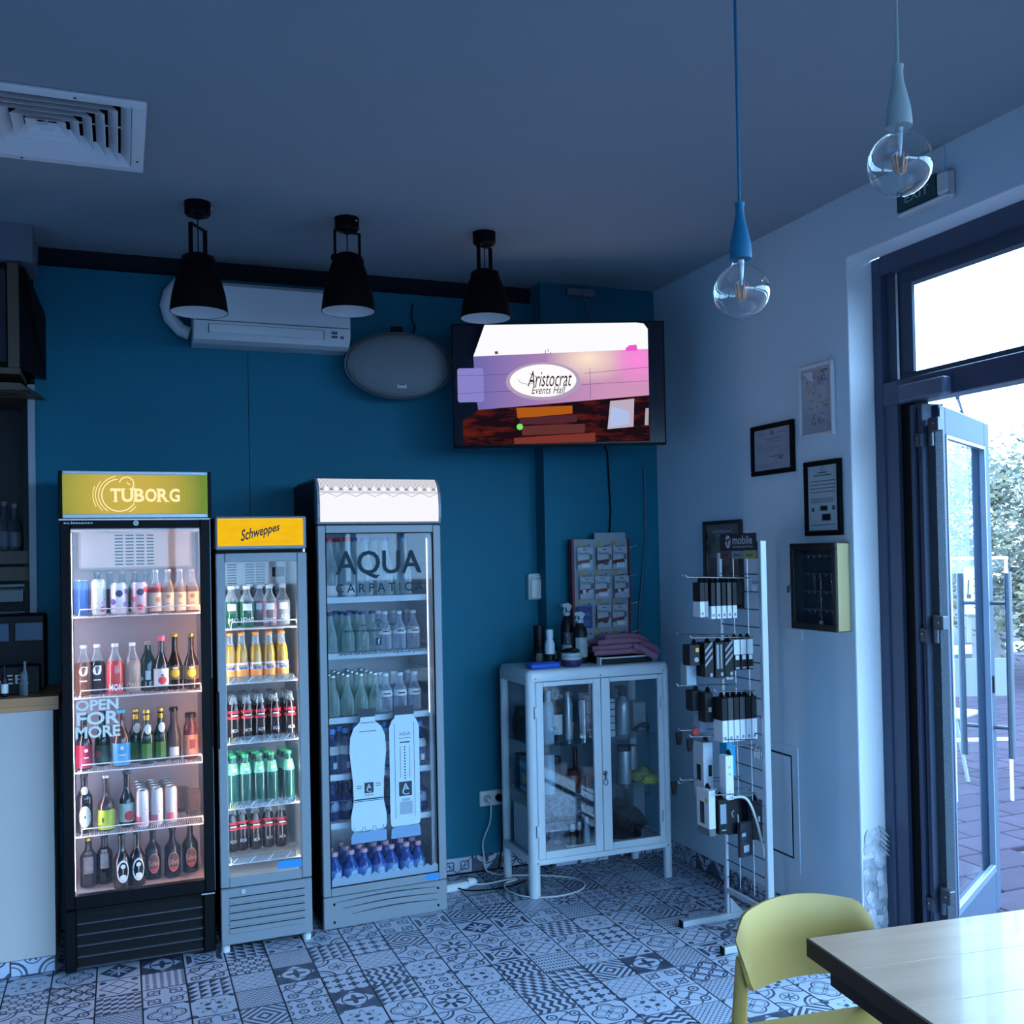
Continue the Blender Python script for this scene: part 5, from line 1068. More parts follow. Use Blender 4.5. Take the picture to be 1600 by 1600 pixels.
# ------------------------------------------------------------------ wall switch, socket, things on the right wall
sw = thing('light_switch', 'white hooded surface switch on the blue wall left of the pilaster', 'switch', (2.14, BW, 1.53))
obj('back_box', MB().box(-.047, .047, -.035, 0, -.072, .072, 0, .006), PLAS, sw); obj('flap_cover', MB().box(-.038, .047, -.048, -.034, -.068, .045, 0, .006), mat('switch_ivory', (.60,.62,.58), .4), sw); obj('flap_hinge', MB().tube([(-.03, -.04, .055), (.04, -.04, .055)], .006, 8), PLAS, sw)
so = thing('wall_socket', 'white double wall socket low on the blue wall left of the glass cabinet', 'socket', (1.863, BW, .385))
obj('cover_plate', MB().box(-.072, .072, -.012, 0, -.042, .042, 0, .004), PLAS, so)
for x in (-.032, .034): obj('socket_well', MB().lathe([(.021, 0), (.022, .003), (.019, .003), (.017, -.002), (0, -.002)], 16), mat('socket_grey', (.42,.45,.46), .4), so, (x, -.0125, 0), (pi/2, 0, 0))
WCORD = mat('white_cord', (.60,.62,.62), .5)
co = thing('power_cord', 'white power cord plugged into the wall socket, looping over the floor by the cabinet leg', 'cable', (1.83, BW, .385))
obj('plug', MB().lathe([(.017, 0), (.017, .02), (.008, .035)], 12), WCORD, co, (.0, -.016, 0), (pi/2, 0, 0), smooth=True)
def fpt(x, y, z=.006): return (x-1.83, y-BW, z-.385)
pts = [(0, -.045, 0), (.006, -.06, -.03), (.002, -.05, -.12), (-.035, -.04, -.22), (-.03, -.035, -.30), fpt(1.80, 5.19, .02), fpt(1.83, 5.14), fpt(1.90, 5.08), fpt(2.02, 5.02), fpt(2.16, 4.92), fpt(2.20, 4.80), fpt(2.13, 4.70), fpt(1.98, 4.67), fpt(1.85, 4.73), fpt(1.80, 4.85), fpt(1.82, 4.95, .01), fpt(1.90, 4.985, .012), fpt(1.86, 5.0, .012), fpt(1.74, 5.0), fpt(1.655, 5.0, .015)]
def smooth_path(P_, k=5):
    P_ = [Vector(p) for p in P_]; o = []
    for i in range(len(P_)-1):
        a, b, c, d = P_[max(i-1, 0)], P_[i], P_[i+1], P_[min(i+2, len(P_)-1)]
        for j in range(k):
            t = j/k; o.append(.5*((2*b)+(c-a)*t+(2*a-5*b+4*c-d)*t*t+(3*b-a-3*c+d)*t**3))
    return o+[P_[-1]]
obj('cable', MB().tube(smooth_path(pts), .0042, 8), WCORD, co, smooth=True)
bp_ = thing('black_plug', 'black power plug with a dark cord in the right half of the wall socket', 'plug', (1.897, BW, .385))
obj('plug_body', MB().lathe([(.019, 0), (.019, .022), (.012, .04), (.006, .045)], 12), DBLACK, bp_, (0, -.016, 0), (pi/2, 0, 0), smooth=True); obj('cable', MB().tube(smooth_path([(0, -.055, 0), (.004, -.07, -.03), (.01, -.05, -.15), (.0, -.035, -.30), (-.02, -.05, -.375)]), .004, 6), DBLACK, bp_, smooth=True)
ex = thing('extension_socket', 'white extension socket block lying on the floor beside the water cooler', 'socket', (1.585, 4.99, 0), .12)
obj('block', MB().box(-.09, .045, -.03, .03, .001, .042, 0, .01), PLAS, ex); obj('plug', MB().lathe([(.023, 0), (.024, .02), (.018, .045), (.008, .055)], 14), PLAS, ex, (.045, -.0, .028), (0, pi/2, 0), smooth=True); obj('cable', MB().tube(smooth_path([(-.02, -.03, .02), (.02, -.06, .01), (.12, -.09, .005), (.25, -.10, .004), (.36, -.06, .004)]), .004, 6), DBLACK, ex, smooth=True)
def picture(label, y0, y1, z0, z1, fw, fm, pm, dep=.02, tilt=0, nm='framed_certificate', cat='picture frame'):
    # on the right wall; y0 is the far edge
    cy_, cz = (y0+y1)/2, (z0+z1)/2; t = thing(nm, label, cat, (RW, cy_, cz), rot=(tilt, 0, 0)); a, b = (y0-y1)/2, (z1-z0)/2
    obj('frame', MB().box(-dep, -.001, -a, a, b-fw, b, 0, .003).box(-dep, -.001, -a, a, -b, -b+fw, 0, .003).box(-dep, -.001, a-fw, a, -b+fw, b-fw, 0, .003).box(-dep, -.001, -a, -a+fw, -b+fw, b-fw, 0, .003), fm, t)
    obj('sheet', MB().box(-.010, -.002, -a+fw*.8, a-fw*.8, -b+fw*.8, b-fw*.8), pm, t)
    obj('glass', MB().box(-.015, -.013, -a+fw*.8, a-fw*.8, -b+fw*.8, b-fw*.8), PANE, t); return t, a-fw, b-fw
PAP = mat('cream_paper', (.56,.58,.60), .7); PAPG = mat('grey_paper', (.40,.42,.47), .7, var=.1, vscale=20); TXT = mat('grey_type', (.10,.11,.13), .7); TXL = mat('light_grey_type', (.22,.23,.26), .7)
def lines_(t, L, m, nm='print'):
    mb = MB()
    for (ya, yb, z, h) in L: mb.box(-.0108, -.0104, min(-ya, -yb), max(-ya, -yb), z-h/2, z+h/2)     # ya..yb run left to right as read
    obj(nm, mb, m, t)
t, a, b = picture('black-framed landscape certificate on the right-hand wall, left of the taller frames', 4.168, 3.835, 2.066, 2.306, .022, BLACK, PAPG, nm='framed_certificate')
lines_(t, [(-.11, -.05, .075, .004), (.04, .11, .075, .004), (-.11, -.06, .066, .003), (-.015, .015, .078, .022), (-.07, .07, .05, .004), (-.05, .06, .035, .003), (-.12, .0, .02, .002), (-.12, .05, .008, .002), (-.12, .02, -.004, .002), (-.02, .09, -.035, .006), (.05, .08, -.045, .016), (-.12, .12, -.07, .002), (-.12, .0, -.08, .002)], TXL)
t, a, b = picture('white-framed hand-lettered sheet, topmost on the right-hand wall', 3.785, 3.548, 2.206, 2.528, .016, mat('white_frame', (.62,.64,.66), .4), PAPG, nm='framed_sheet')
rr = random.Random(3); m = MB()
for k in range(26):
    y_, z_ = rr.uniform(-.075, .06), rr.uniform(-.11, .09); d_y, d_z = rr.uniform(.01, .035), rr.uniform(-.02, .03); m.tube([(-.0106, -y_, z_), (-.0106, -(y_+d_y*.5), z_+d_z), (-.0106, -(y_+d_y), z_-.005)], .0011, 4)
obj('handwriting', m, TXT, t); lines_(t, [(.03, .08, .125, .012), (-.02, .06, .10, .002), (.0, .09, -.01, .002)], TXT); obj('taped_corner', MB().add([(-.0125, .088, .13), (-.0125, .02, .13), (-.0125, .02, .085), (-.0125, .06, .105)], [(0,1,2,3)]), mat('pale_tape', (.75,.72,.74), .4), t)
t, a, b = picture('black-framed portrait licence above the key box on the right-hand wall', 3.762, 3.514, 1.768, 2.098, .022, BLACK, mat('pale_green_paper', (.46,.53,.55), .7), nm='framed_licence')
lines_(t, [(-.035, .035, .112, .005), (-.06, .06, .100, .005)]+[(-.085, .085, .075-.016*k, .0035) for k in range(4)]+[(-.085, .07, -.002-.008*k, .003) for k in range(3)]+[(-.02, .03, -.045, .022), (-.08, -.06, -.05, .018), (.06, .08, -.045, .02), (-.01, .05, -.085, .03), (-.085, .085, -.118, .003)], TXT)
lines_(t, [(-.013, .023, -.045, .014), (-.002, .042, -.085, .022)], mat('pale_green_paper', (.46,.53,.55), .7)); m = MB().tube([(-.0106, .012*cos(2*pi*i/12), .128+.008*sin(2*pi*i/12)) for i in range(12)], .001, 4, closed=True); obj('seal', m, TXT, t)
pm = bpy.data.materials.new('brown_photo_poster'); pm.use_nodes = True; nt = pm.node_tree; x, y, z = uvxy(nt, 'Object'); n = nt.nodes.new('ShaderNodeTexVoronoi'); n.inputs['Scale'].default_value = 11; tc = nt.nodes.new('ShaderNodeTexCoord'); nt.links.new(tc.outputs['Object'], n.inputs[0]); nt.links.new(ramp2(nt, op('MULTIPLY_ADD', E(n.outputs['Distance']), 2.6, -.4), (.018,.016,.018), (.20,.15,.13)), P(nt).inputs['Base Color'])
t, a, b = picture('dark brown framed poster behind the accessory rack on the right-hand wall', 4.625, 4.272, 1.423, 1.863, .018, mat('brown_black_frame', (.018,.012,.012), .5), pm, nm='framed_poster')
lines_(t, [(-.09, .09, .165, .014), (-.05, .06, .145, .010)], mat('poster_pale_print', (.30,.33,.33), .6)); lines_(t, [(-.13, -.05, -.02, .10), (-.12, -.04, -.16, .06), (.02, .06, -.02, .03), (-.02, .10, -.10, .03)], mat('poster_figure', (.10,.075,.07), .6))
# key box
GOLD = mat('champagne_gold_metal', (.50,.40,.20), .4, .35)
kb = thing('key_cabinet', 'gold and black wall key cabinet with a glass front under the black-framed licence', 'key box', (RW, 3.64, 1.546)); a, b, dp = .155, .190, .065
obj('case', MB().box(-dp, 0, -a, -a+.006, -b, b, 0, .002).box(-dp, 0, a-.006, a, -b, b, 0, .002).box(-dp, 0, -a, a, b-.006, b, 0, .002).box(-dp, 0, -a, a, -b, -b+.006, 0, .002), GOLD, kb)
dr = obj('door', MB().box(-dp-.014, -dp, -a, a, b-.028, b, 1, .003).box(-dp-.014, -dp, -a, a, -b, -b+.028, 1, .003).box(-dp-.014, -dp, a-.028, a, -b+.028, b-.028, 1, .003).box(-dp-.014, -dp, -a, -a+.022, -b+.028, b-.028, 1, .003), [GOLD, mat('black_bronze', (.025,.022,.02), .35, .4)], kb)
obj('glass', MB().box(-dp-.008, -dp-.006, -a+.026, a-.026, -b+.026, b-.026), PANE, dr); obj('lock', MB().lathe([(.010, 0), (.010, .012), (.006, .014)], 12), DSTEEL, dr, (-dp-.014, a-.012, -.005), (0, -pi/2, 0)); obj('key_in_lock', MB().box(-dp-.04, -dp-.026, a-.014, a-.010, -.012, .002).box(-dp-.038, -dp-.03, a-.016, a-.008, -.03, -.012), CHROME, dr)
obj('back_panel', MB().box(-.012, -.004, -a+.006, a-.006, -b+.006, b-.006).box(-dp+.002, -.004, -a+.006, -a+.009, -b+.006, b-.006).box(-dp+.002, -.004, a-.009, a-.006, -b+.006, b-.006), mat('key_box_back', (.02,.025,.035), .7), kb)
for r_, z_ in enumerate((.13, .05, -.03, -.11)):
    obj('hook_rail', MB().box(-.02, -.012, -a+.02, a-.02, z_, z_+.008), DSTEEL, kb)
    for k in range(7): obj('hook', MB().tube([(-.02, .12-.04*k, z_+.003), (-.034, .12-.04*k, z_-.004), (-.034, .12-.04*k, z_+.006)], .0016, 5), CHROME, kb)
def keys(label, y, z, n_, tg=None):
    t = thing('key_bunch', label, 'keys', (RW-.034, y, z)); obj('ring', MB().tube([(0, .008*cos(2*pi*i/10), -.008+.008*sin(2*pi*i/10)) for i in range(10)], .0010, 4, closed=True), CHROME, t)
    for k in range(n_): obj('key', MB().lathe([(.007, -.001), (.007, .001)], 8).box(-.003, .003, -.04, -.006, -.001, .001), CHROME, t, (.001+.002*k, .004*(k-1), -.022), (pi/2, 0, pi/2+.15*(k-1)))
    if tg: obj('tag', MB().box(-.003, .002, -.011, .011, -.07, -.035, 0, .001), tg, t)
keys('bunch of steel keys hanging at the upper right inside the key cabinet', 3.56, 1.59, 3); keys('keys hanging in the middle of the key cabinet, upper row', 3.64, 1.59, 2); keys('keys at the left of the upper row in the key cabinet', 3.68, 1.59, 2)
keys('key with a white tag on the bottom row of the key cabinet', 3.64, 1.43, 1, whiteL); keys('single key hanging on the third row of the key cabinet', 3.64, 1.51, 1)
# exit sign over the door
exs = thing('exit_sign', 'white emergency light box with a dark green exit plate above the door', 'sign', (RW, 2.978, 3.055))
obj('housing', MB().box(-.03, 0, -.138, .138, -.062, .05, 0, .012), mat('exit_housing', (.48,.50,.52), .45), exs); pl = obj('green_plate', MB().box(-.042, -.032, -.075, .128, -.04, .045, 0, .001), mat('dark_green_plate', (.012,.07,.075), .5), exs)
m = MB(); put(m, 'EXIT', wallR(.085, -.040, -.016, .018, -.0425)); obj('plate_lettering', m, mat('pale_exit_print', (.34,.42,.44), .5), pl); obj('diffuser_end', MB().box(-.05, -.028, -.135, -.08, -.045, .04, 0, .012), PLAS, exs); obj('lamp_tray', MB().box(-.045, -.025, -.13, .13, -.058, -.044, 0, .005), PLAS, exs)
tag(obj('ceiling_cable', MB().tube([(RW-.004, 2.90, 3.105), (RW-.004, 2.895, 3.16), (RW-.004, 2.90, H-.002)], .004, 6), GREYW, smooth=True), 'grey cable running from the ceiling to the exit light', 'cable')
# ------------------------------------------------------------------ white glass cabinet
CAB = Vector((1.863, 4.690, 0)); CA = .006
cb_ = thing('glass_cabinet', 'white metal display cabinet with two glass doors in the corner', 'cabinet', CAB, CA)
w, d, h = .81, .41, 1.13
WM = mat('white_lacquered_metal', (.60,.66,.69), .32)
def post(x, y):
    r = .030 if x+y < .1 else .022
    return MB().lathe([(r-.001, .0), (r, .004), (r, h-.05), (r-.001, h-.03)], 18, (x, y, 0))
for x, y in ((.031, .031), (w-.023, .023), (.023, d-.023), (w-.023, d-.023)): obj('leg', post(x, y).box(min(x, .012 if x < .4 else w-.05), max(x, .05 if x < .4 else w-.012), min(y, .006 if y < .2 else d-.04), max(y, .03 if y < .2 else d-.006), .0, .17) if False else post(x, y), WM, cb_, smooth=True)
tp = MB(); rp_ = []
for z, q in ((h-.045, 0), (h-.022, 0), (h-.010, .004), (h-.003, .011), (h, .022)):
    for cx, cy2, a0 in ((w-.034, .034, -90), (w-.034, d-.034, 0), (.034, d-.034, 90), (.034, .034, 180)):
        for k in range(7): a = R_(a0+15*k); tp.v.append((cx+(.034-q)*cos(a), cy2+(.034-q)*sin(a), z))
for j in range(4):
    for i in range(28): tp.f.append((j*28+i, j*28+(i+1) % 28, (j+1)*28+(i+1) % 28, (j+1)*28+i)); tp.m.append(0)
tp.f.append(tuple(range(4*28, 5*28))); tp.m.append(0); tp.f.append(tuple(range(28))[::-1]); tp.m.append(0)
obj('top_panel', tp, WM, cb_, smooth=True)
obj('back_panel', MB().box(.02, w-.02, d-.016, d-.008, .19, h-.03), mat('cabinet_back_grey', (.10,.15,.20), .5), cb_)
obj('bottom_panel', MB().box(.02, w-.02, .02, d-.01, .165, .195, 0, .004), WM, cb_)
obj('front_rail', MB().box(.02, w-.02, .001, .02, 1.072, h-.02, 0, .003), WM, cb_); obj('front_rail', MB().box(.02, w-.02, .001, .02, .160, .188, 0, .003), WM, cb_)
for a_, b_ in ((.004, .018), (w-.018, w-.004)):
    for c_, e_ in ((1.055, h-.02), (.165, .205)): obj('side_rail', MB().box(a_, b_, .03, d-.03, c_, e_), WM, cb_)
obj('side_pane', MB().box(.009, .013, .04, d-.04, .20, 1.06), PANE, cb_); obj('side_pane', MB().box(w-.013, w-.009, .04, d-.04, .20, 1.06), PANE, cb_)
CG = glass('cabinet_door_glass', (.92,.95,.96), .05)
for x0, x1, hx in ((.045, .4035, .048), (.4065, .765, .762)):
    g0, g1 = (x0+.038, x1-.044) if x0 < .2 else (x0+.050, x1-.03)
    dr = obj('door', MB().box(x0, g0, -.003, .016, .19, 1.07, 0, .003).box(g1, x1, -.003, .016, .19, 1.07, 0, .003).box(g0, g1, -.003, .016, 1.047, 1.07, 0, .002).box(g0, g1, -.003, .016, .19, .226, 0, .002), WM, cb_)
    obj('glass_pane', MB().box(g0-.003, g1+.003, .004, .008, .222, 1.05), CG, dr)
    for z in (.92, .33): obj('hinge', MB().box(hx-.014, hx+.004, -.006, .004, z-.028, z+.028, 0, .003).box(hx-.0145, hx-.0135, -.0062, 0, z-.03, z+.03, 1), [WM, DSTEEL], dr)
lk = obj('lock', MB().lathe([(.012, 0), (.012, .006), (.007, .008)], 14), DSTEEL, cb_, (.418, -.003, .585), (pi/2, 0, 0)); obj('key', MB().box(-.004, .004, -.03, .0, .008, .012).tube([(.012*cos(2*pi*i/10), -.045+.016*sin(2*pi*i/10), .010) for i in range(10)], .002, 5, closed=True), DSTEEL, lk)
for x, z in ((.045, 1.088), (.405, 1.086), (.775, 1.088), (.04, .172), (.78, .172)): obj('rivet', MB().lathe([(.004, 0), (.004, .0015)], 8), DSTEEL, cb_, (x, .001, z), (pi/2, 0, 0))
CSH = glass('greenish_shelf_glass', (.80,.90,.90), .07)
for z in (.745, .488): obj('glass_shelf', MB().box(.03, w-.03, .035, d-.02, z-.006, z, 0, .001), CSH, cb_)
for x in (.255, .55): obj('shelf_standard', MB().box(x, x+.018, d-.022, d-.016, .2, 1.06), mat('grey_upright', (.30,.35,.38), .4), cb_)
def cab_thing(name, label, cat, x, y, z, rz=0, group=None):
    p = Matrix.Rotation(CA, 3, 'Z') @ Vector((x, y, z))+CAB; return thing(name, label, cat, p, CA+rz, group)
def spray(label, x, y, z, h_, r, body, head, band=None, rz=0, name='spray_bottle'):
    t = cab_thing(name, label, 'spray bottle', x, y, z, rz)
    obj('bottle', MB().lathe([(r*.95, 0), (r, .006), (r, h_*.58), (r*.85, h_*.68), (r*.45, h_*.76), (r*.42, h_*.80)], 16), body, t, smooth=True)
    obj('spray_head', MB().lathe([(r*.5, h_*.78), (r*.5, h_*.85)], 12).prism([(-r*.9, h_*.93), (-r*.85, h_*.985), (r*.2, h_), (r*.7, h_*.95), (r*.35, h_*.86), (-r*.1, h_*.86), (-r*.2, h_*.92)], -r*.32, r*.32, 'y').prism([(-r*.45, h_*.92), (-r*.7, h_*.82), (-r*.6, h_*.81), (-r*.25, h_*.91)], -.004, .004, 'y'), head, t)
    if band: obj('paper_label', MB().lathe([(r+.0008, h_*.12), (r+.0008, h_*.5)], 14, a0=-1.1, a1=1.1), band, t, smooth=True)
    return t
def cyl(name, label, cat, x, y, z, prof, m, extra=(), group=None, rz=0):
    t = cab_thing(name, label, cat, x, y, z, rz, group); obj('body', MB().lathe(prof, 18), m, t, smooth=True)
    for nm, p, mm in extra: obj(nm, MB().lathe(p, 18), mm, t, smooth=True)
    return t
def boxy(name, label, cat, x, y, z, sx, sy, sz, m, extra=(), rz=0):
    t = cab_thing(name, label, cat, x, y, z, rz); obj('carton', MB().box(-sx/2, sx/2, -sy/2, sy/2, 0, sz, 0, .003), m, t)
    for nm, b, mm in extra: obj(nm, MB().box(*b), mm, t)
    return t
GREYB = mat('grey_steel_bottle', (.30,.33,.36), .3, .5); PALEB = mat('pale_blue_plastic', (.33,.47,.58), .35); DKP = mat('dark_plastic', (.0055,.006,.008), .45, spec=.3); MIDG = mat('mid_grey_plastic', (.16,.18,.20), .4)
# upper shelf
z = .7455
cyl('tall_bottle', 'tall pale blue capped bottle at the left front of the upper shelf in the glass cabinet', 'bottle', .150, .10, z, [(.030, 0), (.032, .01), (.032, .17), (.026, .20), (.014, .215)], PALEB, [('cap', [(.018, .21), (.018, .265), (.012, .272)], mat('pale_cap', (.42,.5,.55), .4))])
spray('dark spray bottle with a white square label on the upper shelf in the glass cabinet', .218, .15, z, .27, .032, DKP, mat('grey_head', (.3,.34,.37), .4), whiteL)
cyl('steel_bottle', 'slim grey bottle in the middle of the upper shelf in the glass cabinet', 'bottle', .290, .16, z, [(.026, 0), (.026, .18), (.016, .21), (.016, .25)], GREYB)
cyl('steel_tumbler', 'polished steel tumbler next to the door post on the upper shelf in the glass cabinet', 'tumbler', .372, .14, z, [(.027, 0), (.036, .19), (.036, .20)], mat('polished_steel', (.55,.58,.6), .18, 1))
spray('steel-grey spray bottle with a trigger head behind the right-hand cabinet door', .600, .14, z, .26, .040, GREYB, DKP)
t = boxy('parts_tray', 'white tray of small drawers beside the middle post of the glass cabinet', 'box', .500, .13, z, .05, .1, .20, mat('tray_white', (.45,.50,.53), .4)); 
for k in range(5): obj('drawer_gap', MB().box(-.024, .024, -.0515, -.05, .035+.036*k, .04+.036*k), DARKGAP, t)
t = cab_thing('wire_basket', 'black tangle of folded leather straps on the upper shelf at the right of the glass cabinet', 'strap', .715, .14, z)
for k in range(5): obj('strap', MB().tube(smooth_path([(-.05, -.02+.01*k, .01), (-.02, -.03+.012*k, .05-.005*k), (.03, -.01+.008*k, .045-.006*k), (.05, .02, .012)]), .006, 6), DKP, t, smooth=True)
boxy('carton', 'grey-white carton standing at the right of the upper shelf in the glass cabinet', 'box', .735, .25, z, .075, .10, .15, mat('pale_carton', (.36,.42,.46), .6))
cyl('jug', 'dark jug at the back left of the upper shelf, seen through the cabinet side', 'jug', .075, .28, z, [(.04, 0), (.05, .06), (.045, .12), (.03, .15), (.035, .17)], DKP)
boxy('black_box', 'black box on the upper shelf by the left side pane of the glass cabinet', 'box', .075, .17, z, .06, .09, .13, DKP)
# middle shelf
z = .4885
cyl('tall_bottle', 'pale blue cylinder bottle at the left front of the middle shelf in the glass cabinet', 'bottle', .150, .10, z, [(.031, 0), (.032, .01), (.032, .19), (.028, .20)], PALEB)
cyl('maroon_pot', 'round maroon pot on the middle shelf of the glass cabinet', 'pot', .303, .14, z, [(.02, 0), (.042, .02), (.050, .05), (.042, .085), (.03, .10)], mat('maroon_glaze', (.10,.016,.012), .35))
cyl('dark_pot', 'dark brown round pot next to the maroon one on the middle shelf of the glass cabinet', 'pot', .375, .12, z, [(.02, 0), (.036, .02), (.040, .04), (.032, .07)], mat('brown_glaze', (.03,.012,.012), .35))
cyl('wooden_muddler', 'pair of dark rods standing at the back of the middle shelf in the glass cabinet', 'rod', .345, .20, z, [(.012, 0), (.014, .05), (.012, .20)], mat('red_brown_rod', (.06,.025,.03), .4)); cyl('black_tube', 'black tube behind the pale cylinder on the middle shelf of the glass cabinet', 'tube', .222, .17, z, [(.026, 0), (.026, .15), (.022, .17)], DKP)
cyl('steel_can', 'brushed steel can on the middle shelf behind the right-hand cabinet door', 'can', .600, .13, z, [(.034, 0), (.035, .005), (.035, .17), (.032, .178)], GREYB, [('lid', [(.036, .172), (.036, .20)], DKP)]); cyl('steel_can', 'second grey can beside the steel one on the middle shelf of the glass cabinet', 'can', .665, .17, z, [(.034, 0), (.035, .005), (.035, .18), (.032, .188)], mat('grey_steel_bottle_dark', (.16,.18,.2), .35, .4))
t = cab_thing('folded_cloth', 'olive-yellow folded cleaning cloth on the middle shelf of the glass cabinet', 'cloth', .705, .14, z)
def blob(nm, m, parent, c, rx, ry, rz_, seed, amp=.18, n=20, k=12, flat_=True):
    q = random.Random(seed); ph = [(q.uniform(0, 6), q.randint(2, 5), q.randint(1, 4)) for _ in range(5)]; b = MB()
    b.sphere((0, 0, 0), 1, 1, 1, n, k); vs = []
    for x, y, z_ in b.v:
        a, e = math.atan2(y, x), math.asin(max(-1, min(1, z_))); s_ = 1+amp*sum(sin(p+f1*a+f2*e*2) for p, f1, f2 in ph)/2.2
        zz = z_*s_*rz_; vs.append((c[0]+x*s_*rx, c[1]+y*s_*ry, max(c[2]+zz, .001) if flat_ else c[2]+zz))
    b.v = vs; return obj(nm, b, m, parent, smooth=True)
blob('cloth', mat('olive_yellow_cloth', (.19,.22,.05), .9, bump=.4, bscale=90), t, (0, 0, .03), .075, .06, .045, 4, .14)
t = cab_thing('folded_cloth', 'bright yellow crumpled cloth in front of the olive one in the glass cabinet', 'cloth', .725, .075, z); blob('cloth', mat('yellow_cloth', (.42,.42,.06), .9, bump=.4, bscale=90), t, (0, 0, .015), .05, .03, .024, 9, .2)
t = boxy('flat_packet', 'blue packet with a yellow splash seen through the left side of the glass cabinet', 'packet', .075, .20, z, .05, .10, .17, mat('packet_blue', (.02,.10,.22), .35)); 
m = MB(); n = 16; m.add([(-.0258, -.01+(.04 if i % 2 else .02)*cos(2*pi*i/n), .07+(.04 if i % 2 else .02)*sin(2*pi*i/n)) for i in range(n)]+[(-.0258, -.01, .07)], [((i+1) % n, i, n) for i in range(n)]); obj('yellow_splash', m, mat('splash_yellow', (.50,.42,.03), .5), t); obj('pale_bands', MB().box(-.0262, -.025, -.05, .05, .12, .15).box(-.0262, -.025, -.05, .05, .008, .02), mat('packet_pale', (.2,.36,.45), .4), t)
boxy('dark_packet', 'dark packet standing behind the blue one on the middle shelf of the glass cabinet', 'packet', .075, .29, z, .05, .06, .18, DKP); boxy('small_box', 'small reddish-brown box at the left rear of the lower compartment of the glass cabinet', 'box', .13, .30, z, .06, .05, .06, mat('red_brown_card', (.08,.03,.02), .6))
# bottom
z = .196
boxy('white_carton', 'white carton in the bottom left of the glass cabinet, seen through its side', 'box', .075, .20, z, .075, .24, .22, mat('white_carton', (.50,.56,.60), .6))
t = cab_thing('wrapped_bales', 'crinkled clear-wrapped bundles of napkins filling the bottom left of the glass cabinet', 'bundle', .275, .225, z)
WR = mat('crinkled_wrap', (.22,.25,.33), .25, var=.7, vscale=45, bump=1.0, bscale=70); obj('bundle', MB().box(-.13, .13, -.08, .12, 0, .12, 0, .02), WR, t); obj('bundle', MB().box(-.125, .12, -.05, .13, .122, .24, 0, .02), WR, t)
trb = cab_thing('tray', 'low white tray under the little bottles at the bottom of the glass cabinet', 'tray', .315, .085, z); obj('tray_base', MB().box(-.075, .075, -.03, .03, 0, .012, 0, .003).box(-.075, .075, -.032, -.028, .012, .026), mat('tray_white', (.45,.50,.53), .4), trb)
for k, (x, hh_, mm, lb_) in enumerate(((.268, .115, DKP, 'small dark bottle with a white cap, left of the trio in the cabinet tray'), (.306, .122, DKP, 'small dark bottle with a white cap, middle of the trio in the cabinet tray'), (.348, .14, PALEB, 'small pale tube, right of the trio in the cabinet tray'))):
    cyl('small_bottle', lb_, 'bottle', x, .085, z+.0125, [(.016, 0), (.017, .005), (.017, hh_*.55), (.009, hh_*.7)], mm, [('cap', [(.011, hh_*.66), (.013, hh_*.74), (.010, hh_)], mat('pale_cap', (.42,.5,.55), .4))])
t = cab_thing('dark_bag', 'crumpled black-brown bag slumped in the bottom right of the glass cabinet', 'bag', .615, .17, z); blob('bag', mat('black_brown_nylon', (.006,.0045,.005), .7, spec=.2, bump=.5, bscale=30), t, (0, 0, .07), .11, .085, .10, 12, .10, 26, 16); blob('bag_flap', mat('black_brown_nylon', (.012,.009,.010), .6, bump=.5, bscale=30), t, (-.03, .02, .15), .06, .05, .05, 7, .10, 20, 12, False)
boxy('white_carton', 'tall pale carton standing in the bottom right corner of the glass cabinet', 'box', .752, .31, z, .07, .1, .27, mat('pale_carton2', (.30,.36,.41), .6))
# ------------------------------------------------------------------ on top of the cabinet
z = h
t = cab_thing('blue_sponge_pack', 'bright blue flat pack lying at the left front of the cabinet top', 'box', .125, .085, z, .02); obj('pack', MB().box(-.082, .082, -.035, .04, 0, .030, 0, .008), mat('bright_blue_plastic', (.012,.10,.55), .35), t)
cyl('dropper_bottle', 'small dark bottle with a tan label behind the blue pack on the cabinet top', 'bottle', .176, .25, z, [(.022, 0), (.022, .07), (.010, .085), (.010, .10)], DKP, [('label', [(.0225, .012), (.0225, .06)], mat('tan_label', (.16,.14,.12), .6)), ('cap', [(.012, .098), (.009, .13)], DKP)])
cyl('black_canister', 'tall black canister at the back left of the cabinet top', 'can', .205, .33, z, [(.028, 0), (.028, .19), (.024, .20)], DKP)
t = cyl('lotion_bottle', 'white pump bottle with a pale label on the cabinet top', 'bottle', .206, .185, z, [(.026, 0), (.026, .06), (.026, .10), (.015, .115)], DKP, [('upper_label', [(.0265, .06), (.0265, .11), (.016, .135), (.016, .15)], mat('white_bottle', (.55,.62,.66), .35)), ('cap', [(.019, .145), (.019, .185), (.010, .188)], mat('white_bottle', (.55,.62,.66), .35))])
cyl('dark_jar', 'dark label-wrapped bottle between the pump bottle and the tub on the cabinet top', 'bottle', .262, .27, z, [(.026, 0), (.026, .075), (.012, .09), (.012, .10)], DKP, [('label', [(.0265, .02), (.0265, .07)], MIDG)])
t = cyl('tub', 'round dark purple tub with a pale lid at the front of the cabinet top', 'tub', .283, .085, z, [(.045, 0), (.050, .006), (.050, .038)], mat('dark_purple_tub', (.03,.025,.10), .35), [('lid', [(.052, .036), (.054, .040), (.054, .050), (.048, .056), (.052, .060), (.052, .068), (.046, .072)], mat('pale_lid', (.42,.47,.48), .4))]); blob('dark_cloth', DKP, t, (0, .0, .078), .042, .035, .016, 3, .2, flat_=False)
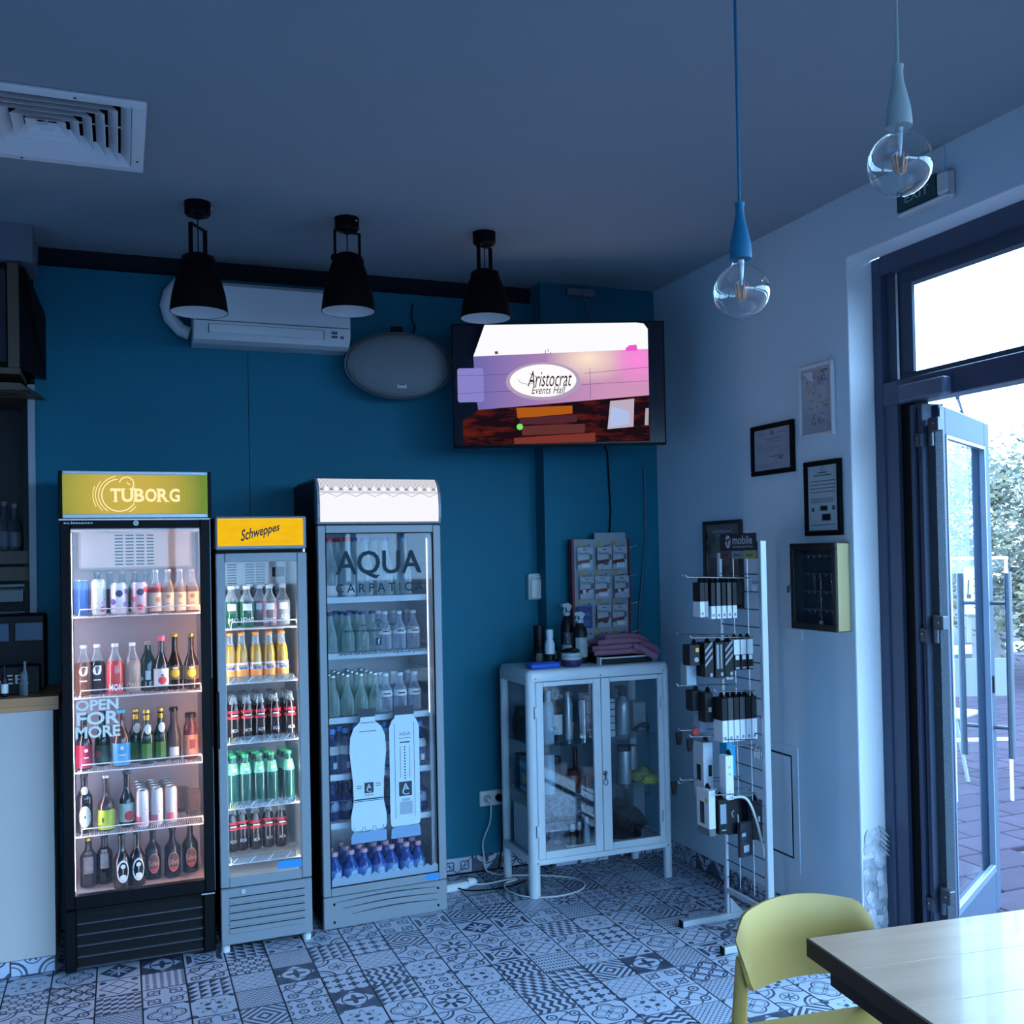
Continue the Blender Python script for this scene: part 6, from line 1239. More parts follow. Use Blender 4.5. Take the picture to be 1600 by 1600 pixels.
spray('black spray bottle with a pale trigger head, front one on the cabinet top', .388, .20, z, .272, .038, DKP, mat('pale_head', (.36,.42,.45), .4), mat('pale_worn_label', (.30,.36,.38), .6, var=.3, vscale=30), name='spray_bottle')
spray('black spray bottle with a pale trigger head, behind the front one on the cabinet top', .362, .305, z, .315, .036, DKP, mat('pale_head', (.36,.42,.45), .4), MIDG, .1)
cyl('clear_bottle', 'clear bottle with pale rings beside the spray bottles on the cabinet top', 'bottle', .305, .19, z, [(.026, 0), (.026, .10), (.012, .13), (.012, .16)], liquid('smoked_clear_plastic', (.10,.12,.14), .35), [('ring_label', [(.0265, .075), (.0265, .10)], mat('pale_worn_label', (.30,.36,.38), .6))])
t = boxy('box_file', 'dark box with a white edge lying under the pink towel on the cabinet top', 'box', .590, .20, z, .30, .28, .036, DKP, [('white_edge', (-.15, .15, -.142, -.139, .029, .036), WHITE), ('white_end', (-.156, -.149, -.142, -.10, 0, .038), WHITE)])
tw = cab_thing('towel', 'crumpled dusty-pink towel heaped on the cabinet top', 'towel', .590, .17, z+.039)
TOW = mat('dusty_pink_towel', (.34,.15,.22), .95, bump=.6, bscale=160)
m = MB(); nx, ny = 44, 12
def fold(layer, x0, x1, y0, y1, zb, seed, drop=0):
    q = random.Random(seed); o = len(m.v)
    for i in range(nx+1):
        for j in range(ny+1):
            u, v = i/nx, j/ny; x = x0+(x1-x0)*u; y = y0+(y1-y0)*v
            zz = zb+.012*sin(5*u+seed)*(.5+v*.5)+.006*sin(13*u+3*v+seed)+.01*cos(4*v+seed*.7)
            if v < .25: zz -= (.25-v)**2*.35
            if drop and u > .62: zz -= (u-.62)**2*drop*(1.2-v)
            m.v.append((x, y, zz))
    for i in range(nx):
        for j in range(ny): a = o+i*(ny+1)+j; m.f.append((a, a+ny+1, a+ny+2, a+1)); m.m.append(0)
def roll(pts, r): m.tube(smooth_path(pts, 6), r, 12)
roll([(-.16, -.05, .016), (-.06, -.075, .018), (.05, -.08, .02), (.11, -.09, .012)], .015); roll([(-.155, -.02, .035), (-.05, -.05, .040), (.05, -.06, .044), (.12, -.06, .030), (.16, -.05, .018)], .016)
roll([(-.11, .0, .062), (-.02, -.03, .070), (.08, -.035, .070), (.16, -.02, .052), (.19, .0, .036)], .017); roll([(-.05, .04, .088), (.05, .0, .092), (.14, .01, .080), (.20, .03, .05)], .016); roll([(.06, -.09, .044), (.09, -.12, .030), (.12, -.15, .006), (.15, -.16, -.012)], .018); roll([(.12, -.06, .05), (.15, -.11, .035), (.165, -.145, .01)], .02)
fold(0, -.15, .19, -.06, .12, .03, 1, .2); fold(1, -.12, .18, -.03, .12, .06, 2, .2); fold(2, -.06, .18, -.01, .12, .085, 3, .3)
obj('towel_cloth', m, TOW, tw, smooth=True)
boxy('paper_pad', 'pale paper pad at the right rear of the cabinet top', 'pad', .770, .25, z+.0005, .05, .14, .045, mat('pale_pad', (.40,.46,.50), .6))
# ------------------------------------------------------------------ battery display board
bb = thing('battery_display', 'upright battery display board with red sides standing at the back of the cabinet top', 'display', (2.462, 5.06, 1.131), .02)
bw, bh = .168, .655
obj('board', MB().box(-bw, bw, 0, .012, 0, bh).box(-.035, bw-.01, .0, .010, bh, bh+.035), mat('grey_pegboard', (.24,.28,.32), .6), bb); obj('red_side', MB().box(-bw-.014, -bw, -.012, .03, 0, bh), mat('dark_red_side', (.13,.015,.028), .5), bb); obj('red_side', MB().box(bw, bw+.010, -.012, .03, 0, bh), mat('dark_red_side', (.13,.015,.028), .5), bb)
m = MB()
for r_ in range(4):
    for k in range(9): m.box(-.14+.034*k, -.136+.034*k, -.0008, .0002, bh-.045-.158*r_, bh-.041-.158*r_)
obj('peg_holes', m, DARKGAP, bb)
STK = mat('amber_price_dot', (.45,.27,.05), .5); PKW = mat('battery_card', (.32,.36,.40), .4); BRED = mat('battery_red', (.13,.012,.016), .4)
cols_ = (-.105, .0, .105); rown = ['top', 'second', 'third', 'bottom']; cn_ = ['left', 'middle', 'right']
for r_ in range(4):
    zt = bh-.04-.160*r_
    for c_ in range(3):
        x = cols_[c_]+.012*((r_+c_) % 2)-.004*r_
        obj('peg', MB().tube([(x, 0, zt), (x, -.07, zt+.004), (x, -.075, zt+.012)], .0022, 6), CHROME, bb); obj('price_dot', MB().box(x-.030, x-.008, -.0025, -.001, zt+.006, zt+.028), STK, bb)
        blue = r_ == 2 and c_ == 0
        t = thing('battery_pack', ('dark blue battery pack at the left of the third row on the battery board' if blue else 'carded battery pack with a red band, %s of the %s row on the battery board' % (cn_[c_], rown[r_])), 'battery pack', (2.462+x, 5.06-.022-.004*c_, 1.131+zt-.012), .02+.06*((r_*2+c_) % 3-1), None if blue else 'carded batteries')
        obj('card', MB().box(-.045, .045, -.001, .001, -.115, .006, 0, .0005), mat('blue_battery_card', (.015,.04,.17), .4) if blue else PKW, t)
        if blue: m = MB(); put(m, 'VARTA', front(-.034, .034, -.046, -.030, -.0015)); obj('card_lettering', m, mat('pale_blue_print', (.12,.2,.36), .5), t); obj('lower_print', MB().box(-.03, .03, -.0016, -.001, -.10, -.07), mat('mid_blue_print', (.04,.08,.22), .5), t)
        else:
            m = MB(); put(m, 'En', front(-.040, .028, -.040, -.016, -.0015)); m.box(.024, .042, -.0016, -.001, -.062, -.030).box(-.012, .012, -.0016, -.001, -.008, -.003); obj('card_lettering', m, TXT, t)
            obj('red_band', MB().prism([(-.045, -.088), (.030, -.074), (.024, -.058), (-.045, -.066)], -.0018, -.001), BRED, t)
            if (r_+c_) % 2 == 0: obj('blister', MB().box(-.026, .030, -.012, -.001, -.108, -.078, 0, .005), mat('bright_blister', (.62,.68,.72), .15, .3), t)
            elif r_ == 1: 
                for q in (-.018, .018): obj('coin_cell', MB().lathe([(.011, 0), (.011, .004), (.009, .005)], 12), mat('bright_blister', (.62,.68,.72), .15, .3), t, (q, -.001, -.075), (pi/2, 0, 0))
            else: obj('cell', MB().box(-.012, .020, -.010, -.001, -.09, -.068, 0, .004), DSTEEL, t)
    obj('side_hook', MB().tube([(bw+.01, .0, zt-.01), (bw+.03, -.01, zt-.004), (bw+.05, -.012, zt+.006), (bw+.055, .0, zt+.001), (bw+.02, .01, zt-.010)] if r_ < 2 else [(bw+.01, 0, zt-.005), (bw+.055, -.01, zt+.006)], .0022, 6), CHROME, bb)
# ------------------------------------------------------------------ accessory rack: wire grid on two feet, facing the room (-x)
GX, Y0r, Y1r = 2.59, 4.06, 3.72
RM = mat('pale_grey_rack_metal', (.46,.50,.55), .35, .3)
rk = thing('accessory_rack', 'free-standing wire grid rack of phone accessories beside the right-hand wall', 'display rack', (GX, 3.89, 0))
for y in (Y0r, Y1r):
    obj('upright', MB().box(-(.016 if y == Y1r else .008), (.016 if y == Y1r else .008), y-3.89-.012, y-3.89+.012, .03, 1.752 if y == Y1r else 1.70, 0, .003), RM, rk)
    f_ = obj('foot', MB().box(-.245, .245, y-3.89-.014, y-3.89+.014, .0, .030, 0, .003), RM, rk); obj('end_cap', MB().box(-.250, -.244, y-3.89-.015, y-3.89+.015, -.0, .031).box(.244, .250, y-3.89-.015, y-3.89+.015, 0, .031), DBLACK, f_)
    obj('gusset', MB().prism([(.016, .03), (.08, .03), (.016, .10)], y-3.89-.003, y-3.89+.003), RM, rk)
obj('bottom_brace', MB().box(-.01, .01, Y1r-3.89, Y0r-3.89, .13, .15), RM, rk)
DW = mat('dark_grid_wire', (.05,.06,.08), .5, .4)
for k in range(20): obj('grid_wire', MB().tube([(0, Y0r-3.89, .20+.078*k), (0, Y1r-3.89, .20+.078*k)], .0028, 5), DW, rk)
for y in (-.06, .05): obj('grid_upright', MB().tube([(-.004, y, .18), (-.004, y, 1.70)], .0026, 5), RM, rk)
hs_ = obj('header_board', MB().box(-.010, -.004, -.145, .147, 1.709, 1.787), mat('dark_header', (.012,.015,.03), .45), rk)
m = MB(); put(m, 'mobile', wallR(.040, -.115, 1.738, 1.776, -.0112)); put(m, 'acc', wallR(.040, -.118, 1.722, 1.734, -.0112)); n = 18
ov = [(-.0112, .078+.022*cos(2*pi*i/n), 1.750+.030*sin(2*pi*i/n)) for i in range(n)]; m.add(ov, [tuple(range(n))[::-1]]); obj('header_lettering', m, mat('pale_header_print', (.42,.46,.50), .5), hs_)
m = MB().tube([(-.0115, .095, 1.752), (-.0115, .085, 1.760), (-.0115, .072, 1.756), (-.0115, .062, 1.766)], .004, 5).tube([(-.0115, .082, 1.757), (-.0115, .078, 1.735)], .003, 5); obj('header_emblem', m, mat('dark_header', (.012,.015,.03), .45), hs_)
for a, b, cc in ((.147, .055, (.10,.06,.06)), (.053, -.045, (.20,.24,.30)), (-.047, -.145, (.28,.30,.10))): s_ = obj('brand_strip', MB().box(-.010, -.004, b, a, 1.673, 1.708), mat('strip_%d' % int(a*1000), cc, .5), hs_); obj('strip_print', MB().box(-.0112, -.010, b+.03, a-.02, 1.684, 1.694), mat('strip_print_%d' % int(a*1000), tuple(x*.4 for x in cc), .5), hs_)
def hook(y, z, L, dz=.012, plate=True):
    h = obj('hook', MB().tube([(.0, y-3.89, z), (-.02, y-3.89, z), (-L, y-3.89, z+dz), (-L-.008, y-3.89, z+dz+.010)], .0030, 6).tube([(0, y-3.89+.012, z-.02), (-.012, y-3.89, z-.004)], .0026, 5), CHROME, rk)
    return h
def capend(y, z, L): obj('price_flap', MB().prism([(-L-.022, z+.004), (-L+.008, z+.006), (-L+.002, z-.050), (-L-.016, z-.050)], y-3.89-.006, y-3.89+.006), DBLACK, rk)
for y, z, L in ((3.80, 1.588, .33), (3.95, 1.588, .26), (3.80, 1.326, .315), (3.94, 1.330, .30), (3.80, 1.088, .20), (3.93, 1.105, .31), (3.80, .875, .16), (3.94, .905, .30), (3.80, .850, .13), (3.92, .690, .31), (3.80, .640, .21), (3.84, .655, .20), (3.99, .66, .28)): hook(y, z, L)
capend(3.94, .905, .30); capend(3.88, .885, .28); capend(3.99, .675, .30); capend(3.90, .655, .20); hook(3.88, .885, .28); hook(3.76, .845, -.06, 0)
for k in range(4): obj('grid_clip', MB().tube([(0, -.105-.012*k, 1.575), (-.01, -.105-.012*k, 1.56), (-.01, -.105-.012*k, 1.53)], .0022, 5), CHROME, rk); obj('grid_clip', MB().tube([(0, -.10-.016*k, .85), (-.012, -.10-.016*k, .835), (-.012, -.10-.016*k, .80)], .0022, 5), CHROME, rk)
CBK = mat('black_carton', (.005,.0055,.008), .5, spec=.25); CWH = mat('white_carton_print', (.58,.62,.66), .5); CGR = mat('grey_carton', (.26,.30,.33), .5)
def pack(label, x, y, z0, z1, dx, dy, parts, tab=True, grp=None, name='accessory_pack', rz=0):
    # x is the left face seen from the room, y the near edge, box hangs between z0 and z1
    t = thing(name, label, 'package', (x+dx/2, y+dy/2, z1), rz, grp); H_ = z1-z0
    for nm, a, b, mm in parts: obj(nm, MB().box(-dx/2, dx/2, -dy/2, dy/2, -H_*b, -H_*a, 0, .0015), mm, t)
    if tab: obj('hang_tab', MB().prism([(-.022, 0), (-.014, .016), (0, .024), (.014, .016), (.022, 0)], -.0012+dx*.3, .0012+dx*.3, 'x'), CBK, t)
    return t
def spine(t, dx, dy, z, s_, m): obj('spine_mark', MB().box(-s_, s_, -dy/2-.0008, -dy/2, z-s_*1.2, z+s_*1.2), m, t)
def two(label, x, y, z0, zs, z1, dx, dy, up, lo, grp=None, mk=True):
    f_ = (z1-zs)/(z1-z0); t = pack(label, x, y, z0, z1, dx, dy, [('upper_half', 0, f_, up), ('lower_half', f_, 1, lo)], True, grp)
    if mk: spine(t, dx, dy, -(z1-z0)*.9, .005, MIDG)
    return t
# first row
two('leftmost black and white box on the top row of the accessory rack', 2.322, 3.80, 1.424, 1.492, 1.574, .024, .06, CBK, CWH)
two('dark grey card behind the leftmost box on the top row of the accessory rack', 2.352, 3.81, 1.424, 1.492, 1.574, .018, .06, CBK, CGR, mk=False)
for k in range(5): two('slim black box with white foot, %s of five on the top row of the accessory rack' % (ORD[k] if k < 4 else 'rightmost'), 2.378+.0275*k, 3.80, 1.414, 1.470, 1.572, .022, .07, mat('charcoal_carton', (.016,.018,.025), .5) if k % 2 else CBK, CWH, 'slim boxes on the top row')
pack('black pack in shadow at the right of the top row of the accessory rack', 2.525, 3.84, 1.470, 1.57, .035, .07, [('card', 0, 1, CBK)])
# second row
t = pack('small black pack with an orange square, leftmost on the second row of the accessory rack', 2.276, 3.82, 1.215, 1.305, .052, .06, [('card', 0, 1, CBK)]); obj('orange_square', MB().box(.004, .020, -.0312, -.030, -.032, -.014), mat('orange_sticker', (.62,.33,.05), .5), t); obj('white_badge', MB().lathe([(.011, 0), (.011, .001)], 12), CGR, t, (.008, -.030, -.065), (pi/2, 0, 0))
t = pack('clear blister pack hanging under the small orange-square pack of the accessory rack', 2.282, 3.86, 1.125, 1.225, .05, .05, [('card', 0, 1, mat('dim_blister', (.20,.27,.33), .3))])
zz = mat('striped_card_grey', (.20,.23,.26), .45)
for k, (x, nm) in enumerate(((2.338, 'left'), (2.392, 'middle'), (2.440, 'right'))):
    t = pack("large black pack, %s of three with grey artwork on accessory rack's second row" % nm, x, 3.80, 1.158+.006*(k == 0), 1.312, .046, .07, [('card', 0, 1, CBK)], True, 'large black packs')
    m = MB(); yv = -.0358
    if k != 1:
        for q in range(3): m.add([(-.02, yv, -.105+.03*q), (.018, yv, -.065+.03*q), (.018, yv, -.052+.03*q), (-.02, yv, -.092+.03*q)], [(0,1,2,3)])
    else: m.box(-.016, -.004, yv-.0002, yv, -.115, -.01).box(.004, .012, yv-.0002, yv, -.115, -.01)
    obj('artwork', m, zz, t); obj('spine_mark', MB().box(.004, .016, -.0362, -.0355, -.147, -.132), CGR, t)
for k in range(3):
    t = two("white-topped black box, %s of three on accessory rack's second row" % side[k], 2.489+.0345*k, 3.80, 1.185, 1.252, 1.318, .030, .07, CWH, CBK, 'white-topped boxes', False); obj('spine_mark', MB().box(-.008, .010, -.0358, -.035, -.088, -.068), CWH, t); obj('spine_mark', MB().box(-.008, .012, -.0358, -.035, -.128, -.120), CGR, t)
t = two('black box with a pale square foot hanging behind the white-topped boxes of the accessory rack', 2.495, 3.875, 1.135, 1.16, 1.27, .035, .05, CBK, CWH)
# third row
for k in range(6): two('black and white box, %s on the third row of the accessory rack' % (ORD[k] if k < 5 else 'rightmost'), 2.421+.0305*k, 3.80, .874, .968, 1.066, .027, .075, mat('charcoal_carton', (.016,.018,.025), .5) if k in (1, 3) else CBK, CWH, 'tall boxes on the third row')
pack('black pack at the far left of the third row of the accessory rack', 2.345, 3.92, 1.00, 1.09, .045, .06, [('card', 0, 1, CBK)]); t = pack('dark pack with small white symbols on the third row of the accessory rack', 2.378, 3.87, .955, 1.085, .042, .06, [('card', 0, 1, CBK)]); obj('symbol', MB().box(-.004, .012, -.0312, -.030, -.085, -.065), CGR, t)
pack('clear hanging pack beneath the dark packs on the third row of the accessory rack', 2.385, 3.93, .90, .985, .035, .05, [('card', 0, 1, mat('dim_blister', (.20,.27,.33), .3))])
# fourth row
rl = thing('red_reel', 'small red cable reel hooked on the fourth row of the accessory rack', 'reel', (2.37, 3.94, .905)); obj('reel', MB().lathe([(.018, -.008), (.020, -.004), (.012, -.003), (.012, .003), (.020, .004), (.018, .008)], 16), mat('red_reel_plastic', (.48,.05,.06), .4), rl, rot=(pi/2, 0, 0), smooth=True)
t = pack('tall white slim box in front on the fourth row of the accessory rack', 2.432, 3.80, .622, .815, .040, .05, [('carton', 0, 1, mat('bright_white_carton', (.62,.66,.74), .5))]); obj('spine_mark', MB().box(-.006, .006, -.0258, -.025, -.055, -.045).box(-.005, .005, -.0258, -.025, -.085, -.075).box(-.002, .002, -.0258, -.025, -.17, -.15), mat('faint_lilac_print', (.38,.42,.56), .5), t)
t = pack('bright cyan box behind the tall white one on the accessory rack', 2.472, 3.85, .712, .868, .045, .06, [('carton', 0, 1, mat('cyan_carton', (.015,.33,.55), .4))])
t = pack('grey-white carton with a black picture at the left of the fourth row of the accessory rack', 2.375, 3.89, .615, .862, .05, .085, [('carton', 0, 1, mat('dim_white_carton', (.34,.39,.43), .5))]); obj('picture', MB().box(-.0262, -.025, -.02, .012, -.17, -.10).box(.0, .018, -.0432, -.0425, -.15, -.10), CBK, t)
# fifth row
t = pack('white phone-case box with a black phone picture, bottom left of the accessory rack', 2.352, 3.815, .470, .668, .034, .10, [('carton', 0, .84, mat('white_case_box', (.52,.56,.58), .5)), ('dark_foot', .84, 1, mat('grey_foot', (.10,.11,.12), .5))]); obj('phone_picture', MB().box(-.0182, -.017, -.012, .022, -.150, -.055, 0, .0004), mat('phone_black', (.012,.016,.03), .3), t); obj('orange_dot', MB().lathe([(.011, 0), (.011, .0008)], 12), mat('orange_sticker', (.62,.33,.05), .5), t, (-.017, -.030, -.045), (0, -pi/2, 0))
t = pack('black blister pack with clear window, left of the strap on the bottom row of the accessory rack', 2.392, 3.80, .478, .628, .05, .10, [('card', 0, 1, CBK)]); obj('clear_window', MB().box(-.018, .012, -.0515, -.050, -.105, -.02), mat('dim_blister', (.20,.27,.33), .3), t); obj('foot_print', MB().box(-.012, .01, -.0515, -.05, -.135, -.13), CGR, t)
t = pack('black pack with pale marks, bottom row middle of the accessory rack', 2.45, 3.82, .465, .63, .06, .09, [('card', 0, 1, CBK)]); obj('symbol', MB().tube([(.0, -.047, -.06), (-.012, -.047, -.07), (-.004, -.047, -.09)], .003, 5).tube([(.02, -.047, -.08), (.022, -.047, -.12)], .004, 5), CGR, t)
t = pack('large glossy black pack at the right of the bottom row of the accessory rack', 2.545, 3.80, .435, .605, .072, .08, [('card', 0, 1, mat('glossy_black_carton', (.012,.014,.02), .2))]); obj('symbol', MB().box(.012, .022, -.0412, -.04, -.10, -.07).lathe([(.010, 0), (.010, .001)], 10, (-.012, -.0412, -.06)), CGR, t)
t = pack('crumpled black bag pack sagging below the bottom row of the accessory rack', 2.485, 3.79, .37, .52, .075, .02, [('card', .0, 1, mat('foil_bag', (.03,.032,.045), .3, var=.6, vscale=60))], False, rz=.25); obj('bag_print', MB().box(-.02, .015, -.0108, -.010, -.13, -.10).box(-.03, -.005, -.0108, -.01, -.06, -.045), CGR, t)
tag(obj('white_strap', MB().tube(smooth_path([(2.455, 3.785, .636), (2.505, 3.775, .634), (2.535, 3.77, .60), (2.56, 3.765, .53), (2.575, 3.762, .47), (2.588, 3.765, .42), (2.60, 3.77, .365)]), .0055, 6), mat('creamy_strap', (.58,.62,.55), .5), smooth=True), 'pale strap curling down over the bottom packs of the accessory rack', 'strap')
# ------------------------------------------------------------------ table and chair in the right foreground
TA_ = -.118
tb = thing('table', 'light wooden table in the right foreground with a dark edge', 'table', (1.567, 2.095, 0), TA_)
TOPW = wood('pale_birch', (.40,.245,.16), (.51,.33,.225), 5, 0, .28, .15)
nb = 4; 
for k in range(nb): obj('top_board', MB().box(0, 1.35, -.80+.2*k+.0003, -.60+.2*k-.0003 if k < 3 else -.0, .716, .75, 0, .0012), TOPW, tb)
obj('edge_band', MB().box(-.004, 0, -.80, .0, .706, .7485).box(0, 1.35, 0, .004, .706, .7485).box(1.35, 1.354, -.80, 0, .706, .7485).box(0, 1.35, -.804, -.80, .706, .7485), mat('dark_brown_edge', (.040,.018,.011), .55, spec=.2), tb)
obj('apron', MB().box(.05, 1.30, -.75, -.72, .65, .716).box(.05, 1.30, -.08, -.05, .65, .716).box(.03, .06, -.75, -.05, .65, .716).box(1.29, 1.32, -.75, -.05, .65, .716), mat('dark_steel_frame', (.012,.008,.007), .6, spec=.2), tb)
for x in (.35, 1.0):
    for y in (-.70, -.10): obj('leg', MB().box(x-.025, x+.025, y-.025, y+.025, 0, .716, 0, .004), mat('dark_steel_frame', (.012,.008,.007), .6, spec=.2), tb)
CHM = mat('mustard_yellow_plastic', (.46,.29,.065), .42)
chx = thing('chair', 'mustard-yellow plastic chair pushed in at the far side of the wooden table', 'chair', (1.655, 2.075, 0), -.115)
def sheet(nm, fn, nu, nv, th, mt, parent):
    m = MB(); g_ = [[Vector(fn(i/nu, j/nv)) for j in range(nv+1)] for i in range(nu+1)]; N = (nu+1)*(nv+1)
    def nrm(i, j):
        a = g_[min(i+1, nu)][j]-g_[max(i-1, 0)][j]; b = g_[i][min(j+1, nv)]-g_[i][max(j-1, 0)]; c_ = a.cross(b); return c_.normalized() if c_.length > 1e-9 else Vector((0, -1, 0))
    for s_ in (.5, -.5):
        for i in range(nu+1):
            for j in range(nv+1): m.v.append(tuple(g_[i][j]+nrm(i, j)*th*s_))
    I = lambda i, j, s_: s_*N+i*(nv+1)+j
    for i in range(nu):
        for j in range(nv):
            m.f.append((I(i,j,0), I(i+1,j,0), I(i+1,j+1,0), I(i,j+1,0))); m.f.append((I(i,j,1), I(i,j+1,1), I(i+1,j+1,1), I(i+1,j,1)))
    for i in range(nu): m.f.append((I(i,0,0), I(i,0,1), I(i+1,0,1), I(i+1,0,0))); m.f.append((I(i,nv,0), I(i+1,nv,0), I(i+1,nv,1), I(i,nv,1)))
    for j in range(nv): m.f.append((I(0,j,0), I(0,j+1,0), I(0,j+1,1), I(0,j,1))); m.f.append((I(nu,j,0), I(nu,j,1), I(nu,j+1,1), I(nu,j+1,0)))
    m.m = [0]*len(m.f); return obj(nm, m, mt, parent, smooth=True)
def backf(u, v):
    a = (u-.5)*2; e = abs(a); top = .774-.026*e**2-.050*max(0, e-.80)**2/.04; bot = .572+.003*e**2+.028*max(0, e-.88)**2/.0144
    z = bot+(top-bot)*v; wv = .192+.012*v; y = .222-.068*e**2.0+.045*(v-.5)
    return (a*wv, y, z)
sheet('backrest', backf, 28, 12, .011, CHM, chx)
def seatf(u, v):
    a = (u-.5)*2; e = abs(a); y = -.20+.40*v; wv = .205-.02*v-.015*max(0, .25-v)*4; z = .466-.010*(1-a*a)*(1-(v-.5)**2*2)-.02*max(0, .15-v)*6; return (a*wv, y+(-.012*e*e if v > .5 else .02*e*e), z)
sheet('seat', seatf, 16, 16, .013, CHM, chx)
for sx in (-1, 1):
    pts = [(sx*.222, .255, .001), (sx*.207, .212, .30), (sx*.196, .186, .46), (sx*.188, .180, .60), (sx*.184, .184, .65)]
    obj('leg', MB().tube(smooth_path(pts, 4), [.013+.010*(1-abs(k-9)/9)*.8 for k in range(17)], 10), CHM, chx, smooth=True)
    obj('leg', MB().tube(smooth_path([(sx*.215, -.215, .001), (sx*.198, -.185, .30), (sx*.185, -.165, .452)], 4), [.012, .0135, .015, .0165, .018, .0185, .019, .0195, .02], 10), CHM, chx, smooth=True)
obj('seat_frame', MB().box(-.18, .18, .140, .165, .425, .446, 0, .006).box(-.17, .17, -.17, -.15, .415, .440, 0, .006).box(-.195, -.175, -.16, .16, .42, .442, 0, .006).box(.175, .195, -.16, .16, .42, .442, 0, .006), CHM, chx)
# ------------------------------------------------------------------ bar counter at the left
OAK = wood('honey_oak', (.42,.18,.07), (.55,.26,.11), 5, 0, .4); OAKD = wood('dim_oak', (.06,.042,.026), (.085,.06,.038), 5, 2, .5)
ct = thing('bar_counter', 'white bar counter with a honey-coloured wooden top at the left edge', 'counter', (-.262, 4.745, 0))
obj('front_panel', MB().box(-2.6, -.014, .0, .02, .066, 1.095), mat('white_counter_panel', (.52,.47,.44), .4), ct); obj('body', MB().box(-2.6, -.014, .02, .40, .0, 1.095), mat('white_counter_side', (.5,.53,.55), .5), ct)
obj('worktop', MB().box(-2.6, .010, -.016, .44, 1.097, 1.155, 0, .002), OAK, ct); obj('board_seam', MB().box(-2.6, .0105, -.0166, -.015, 1.118, 1.1195), mat('seam_brown', (.20,.11,.05), .6), ct)
pl_ = obj('plinth', MB().box(-2.6, -.014, .003, .02, 0, .066), GROUT, ct)
for k in range(8):
    x1 = -.016-TS*k; x0 = x1-TS+.002; vs = [(x0, -.004, .001), (x1, -.004, .001), (x1, -.004, .064), (x0, -.004, .064)]; vs += [(x, .003, z) for x, y, z in vs]
    me = MB().add(vs, [(0,1,2,3),(1,5,6,2),(0,4,5,1),(3,2,6,7),(4,0,3,7)]).mesh('plinth_tile', TILE_MATS[[12,4,10,15,12,4,1,19][k]], uvs=[(0,0),(1,0),(1,.4),(0,.4)]*2); link(bpy.data.objects.new('plinth_tile', me), pl_)
# machine and sign box on the counter
mc = thing('coffee_machine', 'dark countertop machine with two small bluish windows on the bar counter', 'machine', (-.555, 4.98, 1.156))
obj('housing', MB().box(-.34, .238, .02, .17, .0, .335, 0, .008), mat('machine_black', (.003,.004,.007), .5, spec=.2), mc)
for a, b in ((.115, .232), (-.02, .098)): w_ = obj('display_window', MB().box(a, b, .014, .021, .215, .302, 0, .003), mat('machine_trim', (.005,.006,.009), .4), mc); obj('window_pane', MB().box(a+.006, b-.006, .010, .015, .222, .296, 0, .001), mat('bluish_window', (.05,.09,.15), .12, 0, .8), w_)
sb_ = thing('sign_box', 'black box with pale serif capitals standing in front of the machine on the bar counter', 'box', (-.55, 4.86, 1.156)); obj('box_body', MB().box(-.30, .218, 0, .09, 0, .120, 0, .003), mat('sign_box_black', (.004,.005,.008), .5, spec=.2), sb_)
m = MB(); put(m, 'BER', front(.030, .170, .046, .084, -.001)); 
for a in (.030, .083, .130): m.box(a-.004, a+.014, -.0012, -.001, .046, .0485).box(a-.004, a+.010, -.0012, -.001, .0815, .084)
m.box(.158, .176, -.0012, -.001, .046, .0485); obj('box_lettering', m, mat('pale_serif_print', (.6,.62,.62), .5), sb_)
def bar_bottle(label, x, y, z, h_, r, m_, band=None, cap=None): 
    t = thing('bar_bottle', label, 'bottle', (x, y, z)); obj('glass_body', MB().lathe(bprof(h_, r, r*.42, .55, .78), 14), m_, t, smooth=True)
    if band: obj('paper_label', MB().lathe([(r+.001, h_*.12), (r+.001, h_*.42)], 14, caps=False), band, t, smooth=True)
    if cap: obj('cap', MB().lathe([(r*.5, h_*.94), (r*.5, h_*1.02)], 10), cap, t)
    return t
SMK = liquid('smoky_bar_glass', (.12,.14,.17), .35)
bar_bottle('small thin bottle in front of the lettered box on the bar counter', -.398, 4.80, 1.156, .10, .009, SMK); bar_bottle('slim clear bottle in front of the last letter on the bar counter', -.385, 4.805, 1.156, .145, .012, liquid('pale_bar_glass', (.3,.36,.42), .4)); bar_bottle('dark bottle with a white tag at the left edge on the bar counter', -.462, 4.80, 1.156, .13, .014, DKP, whiteL)
# back bar inside the niche
bs = thing('back_bar_shelf', 'dark back-bar shelving with wooden edges behind the counter', 'shelf', (-1.2, 5.40, 0))
obj('side_panel', MB().box(.77, .80, 0, .20, .9, 2.5), DKP, bs); obj('back_panel', MB().box(-.8, .80, .19, .205, .9, 2.5), DKP, bs)
for a, b in ((1.715, 1.775), (1.635, 1.70)): obj('wooden_edge', MB().box(-.8, .79, -.012, .0, a, b), OAKD, bs)
for z in (1.77, 1.60, 1.48): obj('shelf_board', MB().box(-.8, .77, .0, .19, z-.02, z), mat('steel_shelf', (.03,.035,.04), .5, .3), bs)
obj('steel_rail', MB().box(-.8, .77, -.016, -.008, 1.605, 1.618), mat('dull_rail', (.10,.12,.13), .4, .5), bs); obj('steel_rail', MB().box(-.8, .77, -.016, -.008, 1.475, 1.488), mat('dull_rail', (.10,.12,.13), .4, .5), bs)
for k in range(3): obj('drawer_front', MB().box(.66-.13*k, .765-.13*k, -.014, -.006, 1.535, 1.59), mat('grey_steel_front', (.08,.10,.11), .35, .5), bs)
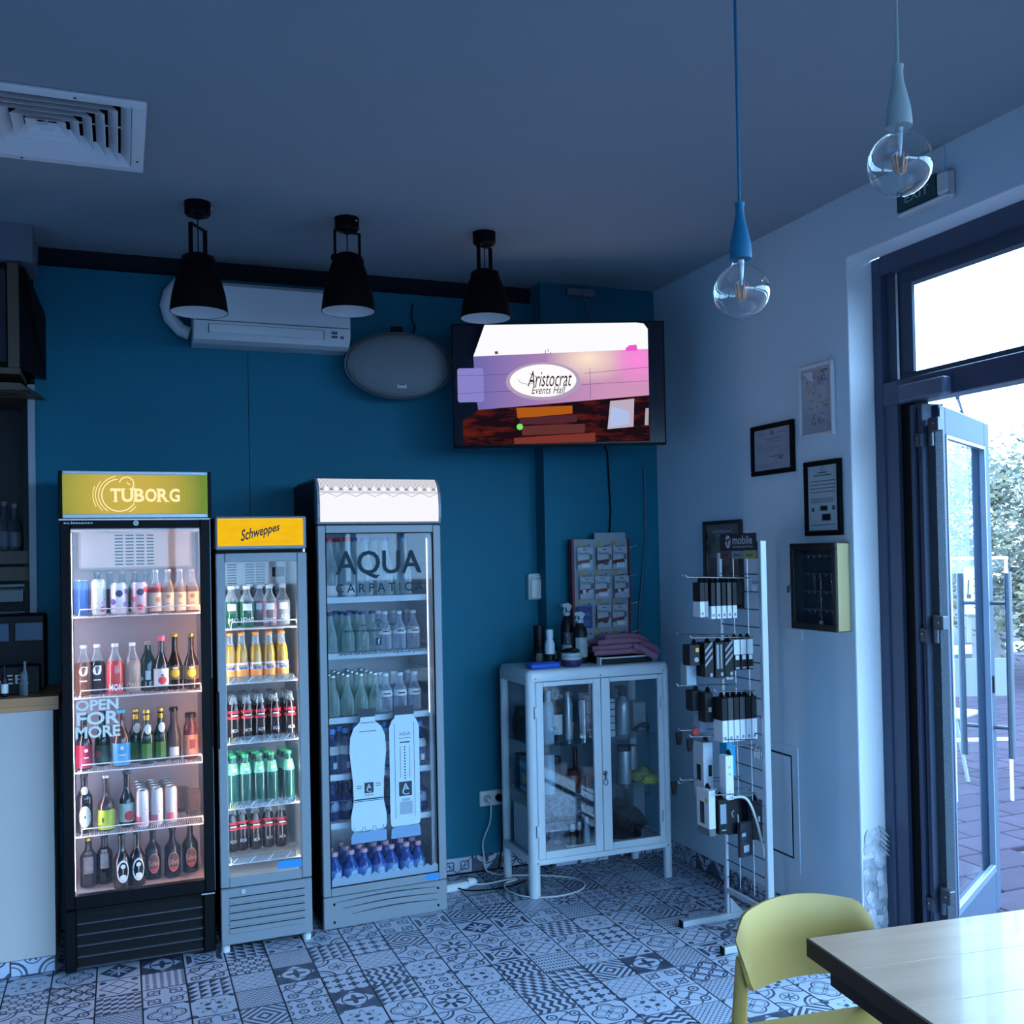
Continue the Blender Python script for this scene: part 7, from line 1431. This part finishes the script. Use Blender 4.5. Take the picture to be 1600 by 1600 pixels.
for k, (x, hh_, lb_) in enumerate(((-.52, .24, 'clear bar bottle with a pale label and foil neck on the dark back-bar shelf'), (-.475, .23, 'square clear bar bottle nearest the white trim on the dark back-bar shelf'), (-.60, .22, 'clear bar bottle at the left picture edge on the dark back-bar shelf'))): bar_bottle(lb_, x, 5.49, 1.771, hh_, .03, liquid('grey_bar_glass', (.10,.12,.15), .45), mat('dim_label', (.10,.12,.15), .5), mat('dim_foil', (.2,.2,.22), .4))
uc = thing('wall_cabinet', 'dark overhead cabinet with oak uprights above the bar counter', 'cabinet', (-.315, 4.945, 2.48))
obj('carcass', MB().prism([(-2.0, .095), (-.065, .095), (-.004, .10), (-.004, .55), (-2.0, .55)], .0, .55, 'z') if False else MB().box(-2.0, -.09, .02, .62, .095, .555).add([(-.09,.02,.095),(0,.30,.095),(0,.30,.40),(-.06,.02,.54),(-.09,.02,.555),(-.0,.62,.095),(0,.62,.40),(-.09,.62,.555)], [(0,1,2,3,4),(1,5,6,2),(2,6,7,3),(3,7,4)]), mat('cabinet_black', (.002,.0025,.004), .6, spec=.15), uc)
obj('oak_upright', MB().box(-.132, -.088, -.004, .02, .095, .555), OAKD, uc); obj('oak_base', MB().add([(-2.0,0,.0),(-.055,0,.0),(-.002,.30,.0),(-.002,.62,0),(-2.0,.62,0),(-2.0,0,.028),(-.085,0,.028),(-.03,.30,.028),(-.03,.62,.028),(-2,.62,.028)], [(4,3,2,1,0),(0,1,6,5),(1,2,7,6),(2,3,8,7),(5,6,7,8,9)]).add([(-2.0,-.0,.09),(-.085,-.0,.09),(-.085,.0,.07),(-2.0,.0,.07)], [(3,2,1,0)]).box(-2.0, -.085, -.006, .62, .066, .092), OAKD, uc)
for k in range(4): obj('oak_slat', MB().box(-2.0, -.075+.010*k, .004+.07*k, .02+.07*k, -.004, .002), OAKD, uc)
obj('glass_front', MB().box(-.40, -.140, .008, .012, .12, .53), mat('dark_cabinet_glass', (.012,.018,.028), .08, 0, .7), uc); obj('side_glass', MB().add([(-.004+.001, .36, .20), (.001-.004+.006, .52, .20), (.003, .52, .36), (-.002, .36, .38)], [(0,1,2,3)]), mat('dark_cabinet_glass', (.012,.018,.028), .08, 0, .7), uc)
# ------------------------------------------------------------------ outside the door: terrace, screen, trees, car
pv = setting('pavement', MB().box(RW+.14, 60, -60, 60, -.12, -.030).box(-60, RW+.14, -60, NW-.15, -.12, -.030), mat('paving_bed', (.07,.045,.05), .9))
PVM = [mat('paver_grey_%d' % k, c_, .85, spec=.08, var=.15, vscale=9, bump=.15, bscale=60) for k, c_ in enumerate(((.048,.033,.048), (.044,.030,.044), (.052,.036,.052)))]
pvs = [MB().box(-.196, .196, -.126, .126, -.03, 0, 0, .006).mesh('paver', m_) for m_ in PVM]; q = random.Random(8); pc = []
for i in range(24):
    for j in range(46):
        x, y = RW+.36+.4*i, 1.6+.26*j+.0; x += .2*(j % 2); s_ = proj((x, y, 0))
        if s_ and 1380 < s_[0] < 1640 and 700 < s_[1] < 1500: pc.append((s_[2], x, y))
pc.sort()
for d_, x, y in pc[:240]: link(bpy.data.objects.new('paver', q.choice(pvs)), pv).location = (x, y, q.uniform(-.003, 0))
far = MB()
for d_, x, y in pc[240:]: far.box(x-.196, x+.196, y-.126, y+.126, -.03, -.001)
if far.v: obj('paver_field', far, PVM[0], pv, kind='stuff')
setting('kerb', MB().box(9.6, 30, 12.2, 12.5, -.03, .10, 0, .01), mat('white_kerb', (.7,.7,.7), .7))
LEAF = [mat('leaf_grey_green_%d' % k, c_, .6) for k, c_ in enumerate(((.060,.058,.030), (.085,.075,.036), (.040,.042,.024), (.15,.11,.045)))]
def tree(label, x, y, hgt, rad, seed, n):
    q = random.Random(seed); t = thing('tree', label, 'tree', (x, y, -.02))
    obj('trunk', MB().tube([(0, 0, 0), (.03, .02, hgt*.3), (-.02, .05, hgt*.55)], [.09, .07, .05], 8), mat('pale_bark', (.30,.26,.22), .9), t, smooth=True)
    br = MB()
    for k in range(14): a, e = q.uniform(0, 6.3), q.uniform(.1, 1.0); br.tube([(0, 0, hgt*q.uniform(.25, .5)), (rad*.5*cos(a), rad*.5*sin(a), hgt*(.4+.25*e)), (rad*.95*cos(a)*(1-e*.4), rad*.95*sin(a)*(1-e*.4), hgt*(.45+.5*e))], [.03, .018, .007], 5)
    obj('branches', br, mat('pale_bark', (.30,.26,.22), .9), t)
    m = MB(); cl = [(q.uniform(-1, 1)*rad*.8, q.uniform(-1, 1)*rad*.8, hgt*q.uniform(.22, .93), q.uniform(.16, .36)*rad) for _ in range(42)]
    for k in range(n):
        cx, cy_, cz, r_ = q.choice(cl); v = Vector((q.gauss(0, 1), q.gauss(0, 1), q.gauss(0, 1)))*r_*.55; c0 = Vector((cx, cy_, cz))+v
        u = Vector((q.gauss(0, 1), q.gauss(0, 1), q.gauss(0, 1))).normalized(); w_ = u.orthogonal().normalized(); s_ = q.uniform(.035, .07)
        m.add([tuple(c0-u*s_), tuple(c0+w_*s_*.5), tuple(c0+u*s_), tuple(c0-w_*s_*.5)], [(0,1,2,3)], q.choice((0, 0, 1, 1, 2, 3)))
    obj('foliage', m, LEAF, t, kind='stuff'); return t
tree('bushy grey-green tree seen through the glass of the open door', 13.9, 13.7, 3.7, 1.55, 3, 9000); tree('sparser yellowish tree to the right of the open door leaf', 10.75, 9.3, 2.9, 1.25, 5, 8000); tree('low tree standing behind the orange car', 21.5, 15.2, 3.0, 1.8, 9, 6000)
# notice stand beyond the door, seen through the leaf's glass
sc_ = thing('notice_stand', 'white-railed glass notice stand beyond the open door leaf', 'stand', (5.33, 5.18, 0), -.38)
obj('top_rail', MB().box(-.20, .19, -.02, .02, 1.612, 1.632), WHITE, sc_); obj('post', MB().box(-.20, -.186, -.012, .012, 0, 1.62), WHITE, sc_); obj('post', MB().box(.176, .19, -.012, .012, 0, 1.62), WHITE, sc_); obj('glass_pane', MB().box(-.186, .176, -.004, .004, .72, 1.61), PANE, sc_); obj('low_panel', MB().box(-.186, .176, -.008, .008, .70, .95), mat('pale_screen_panel', (.20,.20,.21), .5), sc_); obj('cross_bar', MB().box(-.19, .18, -.012, .012, .40, .42), WHITE, sc_)
nt_ = thing('notice_sheet', 'white notice sheet with a dark lamp drawing on the stand beyond the door', 'poster', (5.325, 5.158, 1.41), -.38); obj('sheet', MB().box(-.115, .005, -.004, .0, -.16, .155), mat('bright_notice', (.62,.56,.42), .6), nt_)
m = MB().tube([(-.085, -.006, .07), (-.093, -.006, -.03)], .004, 5).box(-.10, -.072, -.006, -.0042, -.055, -.028)
for k in range(9): m.box(-.055+.012*(k % 2), -.046+.012*(k % 2), -.005, -.0042, -.12+.024*k, -.113+.024*k); m.box(-.025, -.012+.01*(k % 3), -.005, -.0042, -.12+.024*k, -.116+.024*k)
obj('notice_print', m, mat('notice_dark', (.02,.025,.03), .6), nt_)
rb = thing('round_planter', 'rounded grey object on a pale post beyond the door handle', 'planter', (11.2, 10.75, 0)); obj('bowl', MB().sphere((0, 0, 1.12), .13, .13, .14, 14, 8), mat('rough_grey_stone', (.055,.045,.045), .9, bump=.5, bscale=30), rb, smooth=True); obj('post', MB().box(-.16, .16, -.16, .16, -.03, .98, 0, .02), mat('pale_post', (.22,.19,.18), .8), rb)
oc = thing('terrace_chair', 'pale terrace chair with a slanting leg, seen through the open door glass', 'chair', (5.75, 5.95, 0), .4)
OCM = mat('pale_terrace_metal', (.25,.24,.24), .4)
obj('seat', MB().box(-.22, .22, -.2, .2, .44, .46, 0, .005), OCM, oc); obj('backrest', MB().box(-.22, .22, .19, .21, .62, .82, 0, .006), OCM, oc)
for x in (-.2, .2): obj('leg', MB().tube([(x, .24, 0), (x, .2, .46), (x, .2, .82)], .014, 8), OCM, oc); obj('leg', MB().tube([(x, -.24, 0), (x, -.16, .45)], .014, 8), OCM, oc)
# orange car parked beyond
ca_ = thing('car', 'orange car parked beyond the terrace, half hidden by the right edge', 'car', (24.4, 20.4, 0), -.38)
ORC = mat('orange_car_paint', (.62,.12,.03), .25, 0, .6, coat=.5)
pf = [(-2.0, .30), (-2.05, .62), (-1.95, .86), (-1.25, .98), (-.65, 1.42), (.75, 1.45), (1.45, 1.02), (1.95, .95), (2.05, .55), (2.0, .28)]
obj('body', MB().prism(pf, -.80, .80, 'y'), ORC, ca_); gw = mat('car_window', (.03,.04,.05), .1)
obj('side_window', MB().prism([(-1.05, 1.0), (-.6, 1.34), (.0, 1.37), (.0, 1.0)], -.808, -.79, 'y'), gw, ca_); obj('side_window', MB().prism([(.06, 1.0), (.06, 1.37), (.68, 1.37), (1.2, 1.02)], -.808, -.79, 'y'), gw, ca_); obj('windscreen', MB().add([(-1.22, -.7, 1.0), (-1.22, .7, 1.0), (-.68, .62, 1.40), (-.68, -.62, 1.40)], [(0,1,2,3)]), gw, ca_)
for x in (-1.3, 1.3):
    for y in (-.74, .74): w_ = obj('wheel', MB().lathe([(.20, -.09), (.31, -.09), (.32, -.06), (.32, .06), (.31, .09), (.20, .09)], 20), DBLACK, ca_, (x, y, .32), (pi/2, 0, 0), smooth=True); obj('hub_cap', MB().lathe([(.19, -.075), (.19, .075)], 14), SILVER, w_)
obj('bumper', MB().box(-2.08, -1.98, -.78, .78, .28, .50, 0, .02).box(1.98, 2.08, -.78, .78, .28, .5, 0, .02), DBLACK, ca_); obj('headlamp', MB().box(-2.04, -1.9, -.74, -.45, .64, .80, 0, .02), CHROME, ca_); obj('headlamp', MB().box(-2.04, -1.9, .45, .74, .64, .80, 0, .02), CHROME, ca_)
